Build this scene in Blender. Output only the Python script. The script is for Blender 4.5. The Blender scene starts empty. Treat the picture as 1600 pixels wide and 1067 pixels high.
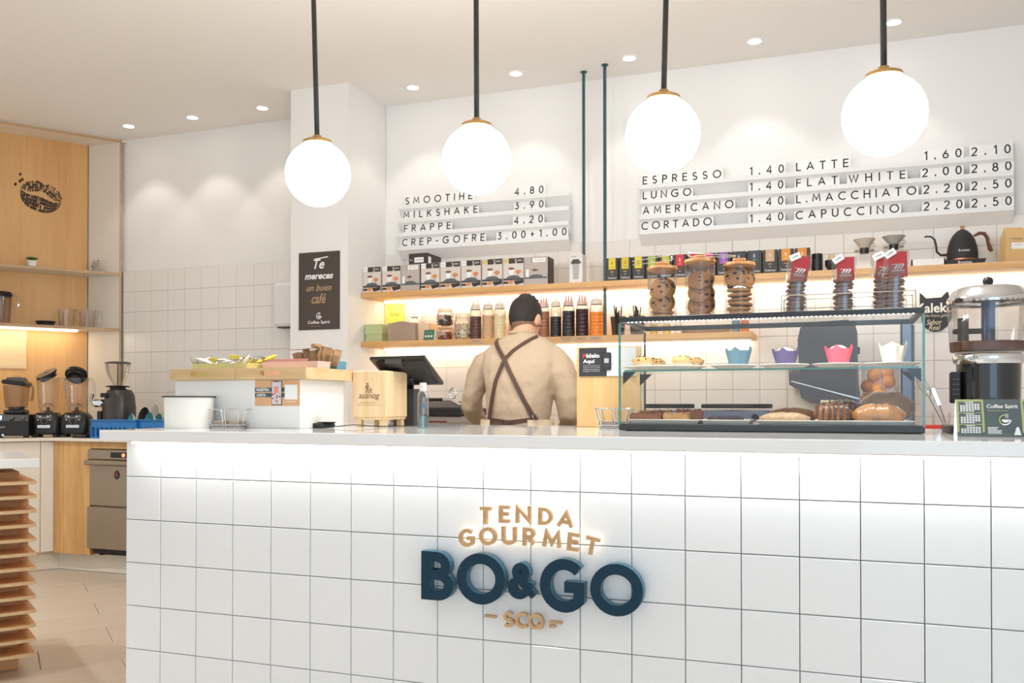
import bpy, bmesh, math, random
from math import sin, cos, pi, radians, sqrt
from mathutils import Vector, Matrix, noise
random.seed(7)
SC = bpy.context.scene
COL = SC.collection

# ------------------------------------------------------------------ camera, world, light, exposure
CAM_H, F_PX, YAW, PIT, YH = 1.13, 1398.35, 0.3531177, 0.0100328, 616.83
cd = bpy.data.cameras.new('camera'); cam = bpy.data.objects.new('camera', cd); COL.objects.link(cam)
cam.location = (0, 0, CAM_H); cam.rotation_euler = (pi/2 + PIT, 0, YAW)
cd.sensor_width = 36; cd.lens = F_PX/1600*36; cd.shift_y = (YH-533.5)/1600
cd.clip_start = .05; cd.clip_end = 60
SC.camera = cam
SC.view_settings.view_transform = 'Standard'; SC.view_settings.look = 'None'
SC.view_settings.gamma = 1; SC.view_settings.use_curve_mapping = False
SC.view_settings.exposure = .58
SC.cycles.use_denoising = True
SC.cycles.max_bounces = 8; SC.cycles.transparent_max_bounces = 24
SC.cycles.caustics_reflective = False; SC.cycles.caustics_refractive = False
SC.cycles.sample_clamp_indirect = 4
w = bpy.data.worlds.new('world'); SC.world = w; w.use_nodes = True
w.node_tree.nodes['Background'].inputs[0].default_value = (.88, .94, 1, 1)
w.node_tree.nodes['Background'].inputs[1].default_value = .78

def area(name, loc, rot, sx, sy, power, col):
    l = bpy.data.lights.new(name, 'AREA'); l.shape = 'RECTANGLE'; l.size = sx; l.size_y = sy
    l.energy = power; l.color = col
    o = bpy.data.objects.new(name, l); o.location = loc; o.rotation_euler = rot; COL.objects.link(o)
    return o
# daylight coming in through the shop front behind the camera
area('shopfront_daylight', (1.4, -2.6, 1.6), (radians(90), 0, radians(12)), 2.6, 2.4, 29, (.42, .72, 1))
WARM = (1, .80, .60)

# ------------------------------------------------------------------ pixel -> world
CT, ST, CP, SP = cos(YAW), sin(YAW), cos(PIT), sin(PIT)
def ray(x, y):
    a = (x-800)/F_PX; b = (YH-y)/F_PX
    d = CP-b*SP; Z = b*CP+SP
    return Vector((a*CT-d*ST, a*ST+d*CT, Z))
def aY(x, y, Y):
    v = ray(x, y); v *= Y/v.y; v.z += CAM_H; return v
def aZ(x, y, Z):
    v = ray(x, y); v *= (Z-CAM_H)/v.z; v.z = Z; return v
def X_(x, Y, y=600): return aY(x, y, Y).x

# ------------------------------------------------------------------ materials
def lin(c):
    c = c/255
    return c/12.92 if c <= .04045 else ((c+.055)/1.055)**2.4
def srgb(r, g, b): return (lin(r), lin(g), lin(b), 1)
MATS = {}
def mat(name, col, rough=.5, metal=0, spec=.5, var=.06, scale=12, bump=0, coat=0, sss=0):
    if name in MATS: return MATS[name]
    m = bpy.data.materials.new(name); m.use_nodes = True; MATS[name] = m
    nt = m.node_tree; b = nt.nodes['Principled BSDF']
    c = srgb(*col)
    b.inputs['Roughness'].default_value = rough; b.inputs['Metallic'].default_value = metal
    b.inputs['Specular IOR Level'].default_value = spec
    if coat: b.inputs['Coat Weight'].default_value = coat; b.inputs['Coat Roughness'].default_value = .08
    tc = nt.nodes.new('ShaderNodeTexCoord'); n = nt.nodes.new('ShaderNodeTexNoise')
    n.inputs['Scale'].default_value = scale; n.inputs['Detail'].default_value = 3
    nt.links.new(tc.outputs['Object'], n.inputs['Vector'])
    r = nt.nodes.new('ShaderNodeMix'); r.data_type = 'RGBA'
    r.inputs[6].default_value = [v*(1-var) for v in c[:3]]+[1]
    r.inputs[7].default_value = [min(1, v*(1+var)) for v in c[:3]]+[1]
    nt.links.new(n.outputs['Fac'], r.inputs[0]); nt.links.new(r.outputs[2], b.inputs['Base Color'])
    if bump:
        bp = nt.nodes.new('ShaderNodeBump'); bp.inputs['Strength'].default_value = bump
        bp.inputs['Distance'].default_value = .01
        nt.links.new(n.outputs['Fac'], bp.inputs['Height']); nt.links.new(bp.outputs[0], b.inputs['Normal'])
    return m
def wood(name, c0, c1, axis='x', rough=.45, scale=1.0, rings=14, world=False, dist=2.0, coat=0):
    """grain running along one object axis"""
    if name in MATS: return MATS[name]
    m = bpy.data.materials.new(name); m.use_nodes = True; MATS[name] = m
    nt = m.node_tree; b = nt.nodes['Principled BSDF']; b.inputs['Roughness'].default_value = rough
    if coat: b.inputs['Coat Weight'].default_value = coat
    tc = nt.nodes.new('ShaderNodeTexCoord'); mp = nt.nodes.new('ShaderNodeMapping')
    s = {'x': (.07, 1, 1), 'y': (1, .07, 1), 'z': (1, 1, .07)}[axis]
    mp.inputs['Scale'].default_value = [v*scale for v in s]
    if world:
        geo = nt.nodes.new('ShaderNodeNewGeometry'); nt.links.new(geo.outputs['Position'], mp.inputs['Vector'])
    else: nt.links.new(tc.outputs['Object'], mp.inputs['Vector'])
    n1 = nt.nodes.new('ShaderNodeTexNoise'); n1.inputs['Scale'].default_value = rings*.6
    n1.inputs['Detail'].default_value = 5; n1.inputs['Distortion'].default_value = dist
    n2 = nt.nodes.new('ShaderNodeTexNoise'); n2.inputs['Scale'].default_value = rings*9; n2.inputs['Detail'].default_value = 2
    nt.links.new(mp.outputs[0], n1.inputs['Vector']); nt.links.new(mp.outputs[0], n2.inputs['Vector'])
    mx = nt.nodes.new('ShaderNodeMath'); mx.operation = 'MULTIPLY_ADD'
    nt.links.new(n2.outputs['Fac'], mx.inputs[0]); mx.inputs[1].default_value = .35
    nt.links.new(n1.outputs['Fac'], mx.inputs[2])
    cr = nt.nodes.new('ShaderNodeValToRGB'); e = cr.color_ramp.elements
    e[0].position = .45; e[0].color = srgb(*c0); e[1].position = .85; e[1].color = srgb(*c1)
    nt.links.new(mx.outputs[0], cr.inputs[0]); nt.links.new(cr.outputs[0], b.inputs['Base Color'])
    bp = nt.nodes.new('ShaderNodeBump'); bp.inputs['Strength'].default_value = .15; bp.inputs['Distance'].default_value = .002
    nt.links.new(n2.outputs['Fac'], bp.inputs['Height']); nt.links.new(bp.outputs[0], b.inputs['Normal'])
    return m
def glass(name, tint=(1, 1, 1), rough=.02, refl=1.0, base=.04):
    if name in MATS: return MATS[name]
    m = bpy.data.materials.new(name); m.use_nodes = True; MATS[name] = m
    nt = m.node_tree; nt.nodes.remove(nt.nodes['Principled BSDF']); out = nt.nodes['Material Output']
    t = nt.nodes.new('ShaderNodeBsdfTransparent'); t.inputs[0].default_value = (*tint, 1)
    g = nt.nodes.new('ShaderNodeBsdfGlossy'); g.inputs['Roughness'].default_value = rough
    fr = nt.nodes.new('ShaderNodeLayerWeight'); fr.inputs['Blend'].default_value = .25
    ma = nt.nodes.new('ShaderNodeMath'); ma.operation = 'MULTIPLY_ADD'; ma.inputs[1].default_value = .55*refl; ma.inputs[2].default_value = base
    nt.links.new(fr.outputs['Fresnel'], ma.inputs[0])
    mx = nt.nodes.new('ShaderNodeMixShader'); nt.links.new(ma.outputs[0], mx.inputs[0])
    nt.links.new(t.outputs[0], mx.inputs[1]); nt.links.new(g.outputs[0], mx.inputs[2]); nt.links.new(mx.outputs[0], out.inputs[0])
    return m
def emit(name, col, s):
    if name in MATS: return MATS[name]
    m = bpy.data.materials.new(name); m.use_nodes = True; MATS[name] = m
    nt = m.node_tree; nt.nodes.remove(nt.nodes['Principled BSDF'])
    e = nt.nodes.new('ShaderNodeEmission'); e.inputs[0].default_value = (*col, 1); e.inputs[1].default_value = s
    nt.links.new(e.outputs[0], nt.nodes['Material Output'].inputs[0]); return m

M_PAINT = mat('wall_paint', (244, 242, 239), .85, var=.01, scale=3)
M_CEIL = mat('ceiling_paint', (246, 243, 239), .9, var=.01, scale=2)
M_GROUT = mat('tile_grout', (158, 150, 142), .9, var=.08, scale=60)
M_GROUT2 = mat('wall_tile_grout', (178, 168, 158), .9, var=.08, scale=60)
M_TILE = mat('white_glazed_tile', (229, 232, 235), .16, var=.012, scale=2, coat=.3)
M_TILE2 = mat('white_wall_tile', (240, 236, 230), .2, var=.012, scale=2)
M_SLAB = mat('white_solid_counter', (243, 243, 243), .07, var=.01, scale=4)
M_WHITE = mat('white_lacquer', (240, 240, 238), .4, var=.01)
M_CREAM = mat('cream_lacquer', (236, 228, 214), .45, var=.015)
M_BLACK = mat('black_plastic', (26, 25, 25), .35, var=.15)
M_BLACKM = mat('black_matte', (38, 36, 35), .6, var=.1)
M_DGREY = mat('dark_grey_plastic', (70, 68, 66), .5, var=.08)
M_CHROME = mat('chrome', (215, 215, 215), .12, 1, var=.03)
M_STEEL = mat('brushed_steel', (150, 140, 128), .35, 1, var=.06, scale=40)
M_TEAL = mat('teal_painted_steel', (44, 82, 88), .35, var=.04)
M_BRASS = mat('brass', (190, 150, 95), .3, 1, var=.05)
M_WOODS = wood('oak_shelf', (212, 160, 98), (232, 188, 130), 'x', rings=16)
M_NICHE = wood('birch_panel', (214, 158, 92), (231, 183, 122), 'z', rings=3.2, dist=1.2, scale=1.4)
M_FRONT = wood('larch_front', (196, 146, 86), (230, 184, 122), 'z', rings=7, dist=1.5, scale=1.6)
M_TRAYW = wood('tray_beech', (206, 172, 122), (230, 200, 156), 'x', rings=14)
M_PINE = wood('pine_box', (222, 190, 142), (240, 214, 172), 'z', rings=18, scale=1.6)
M_BAMBOO = wood('bamboo_board', (206, 164, 104), (226, 188, 132), 'z', rings=10)
M_PLY = wood('rack_plywood', (206, 146, 90), (234, 182, 128), 'x', rings=12, scale=1.5)
M_PLYE = wood('rack_ply_edge', (206, 170, 124), (232, 202, 160), 'x', rings=60, scale=2)
M_LETW = wood('letter_oak', (180, 140, 98), (210, 172, 128), 'x', rings=30)
M_LIDW = wood('acacia_lid', (158, 108, 62), (206, 152, 98), 'x', rings=30, scale=2)
M_NAVY = mat('petrol_blue_paint', (20, 54, 74), .6, var=.04, spec=.25)
M_NAVY_LIT = mat('petrol_blue_lit_edge', (52, 108, 132), .4, var=.04)  # lighter blue puts the light from above into the letter edges
M_GLASS = glass('clear_glass')
M_GLASSC = glass('cabinet_glass', (.985, .995, .992), .01, .35, .012)
M_GLASSE = mat('glass_green_edge', (70, 130, 118), .15, var=.1, spec=.8)
M_CLEARP = glass('clear_plastic', (.93, .91, .89), .12, .9, .07)
M_CLEARP2 = glass('smoky_plastic', (.72, .67, .62), .15, .9, .06)
M_KRAFT = mat('kraft_card', (206, 172, 138), .8, var=.05, scale=30)
M_PAPER = mat('white_paper', (246, 246, 244), .7, var=.01)
M_CARDW = mat('letter_card_white', (248, 246, 243), .5, var=.005)
M_INK = mat('black_ink', (28, 27, 27), .6, var=.02)
M_ORANGE = mat('orange_peel', (246, 160, 66), .45, var=.05, scale=80, bump=.15)
M_COOKIE = mat('cookie_dough', (186, 136, 88), .8, var=.22, scale=30, bump=.6)
M_CHOC = mat('chocolate_chip', (62, 38, 28), .5, var=.1)
M_PLATE = mat('cream_plate', (238, 230, 218), .25, var=.02)
M_LED = emit('led_warm', (1, .84, .62), 15)
M_LEDC = emit('led_counter', (1, .96, .90), 12.5)
M_LEDW = emit('led_cold', (.85, .93, 1), 6)
M_GLOBE = emit('opal_globe_glow', (1, .965, .92), 22)
M_DOWN = emit('downlight_glow', (1, .94, .86), 12)

# ------------------------------------------------------------------ mesh builder
class MB:
    def __init__(s): s.v = []; s.f = []; s.m = []; s.sm = []; s.mats = []; s.M = Matrix()
    def mi(s, m):
        if m not in s.mats: s.mats.append(m)
        return s.mats.index(m)
    def add(s, vs, fs, m, smooth=False, M=None):
        o = len(s.v); T = s.M @ M if M is not None else s.M; k = s.mi(m)
        s.v += [tuple(T @ Vector(v)) for v in vs]
        for f in fs: s.f.append([i+o for i in f]); s.m.append(k); s.sm.append(smooth)
        return s
    def box(s, c, d, m, bev=0, M=None, smooth=False):
        x, y, z = [q/2 for q in d]; cx, cy, cz = c
        if not bev:
            vs = [(cx+i*x, cy+j*y, cz+k*z) for i in (-1, 1) for j in (-1, 1) for k in (-1, 1)]
            fs = [(0, 1, 3, 2), (4, 6, 7, 5), (0, 4, 5, 1), (2, 3, 7, 6), (0, 2, 6, 4), (1, 5, 7, 3)]
            return s.add(vs, fs, m, False, M)
        b = min(bev, x*.95, y*.95, z*.95)
        vs = []; idx = {}
        for i in (-1, 1):
            for j in (-1, 1):
                for k in (-1, 1):
                    idx[i, j, k] = len(vs)
                    vs += [(cx+i*x, cy+j*(y-b), cz+k*(z-b)), (cx+i*(x-b), cy+j*y, cz+k*(z-b)), (cx+i*(x-b), cy+j*(y-b), cz+k*z)]
        fs = []
        def q(l, n):   # orient by normal
            a, b_, c_ = [Vector(vs[t]) for t in l[:3]]
            if (b_-a).cross(c_-b_).dot(Vector(n)) < 0: l = l[::-1]
            fs.append(tuple(l))
        for i in (-1, 1):
            q([idx[i, -1, -1], idx[i, 1, -1], idx[i, 1, 1], idx[i, -1, 1]], (i, 0, 0))
            q([idx[-1, i, -1]+1, idx[1, i, -1]+1, idx[1, i, 1]+1, idx[-1, i, 1]+1], (0, i, 0))
            q([idx[-1, -1, i]+2, idx[1, -1, i]+2, idx[1, 1, i]+2, idx[-1, 1, i]+2], (0, 0, i))
            for j in (-1, 1):
                q([idx[i, j, -1], idx[i, j, 1], idx[i, j, 1]+1, idx[i, j, -1]+1], (i, j, 0))
                q([idx[i, -1, j], idx[i, 1, j], idx[i, 1, j]+2, idx[i, -1, j]+2], (i, 0, j))
                q([idx[-1, i, j]+1, idx[1, i, j]+1, idx[1, i, j]+2, idx[-1, i, j]+2], (0, i, j))
                for k in (-1, 1): q([idx[i, j, k], idx[i, j, k]+1, idx[i, j, k]+2], (i, j, k))
        return s.add(vs, fs, m, smooth, M)
    def lathe(s, prof, m, n=24, c=(0, 0, 0), M=None, smooth=True, sx=1, sy=1, a0=0, a1=2*pi):
        full = abs(a1-a0-2*pi) < 1e-6; k = n if full else n+1
        vs = []; fs = []
        for r, z in prof:
            for i in range(k):
                a = a0+(a1-a0)*i/n; vs.append((c[0]+max(r, 1e-5)*cos(a)*sx, c[1]+max(r, 1e-5)*sin(a)*sy, c[2]+z))
        for j in range(len(prof)-1):
            for i in range(n):
                i2 = (i+1) % k
                fs.append((j*k+i, j*k+i2, (j+1)*k+i2, (j+1)*k+i))
        return s.add(vs, fs, m, smooth, M)
    def cyl(s, c, r, h, m, n=20, r2=None, M=None, smooth=True):
        r2 = r if r2 is None else r2
        return s.lathe([(0, 0), (r, 0), (r2, h), (0, h)], m, n, c, M, smooth)
    def sph(s, c, r, m, n=16, k=10, sc=(1, 1, 1), M=None, z0=-1, z1=1):
        vs = []; fs = []
        for j in range(k+1):
            t = math.asin(z0)+(math.asin(z1)-math.asin(z0))*j/k
            for i in range(n):
                a = 2*pi*i/n; rr = max(cos(t), 1e-4)
                vs.append((c[0]+r*rr*cos(a)*sc[0], c[1]+r*rr*sin(a)*sc[1], c[2]+r*sin(t)*sc[2]))
        for j in range(k):
            for i in range(n): fs.append((j*n+i, j*n+(i+1) % n, (j+1)*n+(i+1) % n, (j+1)*n+i))
        return s.add(vs, fs, m, True, M)
    def tube(s, pts, r, m, n=8, closed=False, M=None, sc=None):
        P = [Vector(p) for p in pts]; k = len(P); R = r if isinstance(r, (list, tuple)) else [r]*k
        vs = []; fs = []; up = None
        for i in range(k):
            if closed: t = P[(i+1) % k]-P[i-1]
            else: t = P[min(i+1, k-1)]-P[max(i-1, 0)]
            t.normalize()
            if up is None: up = Vector((0, 0, 1)) if abs(t.z) < .9 else Vector((1, 0, 0))
            a = up-t*up.dot(t)
            if a.length < 1e-5: a = t.orthogonal()
            a.normalize(); up = a; b = t.cross(a)
            for j in range(n):
                w_ = 2*pi*j/n; vs.append(P[i]+(a*cos(w_)+b*sin(w_)*(sc or 1))*R[i])
        for i in range(k if closed else k-1):
            for j in range(n): fs.append((i*n+j, i*n+(j+1) % n, ((i+1) % k)*n+(j+1) % n, ((i+1) % k)*n+j))
        if not closed: fs += [tuple(range(n))[::-1], tuple((k-1)*n+j for j in range(n))]
        return s.add(vs, fs, m, True, M)
    def rings(s, rings, m, cap=True, M=None, smooth=True):
        """loft a list of vertex rings of equal count"""
        n = len(rings[0]); vs = [p for r in rings for p in r]; fs = []
        for j in range(len(rings)-1):
            for i in range(n): fs.append((j*n+i, j*n+(i+1) % n, (j+1)*n+(i+1) % n, (j+1)*n+i))
        if cap: fs += [tuple(range(n))[::-1], tuple((len(rings)-1)*n+i for i in range(n))]
        return s.add(vs, fs, m, smooth, M)
    def prism(s, pts, t, m, M=None, ms=None):
        """2D outline in x,z extruded along +y by t (front face looks towards -y)"""
        n = len(pts)
        ar = sum(pts[i][0]*pts[(i+1) % n][1]-pts[(i+1) % n][0]*pts[i][1] for i in range(n))
        if ar < 0: pts = pts[::-1]
        vs = [(x, 0, z) for x, z in pts]+[(x, t, z) for x, z in pts]
        s.add(vs, [tuple(range(n))], m, False, M)
        return s.add(vs, [tuple(range(2*n-1, n-1, -1))]+[(i, i+n, (i+1) % n+n, (i+1) % n) for i in range(n)], ms or m, False, M)
    def build(s, name, parent=None, loc=None, ang=None):
        me = bpy.data.meshes.new(name); me.from_pydata(s.v, [], s.f)
        for m in s.mats: me.materials.append(m)
        me.polygons.foreach_set('material_index', s.m); me.polygons.foreach_set('use_smooth', s.sm)
        if ang is None and any(s.sm): ang = 40
        if ang: 
            try: me.set_sharp_from_angle(angle=radians(ang))
            except Exception: pass
        me.update()
        o = bpy.data.objects.new(name, me); COL.objects.link(o)
        if parent: o.parent = parent
        if loc: o.location = loc
        return o
def tag(o, label=None, cat=None, group=None, kind=None):
    if label: o['label'] = label
    if cat: o['category'] = cat
    if group: o['group'] = group
    if kind: o['kind'] = kind
    return o
def thing(name, label, cat, loc=(0, 0, 0), rz=0, group=None):
    o = bpy.data.objects.new(name, None); COL.objects.link(o); o.location = loc; o.rotation_euler = (0, 0, rz)
    o.empty_display_size = .02
    return tag(o, label, cat, group)
def copy_tree(src, loc=None, rz=None, label=None, parent=None):
    c = src.copy(); COL.objects.link(c)
    if parent: c.parent = parent
    if loc is not None: c.location = loc
    if rz is not None: c.rotation_euler = (0, 0, rz)
    if label: c['label'] = label
    for ch in src.children: copy_tree(ch, parent=c)
    return c
def P1(name, parent, fn, *a, **k):
    b = MB(); getattr(b, fn)(*a, **k); return b.build(name, parent)
def Rz(a): return Matrix.Rotation(a, 4, 'Z')
def Rx(a): return Matrix.Rotation(a, 4, 'X')
def Ry(a): return Matrix.Rotation(a, 4, 'Y')
def T(*v): return Matrix.Translation(Vector(v))

# ------------------------------------------------------------------ lettering
def arc(cx, cy, rx, ry, a0, a1, n=10):
    return [(cx+rx*cos(radians(a0+(a1-a0)*i/n)), cy+ry*sin(radians(a0+(a1-a0)*i/n))) for i in range(n+1)]
def glyph(ch):
    """(width, strokes); a stroke is (points, closed). cap height 1, centre lines"""
    A = arc
    g = {
     'A': (.82, [([(0, 0), (.41, 1), (.82, 0)], 0), ([(.16, .33), (.66, .33)], 0)]),
     'B': (.6, [([(.0, .53), (0, 1), (.28, 1)]+A(.28, .765, .24, .235, 90, -90)+[(0, .53)], 0), ([(.28, .53)]+A(.32, .265, .28, .265, 90, -90)+[(0, 0), (0, .53)], 0)]),
     'C': (.8, [(A(.5, .5, .5, .5, 48, 312, 20), 0)]),
     'D': (.72, [([(0, 0), (0, 1), (.25, 1)]+A(.25, .5, .47, .5, 90, -90, 16)+[(0, 0)], 1)]),
     'E': (.52, [([(.52, 1), (0, 1), (0, 0), (.52, 0)], 0), ([(0, .52), (.46, .52)], 0)]),
     'F': (.48, [([(.48, 1), (0, 1), (0, 0)], 0), ([(0, .5), (.42, .5)], 0)]),
     'G': (.95, [(A(.5, .5, .5, .5, 45, 318, 20)+[(.88, .47), (.5, .47)], 0)]),
     'H': (.68, [([(0, 0), (0, 1)], 0), ([(.68, 0), (.68, 1)], 0), ([(0, .52), (.68, .52)], 0)]),
     'I': (.02, [([(.01, 0), (.01, 1)], 0)]),
     'K': (.62, [([(0, 0), (0, 1)], 0), ([(.58, 1), (.03, .45)], 0), ([(.2, .6), (.62, 0)], 0)]),
     'L': (.46, [([(0, 1), (0, 0), (.46, 0)], 0)]),
     'M': (.9, [([(0, 0), (.1, 1), (.45, .25), (.8, 1), (.9, 0)], 0)]),
     'N': (.72, [([(0, 0), (0, 1), (.72, 0), (.72, 1)], 0)]),
     'O': (1.0, [(A(.5, .5, .5, .5, 90, 450, 28)[:-1], 1)]),
     'P': (.54, [([(0, 0), (0, 1), (.28, 1)]+A(.28, .74, .26, .26, 90, -90)+[(0, .48)], 0)]),
     'Q': (1.0, [(A(.5, .5, .5, .5, 90, 450, 28)[:-1], 1), ([(.58, .36), (.95, -.02)], 0)]),
     'R': (.58, [([(0, 0), (0, 1), (.28, 1)]+A(.28, .74, .26, .26, 90, -90)+[(0, .48)], 0), ([(.24, .48), (.58, 0)], 0)]),
     'S': (.54, [(A(.27, .74, .235, .26, 32, 262, 12)+A(.27, .25, .26, .25, 82, -150, 14), 0)]),
     'T': (.6, [([(0, 1), (.6, 1)], 0), ([(.3, 1), (.3, 0)], 0)]),
     'U': (.66, [([(0, 1), (0, .33)]+A(.33, .33, .33, .33, 180, 360, 14)+[(.66, 1)], 0)]),
     'W': (1.1, [([(0, 1), (.28, 0), (.55, 1), (.82, 0), (1.1, 1)], 0)]),
     '0': (.56, [(A(.28, .5, .28, .5, 90, 450, 24)[:-1], 1)]),
     '1': (.26, [([(0, .8), (.24, 1), (.24, 0)], 0)]),
     '2': (.54, [(A(.27, .73, .26, .27, 170, -35, 12)+[(.0, 0), (.54, 0)], 0)]),
     '3': (.52, [([(.06, 1), (.46, 1), (.22, .62)]+A(.24, .31, .27, .31, 80, -150, 14), 0)]),
     '4': (.6, [([(.44, 0), (.44, 1), (0, .26), (.6, .26)], 0)]),
     '5': (.52, [([(.46, 1), (.12, 1), (.07, .56)]+A(.24, .32, .27, .32, 118, -150, 14), 0)]),
     '6': (.56, [([(.4, 1), (.06, .45)], 0), (A(.28, .3, .28, .3, 90, 450, 20)[:-1], 1)]),
     '8': (.54, [(A(.27, .75, .22, .25, 90, 450, 18)[:-1], 1), (A(.27, .26, .27, .26, 90, 450, 18)[:-1], 1)]),
     '9': (.56, [([(.16, 0), (.5, .55)], 0), (A(.28, .7, .28, .3, 90, 450, 20)[:-1], 1)]),
     '.': (.06, [([(.03, 0), (.03, .09)], 0)]),
     '+': (.5, [([(0, .45), (.5, .45)], 0), ([(.25, .2), (.25, .7)], 0)]),
     '-': (.4, [([(0, .45), (.4, .45)], 0)]),
     '&': (.84, [([(.84, 0), (.2, .66)]+A(.36, .8, .2, .2, 218, -40, 14)+[(.16, .46)]+A(.3, .27, .3, .27, 140, 312, 14)+[(.61, .22), (.70, .48)], 0)]),
    }
    return g[ch]
def ribbon(b, pts, closed, hw, t, mf, ms, M):
    P = []
    for p in pts:
        if not P or (Vector(p)-P[-1]).length > 1e-5: P.append(Vector(p))
    if closed and (P[0]-P[-1]).length < 1e-5: P.pop()
    n = len(P); L = []; Rr = []
    for i in range(n):
        a = P[i-1] if (i > 0 or closed) else None; c = P[(i+1) % n] if (i < n-1 or closed) else None
        d1 = (P[i]-a).normalized() if a is not None else None; d2 = (c-P[i]).normalized() if c is not None else None
        if d1 is None: d1 = d2
        if d2 is None: d2 = d1
        n1 = Vector((-d1.y, d1.x)); n2 = Vector((-d2.y, d2.x)); m = n1+n2
        if m.length < 1e-4: m = n1
        m.normalize(); k = min(1/max(m.dot(n1), .2), 2.0)
        L.append(P[i]+m*hw*k); Rr.append(P[i]-m*hw*k)
    vs = []
    for i, p in enumerate(L): vs.append((p.x, -.00003*i*(not closed), p.y))
    for i, p in enumerate(Rr): vs.append((p.x, -.00003*i*(not closed), p.y))
    for p in L: vs.append((p.x, t, p.y))
    for p in Rr: vs.append((p.x, t, p.y))
    front = []; side = []
    for i in range(n if closed else n-1):
        j = (i+1) % n
        front.append((i, n+i, n+j, j)); side += [(2*n+i, 2*n+j, 3*n+j, 3*n+i), (i, j, 2*n+j, 2*n+i), (n+i, 3*n+i, 3*n+j, n+j)]
    if not closed: side += [(0, 2*n, 3*n, n), (n-1, 2*n-1, 4*n-1, 3*n-1)]
    b.add(vs, front, mf, False, M); b.add(vs, side, ms, False, M)
def letter(b, ch, h, wd, stroke, t, mf, ms=None, M=Matrix(), square=False):
    """glyph with outer height h, outer width wd (None = natural), lower left outer corner at the origin of M"""
    gw, st = glyph(ch); hs = h-stroke
    if wd is None: wd = gw*hs+stroke
    kx = (wd-stroke)/max(gw, .01)
    if ch in 'I.': kx = hs
    for si, (pts, cl) in enumerate(st):
        M = M@T(0, -.00025*min(si, 1), 0)
        ex = []
        for (x, y) in pts: ex.append((stroke/2+x*kx, stroke/2+y*hs))
        if not cl and len(ex) >= 2 and ch not in '&GCSO':      # extend free ends to the cap line
            for (i0, i1) in ((0, 1), (-1, -2)):
                d = Vector(ex[i0])-Vector(ex[i1])
                if abs(d.x) < 1e-6 or (abs(d.y) < 1e-6 and ch in 'ELFTZB'): d.normalize(); ex[i0] = tuple(Vector(ex[i0])+d*stroke/2)
        ribbon(b, ex, cl, stroke/2, t, mf, ms or mf, M)
    return wd
TXT = {}
def text(b, s, cx, cz, m, w=None, h=None, y=0, M=None, bold=0, shear=0, t=.0006, space=1, align='C'):
    """flat lettering facing -y, centred at cx,cz and scaled to width w and/or height h"""
    key = (s, bold, shear, space)
    if key not in TXT:
        cu = bpy.data.curves.new('t', 'FONT'); cu.body = s; cu.offset = bold; cu.shear = shear; cu.resolution_u = 3
        cu.space_character = space
        o = bpy.data.objects.new('t', cu); COL.objects.link(o)
        bpy.context.view_layer.update()
        me = bpy.data.meshes.new_from_object(o)
        TXT[key] = ([tuple(v.co) for v in me.vertices], [tuple(p.vertices) for p in me.polygons])
        bpy.data.objects.remove(o); bpy.data.curves.remove(cu); bpy.data.meshes.remove(me)
    vs, fs = TXT[key]
    if not vs: return
    x0 = min(v[0] for v in vs); x1 = max(v[0] for v in vs); y0 = min(v[1] for v in vs); y1 = max(v[1] for v in vs)
    kx = w/(x1-x0) if w else None; ky = h/(y1-y0) if h else None
    if kx is None: kx = ky
    if ky is None: ky = kx
    ox = cx-(x0+x1)/2*kx if align == 'C' else cx-x0*kx
    b.add([(ox+v[0]*kx, y, cz+(v[1]-(y0+y1)/2)*ky) for v in vs], fs, m, False, M)

def poly_on(b, pts, y, m, M=None):
    """flat shape (x,z list) at depth y facing -y"""
    n = len(pts); ar = sum(pts[i][0]*pts[(i+1) % n][1]-pts[(i+1) % n][0]*pts[i][1] for i in range(n))
    if ar < 0: pts = pts[::-1]
    b.add([(x, y, z) for x, z in pts], [tuple(range(n))], m, False, M)
def rect_on(b, x0, x1, z0, z1, y, m, M=None): poly_on(b, [(x0, z0), (x1, z0), (x1, z1), (x0, z1)], y, m, M)
def ell_on(b, cx, cz, rx, rz, y, m, n=16, M=None, a0=0, a1=360): poly_on(b, [(cx+rx*cos(radians(a0+(a1-a0)*i/n)), cz+rz*sin(radians(a0+(a1-a0)*i/n))) for i in range(n if a1-a0 == 360 else n+1)], y, m, M)

# ================================================================== THE SETTING
CEIL = 3.103; YB = 5.263; ZC = 1.04; YC = 2.479
def struct(name, b, parent=None):
    o = b.build(name, parent); o['kind'] = 'structure'; return o
b = MB(); b.box((-2.0, 1.2, -.06), (11, 9.6, .1), M_GROUT); floor = struct('floor', b)
b = MB(); b.box((-2.0, 1.2, CEIL+.05), (11, 9.6, .1), M_CEIL); ceiling = struct('ceiling', b)
b = MB(); b.box((-1.2, YB+.06, CEIL/2), (8.6, .1, CEIL), M_PAINT)
b.box((-4.17, YB+.003, 1.505), (1.76, .014, 1.212), M_GROUT2); b.box((-.87, YB+.003, 1.505), (3.93, .014, 1.212), M_GROUT2)
wall_back = struct('wall_back', b)
UL = Vector((-.555, -.832, 0)).normalized(); NL = Vector((.832, -.555, 0)).normalized(); CL = Vector((-5.041, 5.245, 0))
AL = math.atan2(UL.y, UL.x)
b = MB(); b.box((3.6, -.05, CEIL/2), (7.6, .1, CEIL), M_PAINT, M=T(*(CL-NL*.27))@Rz(AL))
wall_left = struct('wall_left', b)
b = MB(); b.box((2.75, 1.2, CEIL/2), (.1, 8.2, CEIL), M_PAINT); struct('wall_right', b)
b = MB(); b.box((-6.5, -2.95, CEIL/2), (3.8, .1, CEIL), M_PAINT); b.box((-1, -2.95, 2.95), (7.4, .1, .3), M_PAINT); b.box((2.6, -2.95, CEIL/2), (.3, .1, CEIL), M_PAINT)
struct('wall_front', b)
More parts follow.
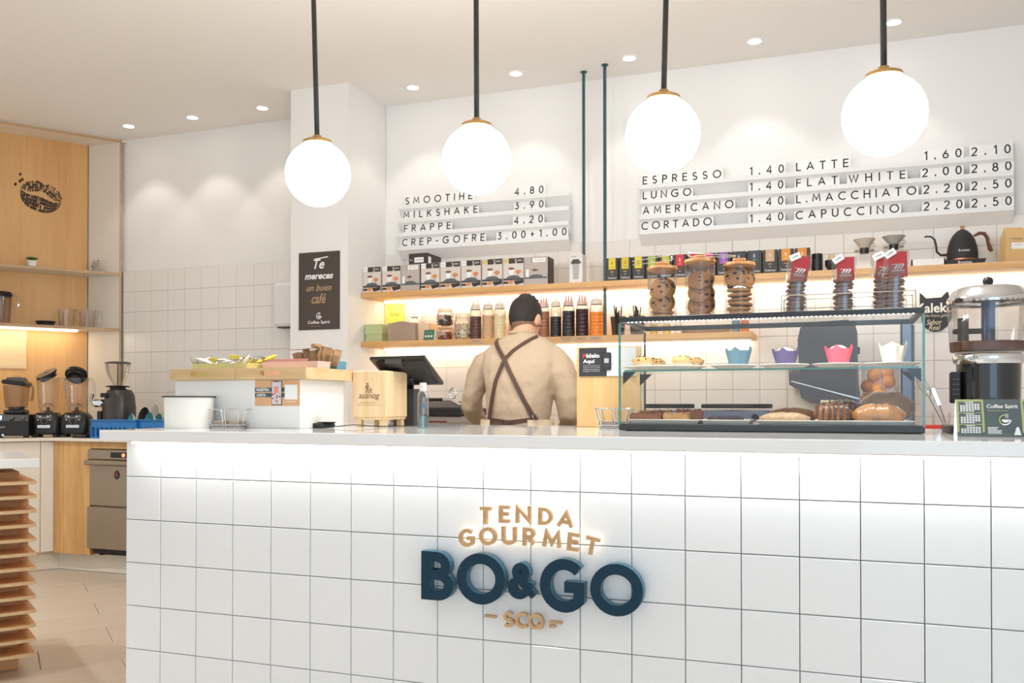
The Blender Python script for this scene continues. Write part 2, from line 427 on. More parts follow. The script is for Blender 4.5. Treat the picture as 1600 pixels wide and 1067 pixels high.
b = MB(); b.box((-3.044, 5.03, CEIL/2), (.412, .48, CEIL), M_PAINT); pillar = struct('wall_pillar', b)

# wall tiles, each a pillowed piece sharing one mesh
def tile_mesh(m, s, th, bev):
    b = MB(); h = s/2; i = h-bev
    vs = [(-h, 0, -h), (h, 0, -h), (h, 0, h), (-h, 0, h), (-h, -th+bev*.7, -h), (h, -th+bev*.7, -h), (h, -th+bev*.7, h), (-h, -th+bev*.7, h), (-i, -th, -i), (i, -th, -i), (i, -th, i), (-i, -th, i)]
    fs = [(8, 9, 10, 11)]+[(4+k, 4+(k+1) % 4, 8+(k+1) % 4, 8+k) for k in range(4)]+[(k, (k+1) % 4, 4+(k+1) % 4, 4+k) for k in range(4)]
    b.add(vs, fs, m); me = bpy.data.meshes.new('tile'); me.from_pydata(b.v, [], b.f); me.materials.append(m); return me
def lay(me, s, parent, x0, x1, z0, z1, gx, gz, y, gap):
    """tiles of pitch s with grid lines through gx, gz, cut at the borders"""
    i = math.floor((x0-gx)/s+1e-4)
    while gx+i*s < x1-1e-3:
        a = max(x0, gx+i*s); c = min(x1, gx+(i+1)*s); j = math.floor((z0-gz)/s+1e-4)
        while gz+j*s < z1-1e-3:
            p = max(z0, gz+j*s); q = min(z1, gz+(j+1)*s)
            if c-a > .02 and q-p > .02:
                o = bpy.data.objects.new('tile', me); COL.objects.link(o); o.parent = parent
                o.location = ((a+c)/2, y, (p+q)/2); o.scale = ((c-a-gap)/(s-gap), 1, (q-p-gap)/(s-gap))
                o.rotation_euler = (random.uniform(-.003, .003), 0, random.uniform(-.003, .003))
            j += 1
        i += 1
TM1 = tile_mesh(M_TILE2, .15-.002, .007, .0018)
lay(TM1, .15, wall_back, -5.03, -3.25, .911, 2.111, -4.916, 2.111, YB, .002)
lay(TM1, .15, wall_back, -2.838, .92, .911, 2.111, -1.187, 2.111, YB, .002)

# floor planks laid along the left wall direction (large format porcelain boards)
M_PLANK = wood('porcelain_board', (200, 184, 164), (213, 198, 178), 'x', rough=.38, rings=2.2, dist=.6)
ds = Vector((.769, -.639)); dl = Vector((.639, .769)); aF = math.atan2(dl.y, dl.x)
plank_me = {}
def plank(u0, u1, v0, v1):
    key = round(u1-u0, 3)
    if key not in plank_me:
        q = MB(); q.box((0, 0, -.004), (u1-u0-.003, v1-v0-.003, .008), M_PLANK, .0012); o = q.build('plank'); plank_me[key] = o.data; bpy.data.objects.remove(o)
    c = dl*(u0+u1)/2+ds*(v0+v1)/2
    o = bpy.data.objects.new('plank', plank_me[key]); COL.objects.link(o); o.parent = floor
    o.location = (c.x, c.y, -.002+random.uniform(0, .0005)); o.rotation_euler = (0, 0, aF)
rest = MB()
for r in range(-24, 26):
    v0 = -4.97+r*.326; off = .495 if r % 2 == 0 else (.177 if r == 1 else -.145)
    for k in range(-7, 6):
        u0 = off+k*1.28; c = dl*(u0+.64)+ds*(v0+.163)
        if not (-7.3 < c.x < 2.6 and -3 < c.y < 5.3): continue
        if -5.6 < c.x < -2.2 and 1.6 < c.y < 5.2: plank(u0, u0+1.28, v0, v0+.326)
        else: rest.box((c.x, c.y, -.006), (1.277, .323, .008), M_PLANK, 0, M=T(c.x, c.y, 0)@Rz(aF)@T(-c.x, -c.y, 0))
o = rest.build('planks_beyond', floor); o['kind'] = 'stuff'; o.name = 'plank_field'

# ================================================================== SERVICE COUNTER
ctr = thing('service_counter', 'long service counter faced with square white glazed tiles', 'counter', (-.35, 2.9, 0))
b = MB(); b.box((0, .09, .5), (4.0, .99, 1.0), M_GROUT); bd = b.build('body', ctr)
TM2 = tile_mesh(M_TILE, .15-.0022, .008, .0022)
lay(TM2, .15, ctr, -2.356+.35, 1.65+.35, 0, 1.003, -2.356+.35, .876, 2.495-.008-2.9+.0005, .0022)
b = MB()
b.box((-.395, (2.40+3.55)/2, 1.0215), (4.01, 1.15, .037), M_SLAB, .003)
slab = b.build('countertop'); tag(slab, 'glossy white slab topping the tiled service counter', 'countertop')
b = MB(); b.box((-.35, 2.436, .9985), (3.86, .022, .009), M_LEDC); b.box((-.35, 2.436, 1.002), (3.87, .034, .003), M_WHITE); b.build('light_strip', slab)

# ------------------------------------------------------------------ shop sign on the counter
YS = YC-.034
def sign_letter(ch, px, py, hpx, stroke_k, t, mf, ms, parent, wpx=None, rot=0, y=YS, back=True):
    c = aY(px, py, y); s = aY(px, py-hpx/2, y).z-aY(px, py+hpx/2, y).z
    wd = None
    if wpx: wd = aY(px+wpx/2, py, y).x-aY(px-wpx/2, py, y).x
    b = MB(); st = s*stroke_k
    gw = wd if wd else glyph(ch)[0]*(s-st)+st
    M = Ry(rot)@T(-gw/2, 0, -s/2)
    letter(b, ch, s, wd, st, t, mf, ms, M)
    o = b.build('letter', parent); o.location = Vector((c.x, y, c.z))-parent.location
    if back:
        b = MB(); letter(b, ch, s*.9, gw*.9, st*.5, .002, M_HALO, M_HALO, Ry(rot)@T(-gw*.45, 0, -s*.45))
        q = b.build('backlight', o); q.location = (0, t+.002, 0)
    return o
M_HALO = emit('halo_light', (1, .86, .66), 3.6)
c0 = aY(830, 840, YS)
sg = thing('wooden_sign_lettering', 'two arched rows of pale oak letters reading TENDA GOURMET', 'sign', (c0.x, YS, c0.z))
for ch, x, y, w_, r in (('T', 758, 805.5, 17, .02), ('E', 787, 803.5, 16, .0), ('N', 817, 804, 24, 0), ('D', 851.5, 807, 22, .02), ('A', 883, 812.5, 26, .1)):
    sign_letter(ch, x, y, 27, .2, .014, M_LETW, M_LETW, sg, w_, r)
for ch, x, y, w_, r in (('G', 728.5, 840.5, 25, -.07), ('O', 761.5, 838, 27, -.03), ('U', 794.5, 837.5, 23, 0), ('R', 826, 839, 20, .02), ('M', 861.5, 843.5, 29, .05), ('E', 895, 847, 18, .08), ('T', 924, 853, 21, .2)):
    sign_letter(ch, x, y, 28, .2, .014, M_LETW, M_LETW, sg, w_, r)
c0 = aY(830, 910, YS)
sg = thing('blue_sign_lettering', 'large petrol blue raised letters reading BO and GO on the counter', 'sign', (c0.x, YS-.012, c0.z))
for ch, x, y, h, w_ in (('B', 683, 900, 76, 50), ('O', 751, 904.5, 80, 76), ('&', 816, 908, 57, 46), ('G', 880, 915, 84, 74), ('O', 963, 922, 82, 83)):
    sign_letter(ch, x, y, h, .205 if ch != '&' else .2, .03, M_NAVY, M_NAVY_LIT, sg, w_, 0, YS-.012, False)
c0 = aY(817, 970, YS)
sg = thing('small_wooden_sign_lettering', 'small oak letters SCQ between short dashes under the blue letters', 'sign', (c0.x, YS, c0.z))
for ch, x, y, w_ in (('S', 794, 968, 17), ('C', 814.5, 969.5, 20), ('Q', 837, 971.5, 24)):
    sign_letter(ch, x, y, 25, .2, .014, M_LETW, M_LETW, sg, w_, 0, YS, False)
for x0, x1, y in ((756, 775, 962.5), (857, 878, 972), (857, 868, 978.5)):
    p = aY(x0, y, YS); q = aY(x1, y, YS)
    b = MB(); b.box(((q.x-p.x)/2, .007, 0), (q.x-p.x, .014, .008), M_LETW, .002); o = b.build('dash', sg); o.location = Vector((p.x, YS, p.z))-sg.location

# ================================================================== LIGHTS
pend = []
for k, (x, y0, y1, xt, nm) in enumerate(((497, 218, 324, 490, 'leftmost'), (745, 192, 305, 744, 'second from the left'), (1035.5, 149, 270, 1040.5, 'third from the left'), (1381.5, 112, 246, 1380, 'rightmost'))):
    c = aY(x, (y0+y1)/2+1, 3.0); top = aY(xt, 0, 3.0); sl = (top.x-c.x)/(top.z-c.z)
    if k == 0:
        t = thing('pendant_lamp', '', 'lamp', group='globe pendant lamps over the counter')
        b = MB(); b.sph((0, 0, 0), .125, M_GLOBE, 40, 24); b.build('globe', t)
        b = MB(); b.lathe([(0, .135), (.04, .135), (.055, .128), (.059, .116), (.055, .112)], M_BRASS, 32); b.build('cap', t)
        b = MB(); b.cyl((0, 0, 0), .0095, 1.0, M_BLACKM, 14); b.build('rod', t, (0, 0, .13)); b = MB(); b.cyl((0, 0, .134), .016, .016, M_BRASS, 14); b.build('collar', t)
    else: t = copy_tree(pend[0])
    t.location = c; t['label'] = 'glowing opal globe pendant on a black rod, '+nm
    t.rotation_euler = (0, math.atan(sl), 0); pend.append(t)
for t in pend:
    for ch in t.children:
        if ch.name.startswith('rod'): ch.scale = (1, 1, (CEIL-t.location.z-.128)/1.0)
dl_pos = [(200, 196), (301, 183), (410, 168), (644, 135), (806, 114), (983, 90), (1179, 62), (1397, 31)]
names = ['above the tall cabinet edge', 'second above the tiled alcove', 'left of the white pillar', 'right of the white pillar', 'above the milkshake menu', 'right of the blue-green bars', 'above the espresso prices', 'beside the rightmost pendant rod']
first = None
for k, (x, y) in enumerate(dl_pos):
    p = aZ(x, y, CEIL)
    if first is None:
        t = first = thing('downlight', '', 'light', group='recessed ceiling downlights')
        b = MB(); b.lathe([(.036, -.001), (.036, -.006), (.046, -.005), (.048, 0)], M_WHITE, 28); b.build('trim_ring', t)
        b = MB(); b.cyl((0, 0, -.003), .0365, .002, M_DOWN, 28); b.build('lens', t)
    else: t = copy_tree(first)
    t.location = (p.x, 5.0, CEIL); t['label'] = 'round recessed ceiling downlight '+names[k]
    l = bpy.data.lights.new('downlight_and_fill_beam', 'SPOT'); l.energy = 3.6; l.spot_size = radians(86); l.spot_blend = .35; l.shadow_soft_size = .03; l.color = (1, .94, .86)
    lo = bpy.data.objects.new('downlight_and_fill_beam', l); COL.objects.link(lo); lo.location = (p.x, 5.0, CEIL-.02)
# unseen downlights added out of frame to fill the room with light
for x, y in ((-3.9, 2.75), (-5.0, 2.75), (-3.8, 1.2), (-1.8, .6), (.4, .6), (-3.4, -.8), (-.8, -1.2), (1.6, -.8)):
    t = copy_tree(first, (x, y, CEIL)); t['label'] = 'added unseen ceiling downlight filling the room with light'
    l = bpy.data.lights.new('downlight_and_fill_beam', 'SPOT'); l.energy = 60; l.spot_size = radians(86); l.spot_blend = .6; l.shadow_soft_size = .04; l.color = (1, .98, .96)
    lo = bpy.data.objects.new('downlight_and_fill_beam', l); COL.objects.link(lo); lo.location = (x, y, CEIL-.02)
    if x < -3.85: l.energy = 50; l.spot_size = radians(112)  # wider beams added to brighten the left side

# ================================================================== BACK WALL: SHELVES, BARS, MENU
SH1, SH2 = 1.829, 1.52
def shelf(nm, x0, x1, z, lab):
    t = thing('wall_shelf', lab, 'shelf', ((x0+x1)/2, 5.105, z-.032))
    b = MB(); b.box((0, 0, .016), (x1-x0, .31, .032), M_WOODS, .0015); b.build('board', t)
    b = MB(); b.box((0, .1, -.0045), (x1-x0-.06, .014, .009), M_LED); b.build('light_strip', t)
    return t
shelf('a', -2.836, 1.3, SH1, 'long upper oak wall shelf lit from below')
sl2 = shelf('b', -2.836, -.452, SH2, 'lower oak wall shelf holding sauce bottles')
for (x, y, zb, lab) in ((912, 112, SH1, 'dark teal upright bar ending at the upper shelf, left one'), (945, 101, SH2, 'dark teal upright bar running to the lower shelf, right one')):
    p = aZ(x, y, CEIL)
    t = thing('shelf_upright', lab, 'bar', (p.x, p.y, zb))
    if zb == SH1: b = MB(); b.box((0, 0, (CEIL-zb)/2), (.014, .022, CEIL-zb), M_TEAL, .002); b.build('bar', t)
    else:
        b = MB(); b.box((0, 0, (CEIL-SH1)/2+SH1-zb), (.016, .022, CEIL-SH1), M_TEAL, .002); b.build('bar', t)
        b = MB(); b.box((0, 0, (SH1-.032-zb)/2), (.016, .022, SH1-.032-zb), M_TEAL, .002); b.build('lower_bar', t)
    b = MB(); b.cyl((0, 0, CEIL-zb-.006), .02, .005, M_TEAL, 16); b.build('ceiling_plate', t)

RZ = [2.42, 2.331, 2.241, 2.151]
def rail(x0, x1, z, lab):
    t = thing('menu_rail', lab, 'menu board', ((x0+x1)/2, 5.2, z), group='white letter ledges of the price boards')
    w_ = x1-x0
    prof = [(-.012, 0), (-.012, -.026), (.0, -.03), (.056, -.012), (.056, .034), (.05, .034), (.05, -.004), (-.006, -.016), (-.006, 0)]
    prof = [(.0, 0), (0, -.024), (.055, -.085), (.0555, -.026), (.006, -.018), (.006, 0)]
    b = MB(); R0 = [(-w_/2, y, z_) for y, z_ in prof]; R1 = [(w_/2, y, z_) for y, z_ in prof]
    b.rings([R1, R0], M_WHITE, smooth=False); b.build('ledge', t)
    return t
RN = ['top', 'second', 'third', 'bottom']
def z_at(x0, y0, x1, y1, x): return y0+(y1-y0)*(x-x0)/(x1-x0)
def word(s, xa, xb, row, board, ncopy=''):
    """each character on its own small card leaning on the ledge"""
    Yf = 5.209; A = X_(xa, Yf, 320); B = X_(xb, Yf, 320); h = .048; st = .0066
    ws = [0.06 if c == ' ' else glyph(c)[0]*(h-st)+st for c in s]
    gap = ((B-A)-sum(ws))/(len(s)-1)
    x = A; z = RZ[row]
    for i, c in enumerate(s):
        if c != ' ':
            wd = ws[i]; side = 'left' if board == 0 else 'right'; g2 = min(gap/2, .026)
            cl_ = g2 if i else .008; cr_ = g2 if i < len(s)-1 else .010; cw = wd+cl_+cr_-.0004
            o = thing('letter_card', 'white card with %s, %s in %s, %s row, %s board' % ('dot' if c == '.' else 'plus sign' if c == '+' else 'dash' if c == '-' else ('numeral ' if c.isdigit() else 'letter ')+c, ORD[i], s+ncopy, RN[row], side), 'letter card', (x+wd/2, Yf, z-.012), group='letter cards on the price boards')
            ch_ = .073
            b = MB(); b.box(((cr_-cl_)/2, .0006, ch_/2), (cw, .0008, ch_), M_CARDW); b.build('card', o)
            b = MB(); letter(b, c, h, None, st, .0004, M_INK, M_INK, T(-wd/2, -.0008, .016+random.uniform(-.0008, .0008))); b.build('character', o)
            o.rotation_euler = (-radians(5), random.uniform(-.006, .006), 0)
        x += ws[i]+gap
ORD = ['first', 'second', 'third', 'fourth', 'fifth', 'sixth', 'seventh', 'eighth', 'ninth', 'tenth', 'eleventh']
for r in range(4):
    rail(-2.703, -1.55, RZ[r], '%s white letter ledge of the left price board' % RN[r])
    rail(-1.115, .834, RZ[r], '%s white letter ledge of the right price board' % RN[r])
for r, L in enumerate(((('SMOOTIHE', 633, 738), ('4.80', 804, 849)), (('MILKSHAKE', 630, 746), ('3.90', 804, 849)), (('FRAPPE', 631, 704), ('4.20', 803, 848)), (('CREP-GOFRE', 628, 757), ('3.00+1.00', 777, 885)))):
    for k, (s, a, c) in enumerate(L): word(s, a, c, r, 0)
for r, L in enumerate(((('ESPRESSO', 1004, 1127), ('1.40', 1171, 1225), ('LATTE', 1244, 1326), ('1.60', 1444, 1503), ('2.10', 1518, 1580)),
                       (('LUNGO', 1004, 1080), ('1.40', 1171, 1224), ('FLAT', 1244, 1309), ('WHITE', 1326, 1415), ('2.00', 1441, 1503), ('2.80', 1518, 1581)),
                       (('AMERICANO', 1004, 1146), ('1.40', 1171, 1224), ('L.MACCHIATO', 1244, 1432), ('2.20', 1443, 1504), ('2.50', 1518, 1581)),
                       (('CORTADO', 1002, 1112), ('1.40', 1171, 1224), ('CAPUCCINO', 1243, 1405), ('2.20', 1443, 1504), ('2.50', 1518, 1581)))):
    for k, (s, a, c) in enumerate(L): word(s, a, c, r, 1, ' after '+L[k-1][0] if s[0].isdigit() else '')

# poster on the pillar
M_PBROWN = mat('poster_brown', (78, 68, 61), .6, var=.02); M_GOLD = mat('poster_gold_ink', (176, 148, 112), .6, var=.02)
p0 = aY(467, 516, 4.787); p1 = aY(531, 391.5, 4.787)
W_, H_ = p1.x-p0.x, p1.z-p0.z
t = thing('poster', 'dark brown poster with white script slogan about coffee on the pillar', 'poster', (p0.x, 4.787, p0.z))
b = MB(); b.box((W_/2, 0, H_/2), (W_, .005, H_), M_PBROWN); b.build('panel', t)
b = MB(); y = -.0035
text(b, 'Te', W_*.50, H_*.845, M_PAPER, W_*.27, H_*.125, y, bold=.02, shear=.3)
b.add([(W_*.38, y, H_*.90), (W_*.72, y, H_*.925), (W_*.72, y, H_*.938), (W_*.38, y, H_*.915)], [(0, 1, 2, 3)], M_PAPER); b.build('slogan_word', t); b = MB()
text(b, 'mereces', W_*.5, H_*.68, M_PAPER, W_*.7, H_*.062, y, bold=.03, shear=.3)
b.build('slogan_word', t)
b = MB(); text(b, 'un buen', W_*.5, H_*.54, M_GOLD, W_*.62, H_*.085, y, bold=.02, shear=.3); b.build('slogan_word', t); b = MB(); text(b, 'café', W_*.5, H_*.40, M_GOLD, W_*.36, H_*.13, y, bold=.02, shear=.3); b.build('slogan_word', t)
b = MB()
def cup_logo(b, cx, cz, r, m, y, M=None, ring=None):
    pts = [(cx+r*cos(radians(a)), cz+r*sin(radians(a))) for a in range(60, 370, 15)]
    for k in range(len(pts)-1):
        a = Vector(pts[k]); c = Vector(pts[k+1]); n = (a-Vector((cx, cz))).normalized()*r*.13; n2 = (c-Vector((cx, cz))).normalized()*r*.13
        mm = ring if (ring and k < 12) else m
        b.add([(a.x-n.x, y, a.y-n.y), (c.x-n2.x, y, c.y-n2.y), (c.x+n2.x, y, c.y+n2.y), (a.x+n.x, y, a.y+n.y)], [(0, 1, 2, 3)], mm, False, M)
    ell_on(b, cx+r*.1, cz+r*.05, r*.7, r*.62, y, m, 12, M, 180, 360)
    for dx in (-.05, .3): rect_on(b, cx+r*(dx+.1), cx+r*(dx+.24), cz+r*.35, cz+r*1.25, y, m, M)
cup_logo(b, W_*.5, H_*.175, W_*.06, M_PAPER, y)
text(b, 'Coffee Spirit', W_*.5, H_*.09, M_PAPER, W_*.54, H_*.05, y, bold=.015); rect_on(b, W_*.3, W_*.55, H_*.045, H_*.049, y, M_GOLD)
b.build('logo', t)
# white dispenser beside the pillar
p0 = aY(428, 511, 5.17); p1 = aY(456, 441, 5.17)
t = thing('wall_dispenser', 'white wall dispenser on the tiles beside the pillar', 'dispenser', (p0.x+.13, 5.256, p0.z))
b = MB(); hh = p1.z-p0.z; b.box((0, -.055, hh/2), (.26, .1, hh), M_WHITE, .02); b.build('cover', t)
b = MB(); b.box((-.0, -.055, -.004), (.2, .07, .008), M_DGREY); b.build('outlet', t)

# ================================================================== THINGS ON THE UPPER SHELF
def place(x0, x1, ytop, Y, z):
    """centre x, width, height of something seen between pixel columns x0..x1 whose front stands at depth Y on height z"""
    a = aY(x0, ytop, Y); b_ = aY(x1, ytop, Y); return (a.x+b_.x)/2, b_.x-a.x, (a.z+b_.z)/2-z
C_SKIN = mat('pack_pale', (222, 212, 204), .6, var=.02); C_SKIN2 = mat('pack_greige', (190, 180, 172), .6, var=.02)
C_BROWN = mat('pack_dark_brown', (66, 54, 48), .55, var=.04); C_YEL = mat('pack_beige_yellow', (226, 200, 140), .6, var=.02)
C_STONE = mat('pack_slate', (96, 102, 106), .6, var=.2, scale=60); C_FOOD = mat('pack_food_orange', (222, 146, 84), .6, var=.15, scale=90)
C_CUP = mat('pack_cup_brown', (130, 92, 78), .6, var=.05)
C_DRK = mat('pack_photo_dark', (60, 50, 46), .6, var=.25, scale=120)
boxes = [(567, 595, 417, 0, 'with small pale green tab, leftmost'), (597, 626, 415.5, 0, 'with pale blue tab, second from left'), (626.5, 656, 413, 1, 'plain greige front, third from left'), (657.5, 687, 411, 0, 'under the right half of the black carton'), (688, 719.5, 408.5, 0, 'fifth from left'),
         (720.5, 751.5, 406.5, 0, 'sixth from left, white tab'), (753, 785, 404.5, 2, 'first one with beige tab'), (786, 818.5, 403, 2, 'second one with beige tab'), (819, 856, 401, 1, 'plain greige front, rightmost')]
for k, (x0, x1, yt, kind, lab) in enumerate(boxes):
    Yf = 4.965+random.uniform(0, .006); cx, wd, h = place(x0, x1, yt, Yf, SH1)
    t = thing('drink_sachet_box', 'hot drink sachet box on the upper shelf, '+lab, 'box', (cx, Yf, SH1), group='drink sachet boxes on the upper shelf')
    dp = .12; base = C_SKIN if kind != 1 else C_SKIN2
    b = MB(); b.box((0, dp/2, h/2), (wd-.002, dp, h), base)
    if kind == 1: b.box((wd/2-.0008, dp/2, h/2), (.0006, dp*.98, h*.98), C_BROWN)
    b.build('carton', t)
    b = MB(); y = -.0008; L = -wd/2; H = h
    if kind != 1:
        rect_on(b, L+wd*.28, L+wd*.98, H*.80, H*.99, y, C_BROWN); text(b, 'S', L+wd*.62, H*.88, M_PAPER, wd*.1, H*.15, y-.0004); text(b, 'ens', L+wd*.8, H*.90, M_PAPER, wd*.2, H*.055, y-.0004)
        rect_on(b, L+wd*.02, L+wd*.27, H*.82, H*.99, y, C_YEL if kind == 2 else M_PAPER); text(b, 'choco', L+wd*.145, H*.9, C_BROWN, wd*.18, H*.03, y-.0004)
        ell_on(b, L+wd*.4, H*.62, wd*.15, H*.045, y, C_CUP); poly_on(b, [(L+wd*.26, H*.6), (L+wd*.54, H*.6), (L+wd*.47, H*.38), (L+wd*.33, H*.38)], y+.0003, M_PAPER)
        ell_on(b, L+wd*.74, H*.5, wd*.14, H*.07, y-.0002, C_FOOD); rect_on(b, L+wd*.68, L+wd*.7, H*.36, H*.46, y-.0002, C_DRK); rect_on(b, L+wd*.75, L+wd*.765, H*.38, H*.46, y-.0002, C_DRK)
        rect_on(b, L+wd*.02, L+wd*.98, H*.2, H*.27, y, C_DRK); ell_on(b, L+wd*.5, H*.24, wd*.36, H*.14, y-.0002, C_STONE, 16, None, 0, 180)
        rect_on(b, L+wd*.02, L+wd*.25, H*.08, H*.16, y, C_DRK); rect_on(b, L+wd*.27, L+wd*.48, H*.07, H*.19, y, C_FOOD); poly_on(b, [(L+wd*.5, H*.18), (L+wd*.98, H*.2), (L+wd*.98, H*.09), (L+wd*.62, H*.03)], y, C_DRK)
    else:
        rect_on(b, L+wd*.36, L+wd*.9, H*.8, H*.95, y, M_PAPER); text(b, 'chocolate', L+wd*.63, H*.88, C_BROWN, wd*.4, H*.035, y-.0004); rect_on(b, L+wd*.3, L+wd*.315, H*.78, H*.96, y, C_BROWN)
        poly_on(b, [(L+wd*.28, H*.53), (L+wd*.45, H*.58), (L+wd*.63, H*.53), (L+wd*.45, H*.47)], y, C_CUP); rect_on(b, L+wd*.02, L+wd*.98, H*.22, H*.28, y, C_STONE); ell_on(b, L+wd*.5, H*.27, wd*.3, H*.1, y-.0002, C_STONE, 14, None, 0, 180)
        rect_on(b, L+wd*.08, L+wd*.2, H*.28, H*.56, y, M_PAPER)
    b.build('print', t)
# black carton on top of the boxes
cx, wd, h = place(640, 669, 396, 4.99, 0); zt = aY(655, 414, 4.99).z
ztop = SH1+place(657.5, 687, 411, 4.968, SH1)[2]
t = thing('drink_carton', 'flat black carton lying on top of the drink boxes', 'box', (cx, 4.98, ztop))
h = aY(655, 396, 4.99).z-ztop
b = MB(); b.box((0, .1, h/2), (wd, .2, h), C_BROWN, .001); b.build('carton', t)
b = MB(); rect_on(b, -wd*.2, wd*.3, h*.15, h*.62, -.001, M_PAPER); text(b, 'chocolate', wd*.05, h*.4, C_BROWN, wd*.4, h*.14, -.0014); text(b, 'Sens', -wd*.36, h*.4, M_PAPER, wd*.16, h*.12, -.001)
b.add([(wd/2+.001, .01, h*.1), (wd/2+.001, .05, h*.1), (wd/2+.001, .05, h*.7), (wd/2+.001, .01, h*.7)], [(0, 1, 2, 3)], M_PAPER); b.build('label', t)
# clear pack with a shaker cup
cx, wd, h = place(889.5, 910, 397, 4.97, SH1)
t = thing('shaker_pack', 'slim white pack showing a shaker cup, beside the teal bar', 'box', (cx, 4.97, SH1))
b = MB(); b.box((0, .045, h/2), (wd, .09, h), mat('pack_white', (228, 222, 218), .4, var=.01), .001); b.build('carton', t)
b = MB(); poly_on(b, [(-wd*.27, h*.66), (wd*.27, h*.66), (wd*.2, h*.12), (-wd*.2, h*.12)], -.001, mat('pack_silver', (168, 164, 160), .3, var=.15, scale=60)); rect_on(b, -wd*.36, wd*.36, h*.66, h*.76, -.001, M_DGREY); rect_on(b, -wd*.25, wd*.25, h*.76, h*.82, -.001, M_DGREY)
text(b, 'shake', -wd*.15, h*.92, M_DGREY, wd*.4, h*.05, -.001); b.build('print', t)
# tea boxes
M_TEA = mat('tea_box_black', (54, 48, 46), .5, var=.04)
cols = [('yellow', (222, 200, 52)), ('mustard yellow', (212, 188, 48)), ('lemon yellow', (226, 206, 40)), ('olive green', (168, 184, 60)), ('lime', (182, 192, 50)), ('red', (206, 48, 60)), ('crimson', (190, 40, 80)), ('magenta', (206, 50, 140)), ('purple', (150, 90, 170)), ('dark slate', (50, 62, 68)), ('blue slate', (58, 70, 80)), ('tan', (206, 170, 128)), ('orange', (226, 150, 50)), ('deep orange', (222, 142, 44))]
xs = [946.5+k*21.3+k*k*.23 for k in range(15)]
kx = (1266.5-946.5)/(xs[14]-xs[0]); xs = [946.5+(v-946.5)*kx for v in xs]
for k, (cn, cc) in enumerate(cols):
    Yf = 4.968; yt = z_at(947, 403.5, 1266, 386.5, (xs[k]+xs[k+1])/2)
    cx, wd, h = place(xs[k]+.6, xs[k+1]-.8, yt, Yf, SH1)
    t = thing('tea_box', 'black tea box with %s label on the upper shelf' % cn, 'box', (cx, Yf+random.uniform(0, .004), SH1), group='black tea boxes on the upper shelf')
    mc = mat('tea_label_'+cn.replace(' ', '_'), cc, .55, var=.02)
    b = MB(); b.box((0, .035, h/2), (wd, .07, h), M_TEA, .002); b.build('carton', t)
    b = MB(); rect_on(b, -wd*.3, wd*.28, h*.5, h*.99, -.0008, mc); mi = M_INK if k in (0, 1, 2) else M_PAPER
    text(b, 'ñ', -wd*.01, h*.77, mi, wd*.1, h*.16, -.0012); text(b, 'té', 0, h*.6, mi, wd*.2, h*.035, -.0012)
    rect_on(b, -wd*.15, wd*.12, h*.38, h*.41, -.0008, mc); ell_on(b, 0, h*.28, wd*.04, h*.02, -.0008, M_PAPER, 8); text(b, 'Tealicious', 0, h*.13, M_PAPER, wd*.72, h*.085, -.0008, shear=.2); b.build('print', t)
# canister, bowl and whisk
cx, wd, h = place(1267.5, 1285, 395, 5.04, SH1)
t = thing('black_canister', 'small black canister right of the tea boxes', 'canister', (cx, 5.08, SH1))
b = MB(); b.lathe([(0, 0), (wd*.52, 0), (wd*.52, h*.97), (wd*.46, h), (0, h)], M_BLACK, 24); b.build('body', t)
b = MB(); b.lathe([(wd*.525, h*.25), (wd*.525, h*.72)], M_DGREY, 12, a0=-2.1, a1=-1.2); b.build('label', t)
cx, wd, h = place(1290, 1309, 407, 5.0, SH1)
t = thing('matcha_bowl', 'small dark bowl beside the black canister', 'bowl', (cx, 5.0, SH1))
b = MB(); b.lathe([(0, .004), (wd*.3, 0), (wd*.32, .006), (wd*.55, h*.5), (wd*.56, h), (wd*.53, h), (wd*.5, h*.5), (0, .01)], M_BLACK, 24); b.build('bowl', t)
t = thing('bamboo_whisk', 'pale bamboo whisk standing in the small dark bowl', 'whisk', (cx-.0, 5.0, SH1+.011))
b = MB()
for k in range(22):
    a = k*2*pi/22; b.tube([(0.006*cos(a), .006*sin(a), 0), (.018*cos(a), .018*sin(a), .03), (.021*cos(a), .021*sin(a), .05), (.014*cos(a), .014*sin(a), h+.02)], .0012, mat('bamboo_tines', (232, 200, 142), .6), 4)
b.build('tines', t)
b = MB(); b.cyl((0, 0, 0), .009, .02, M_BAMBOO, 12); b.build('handle', t)
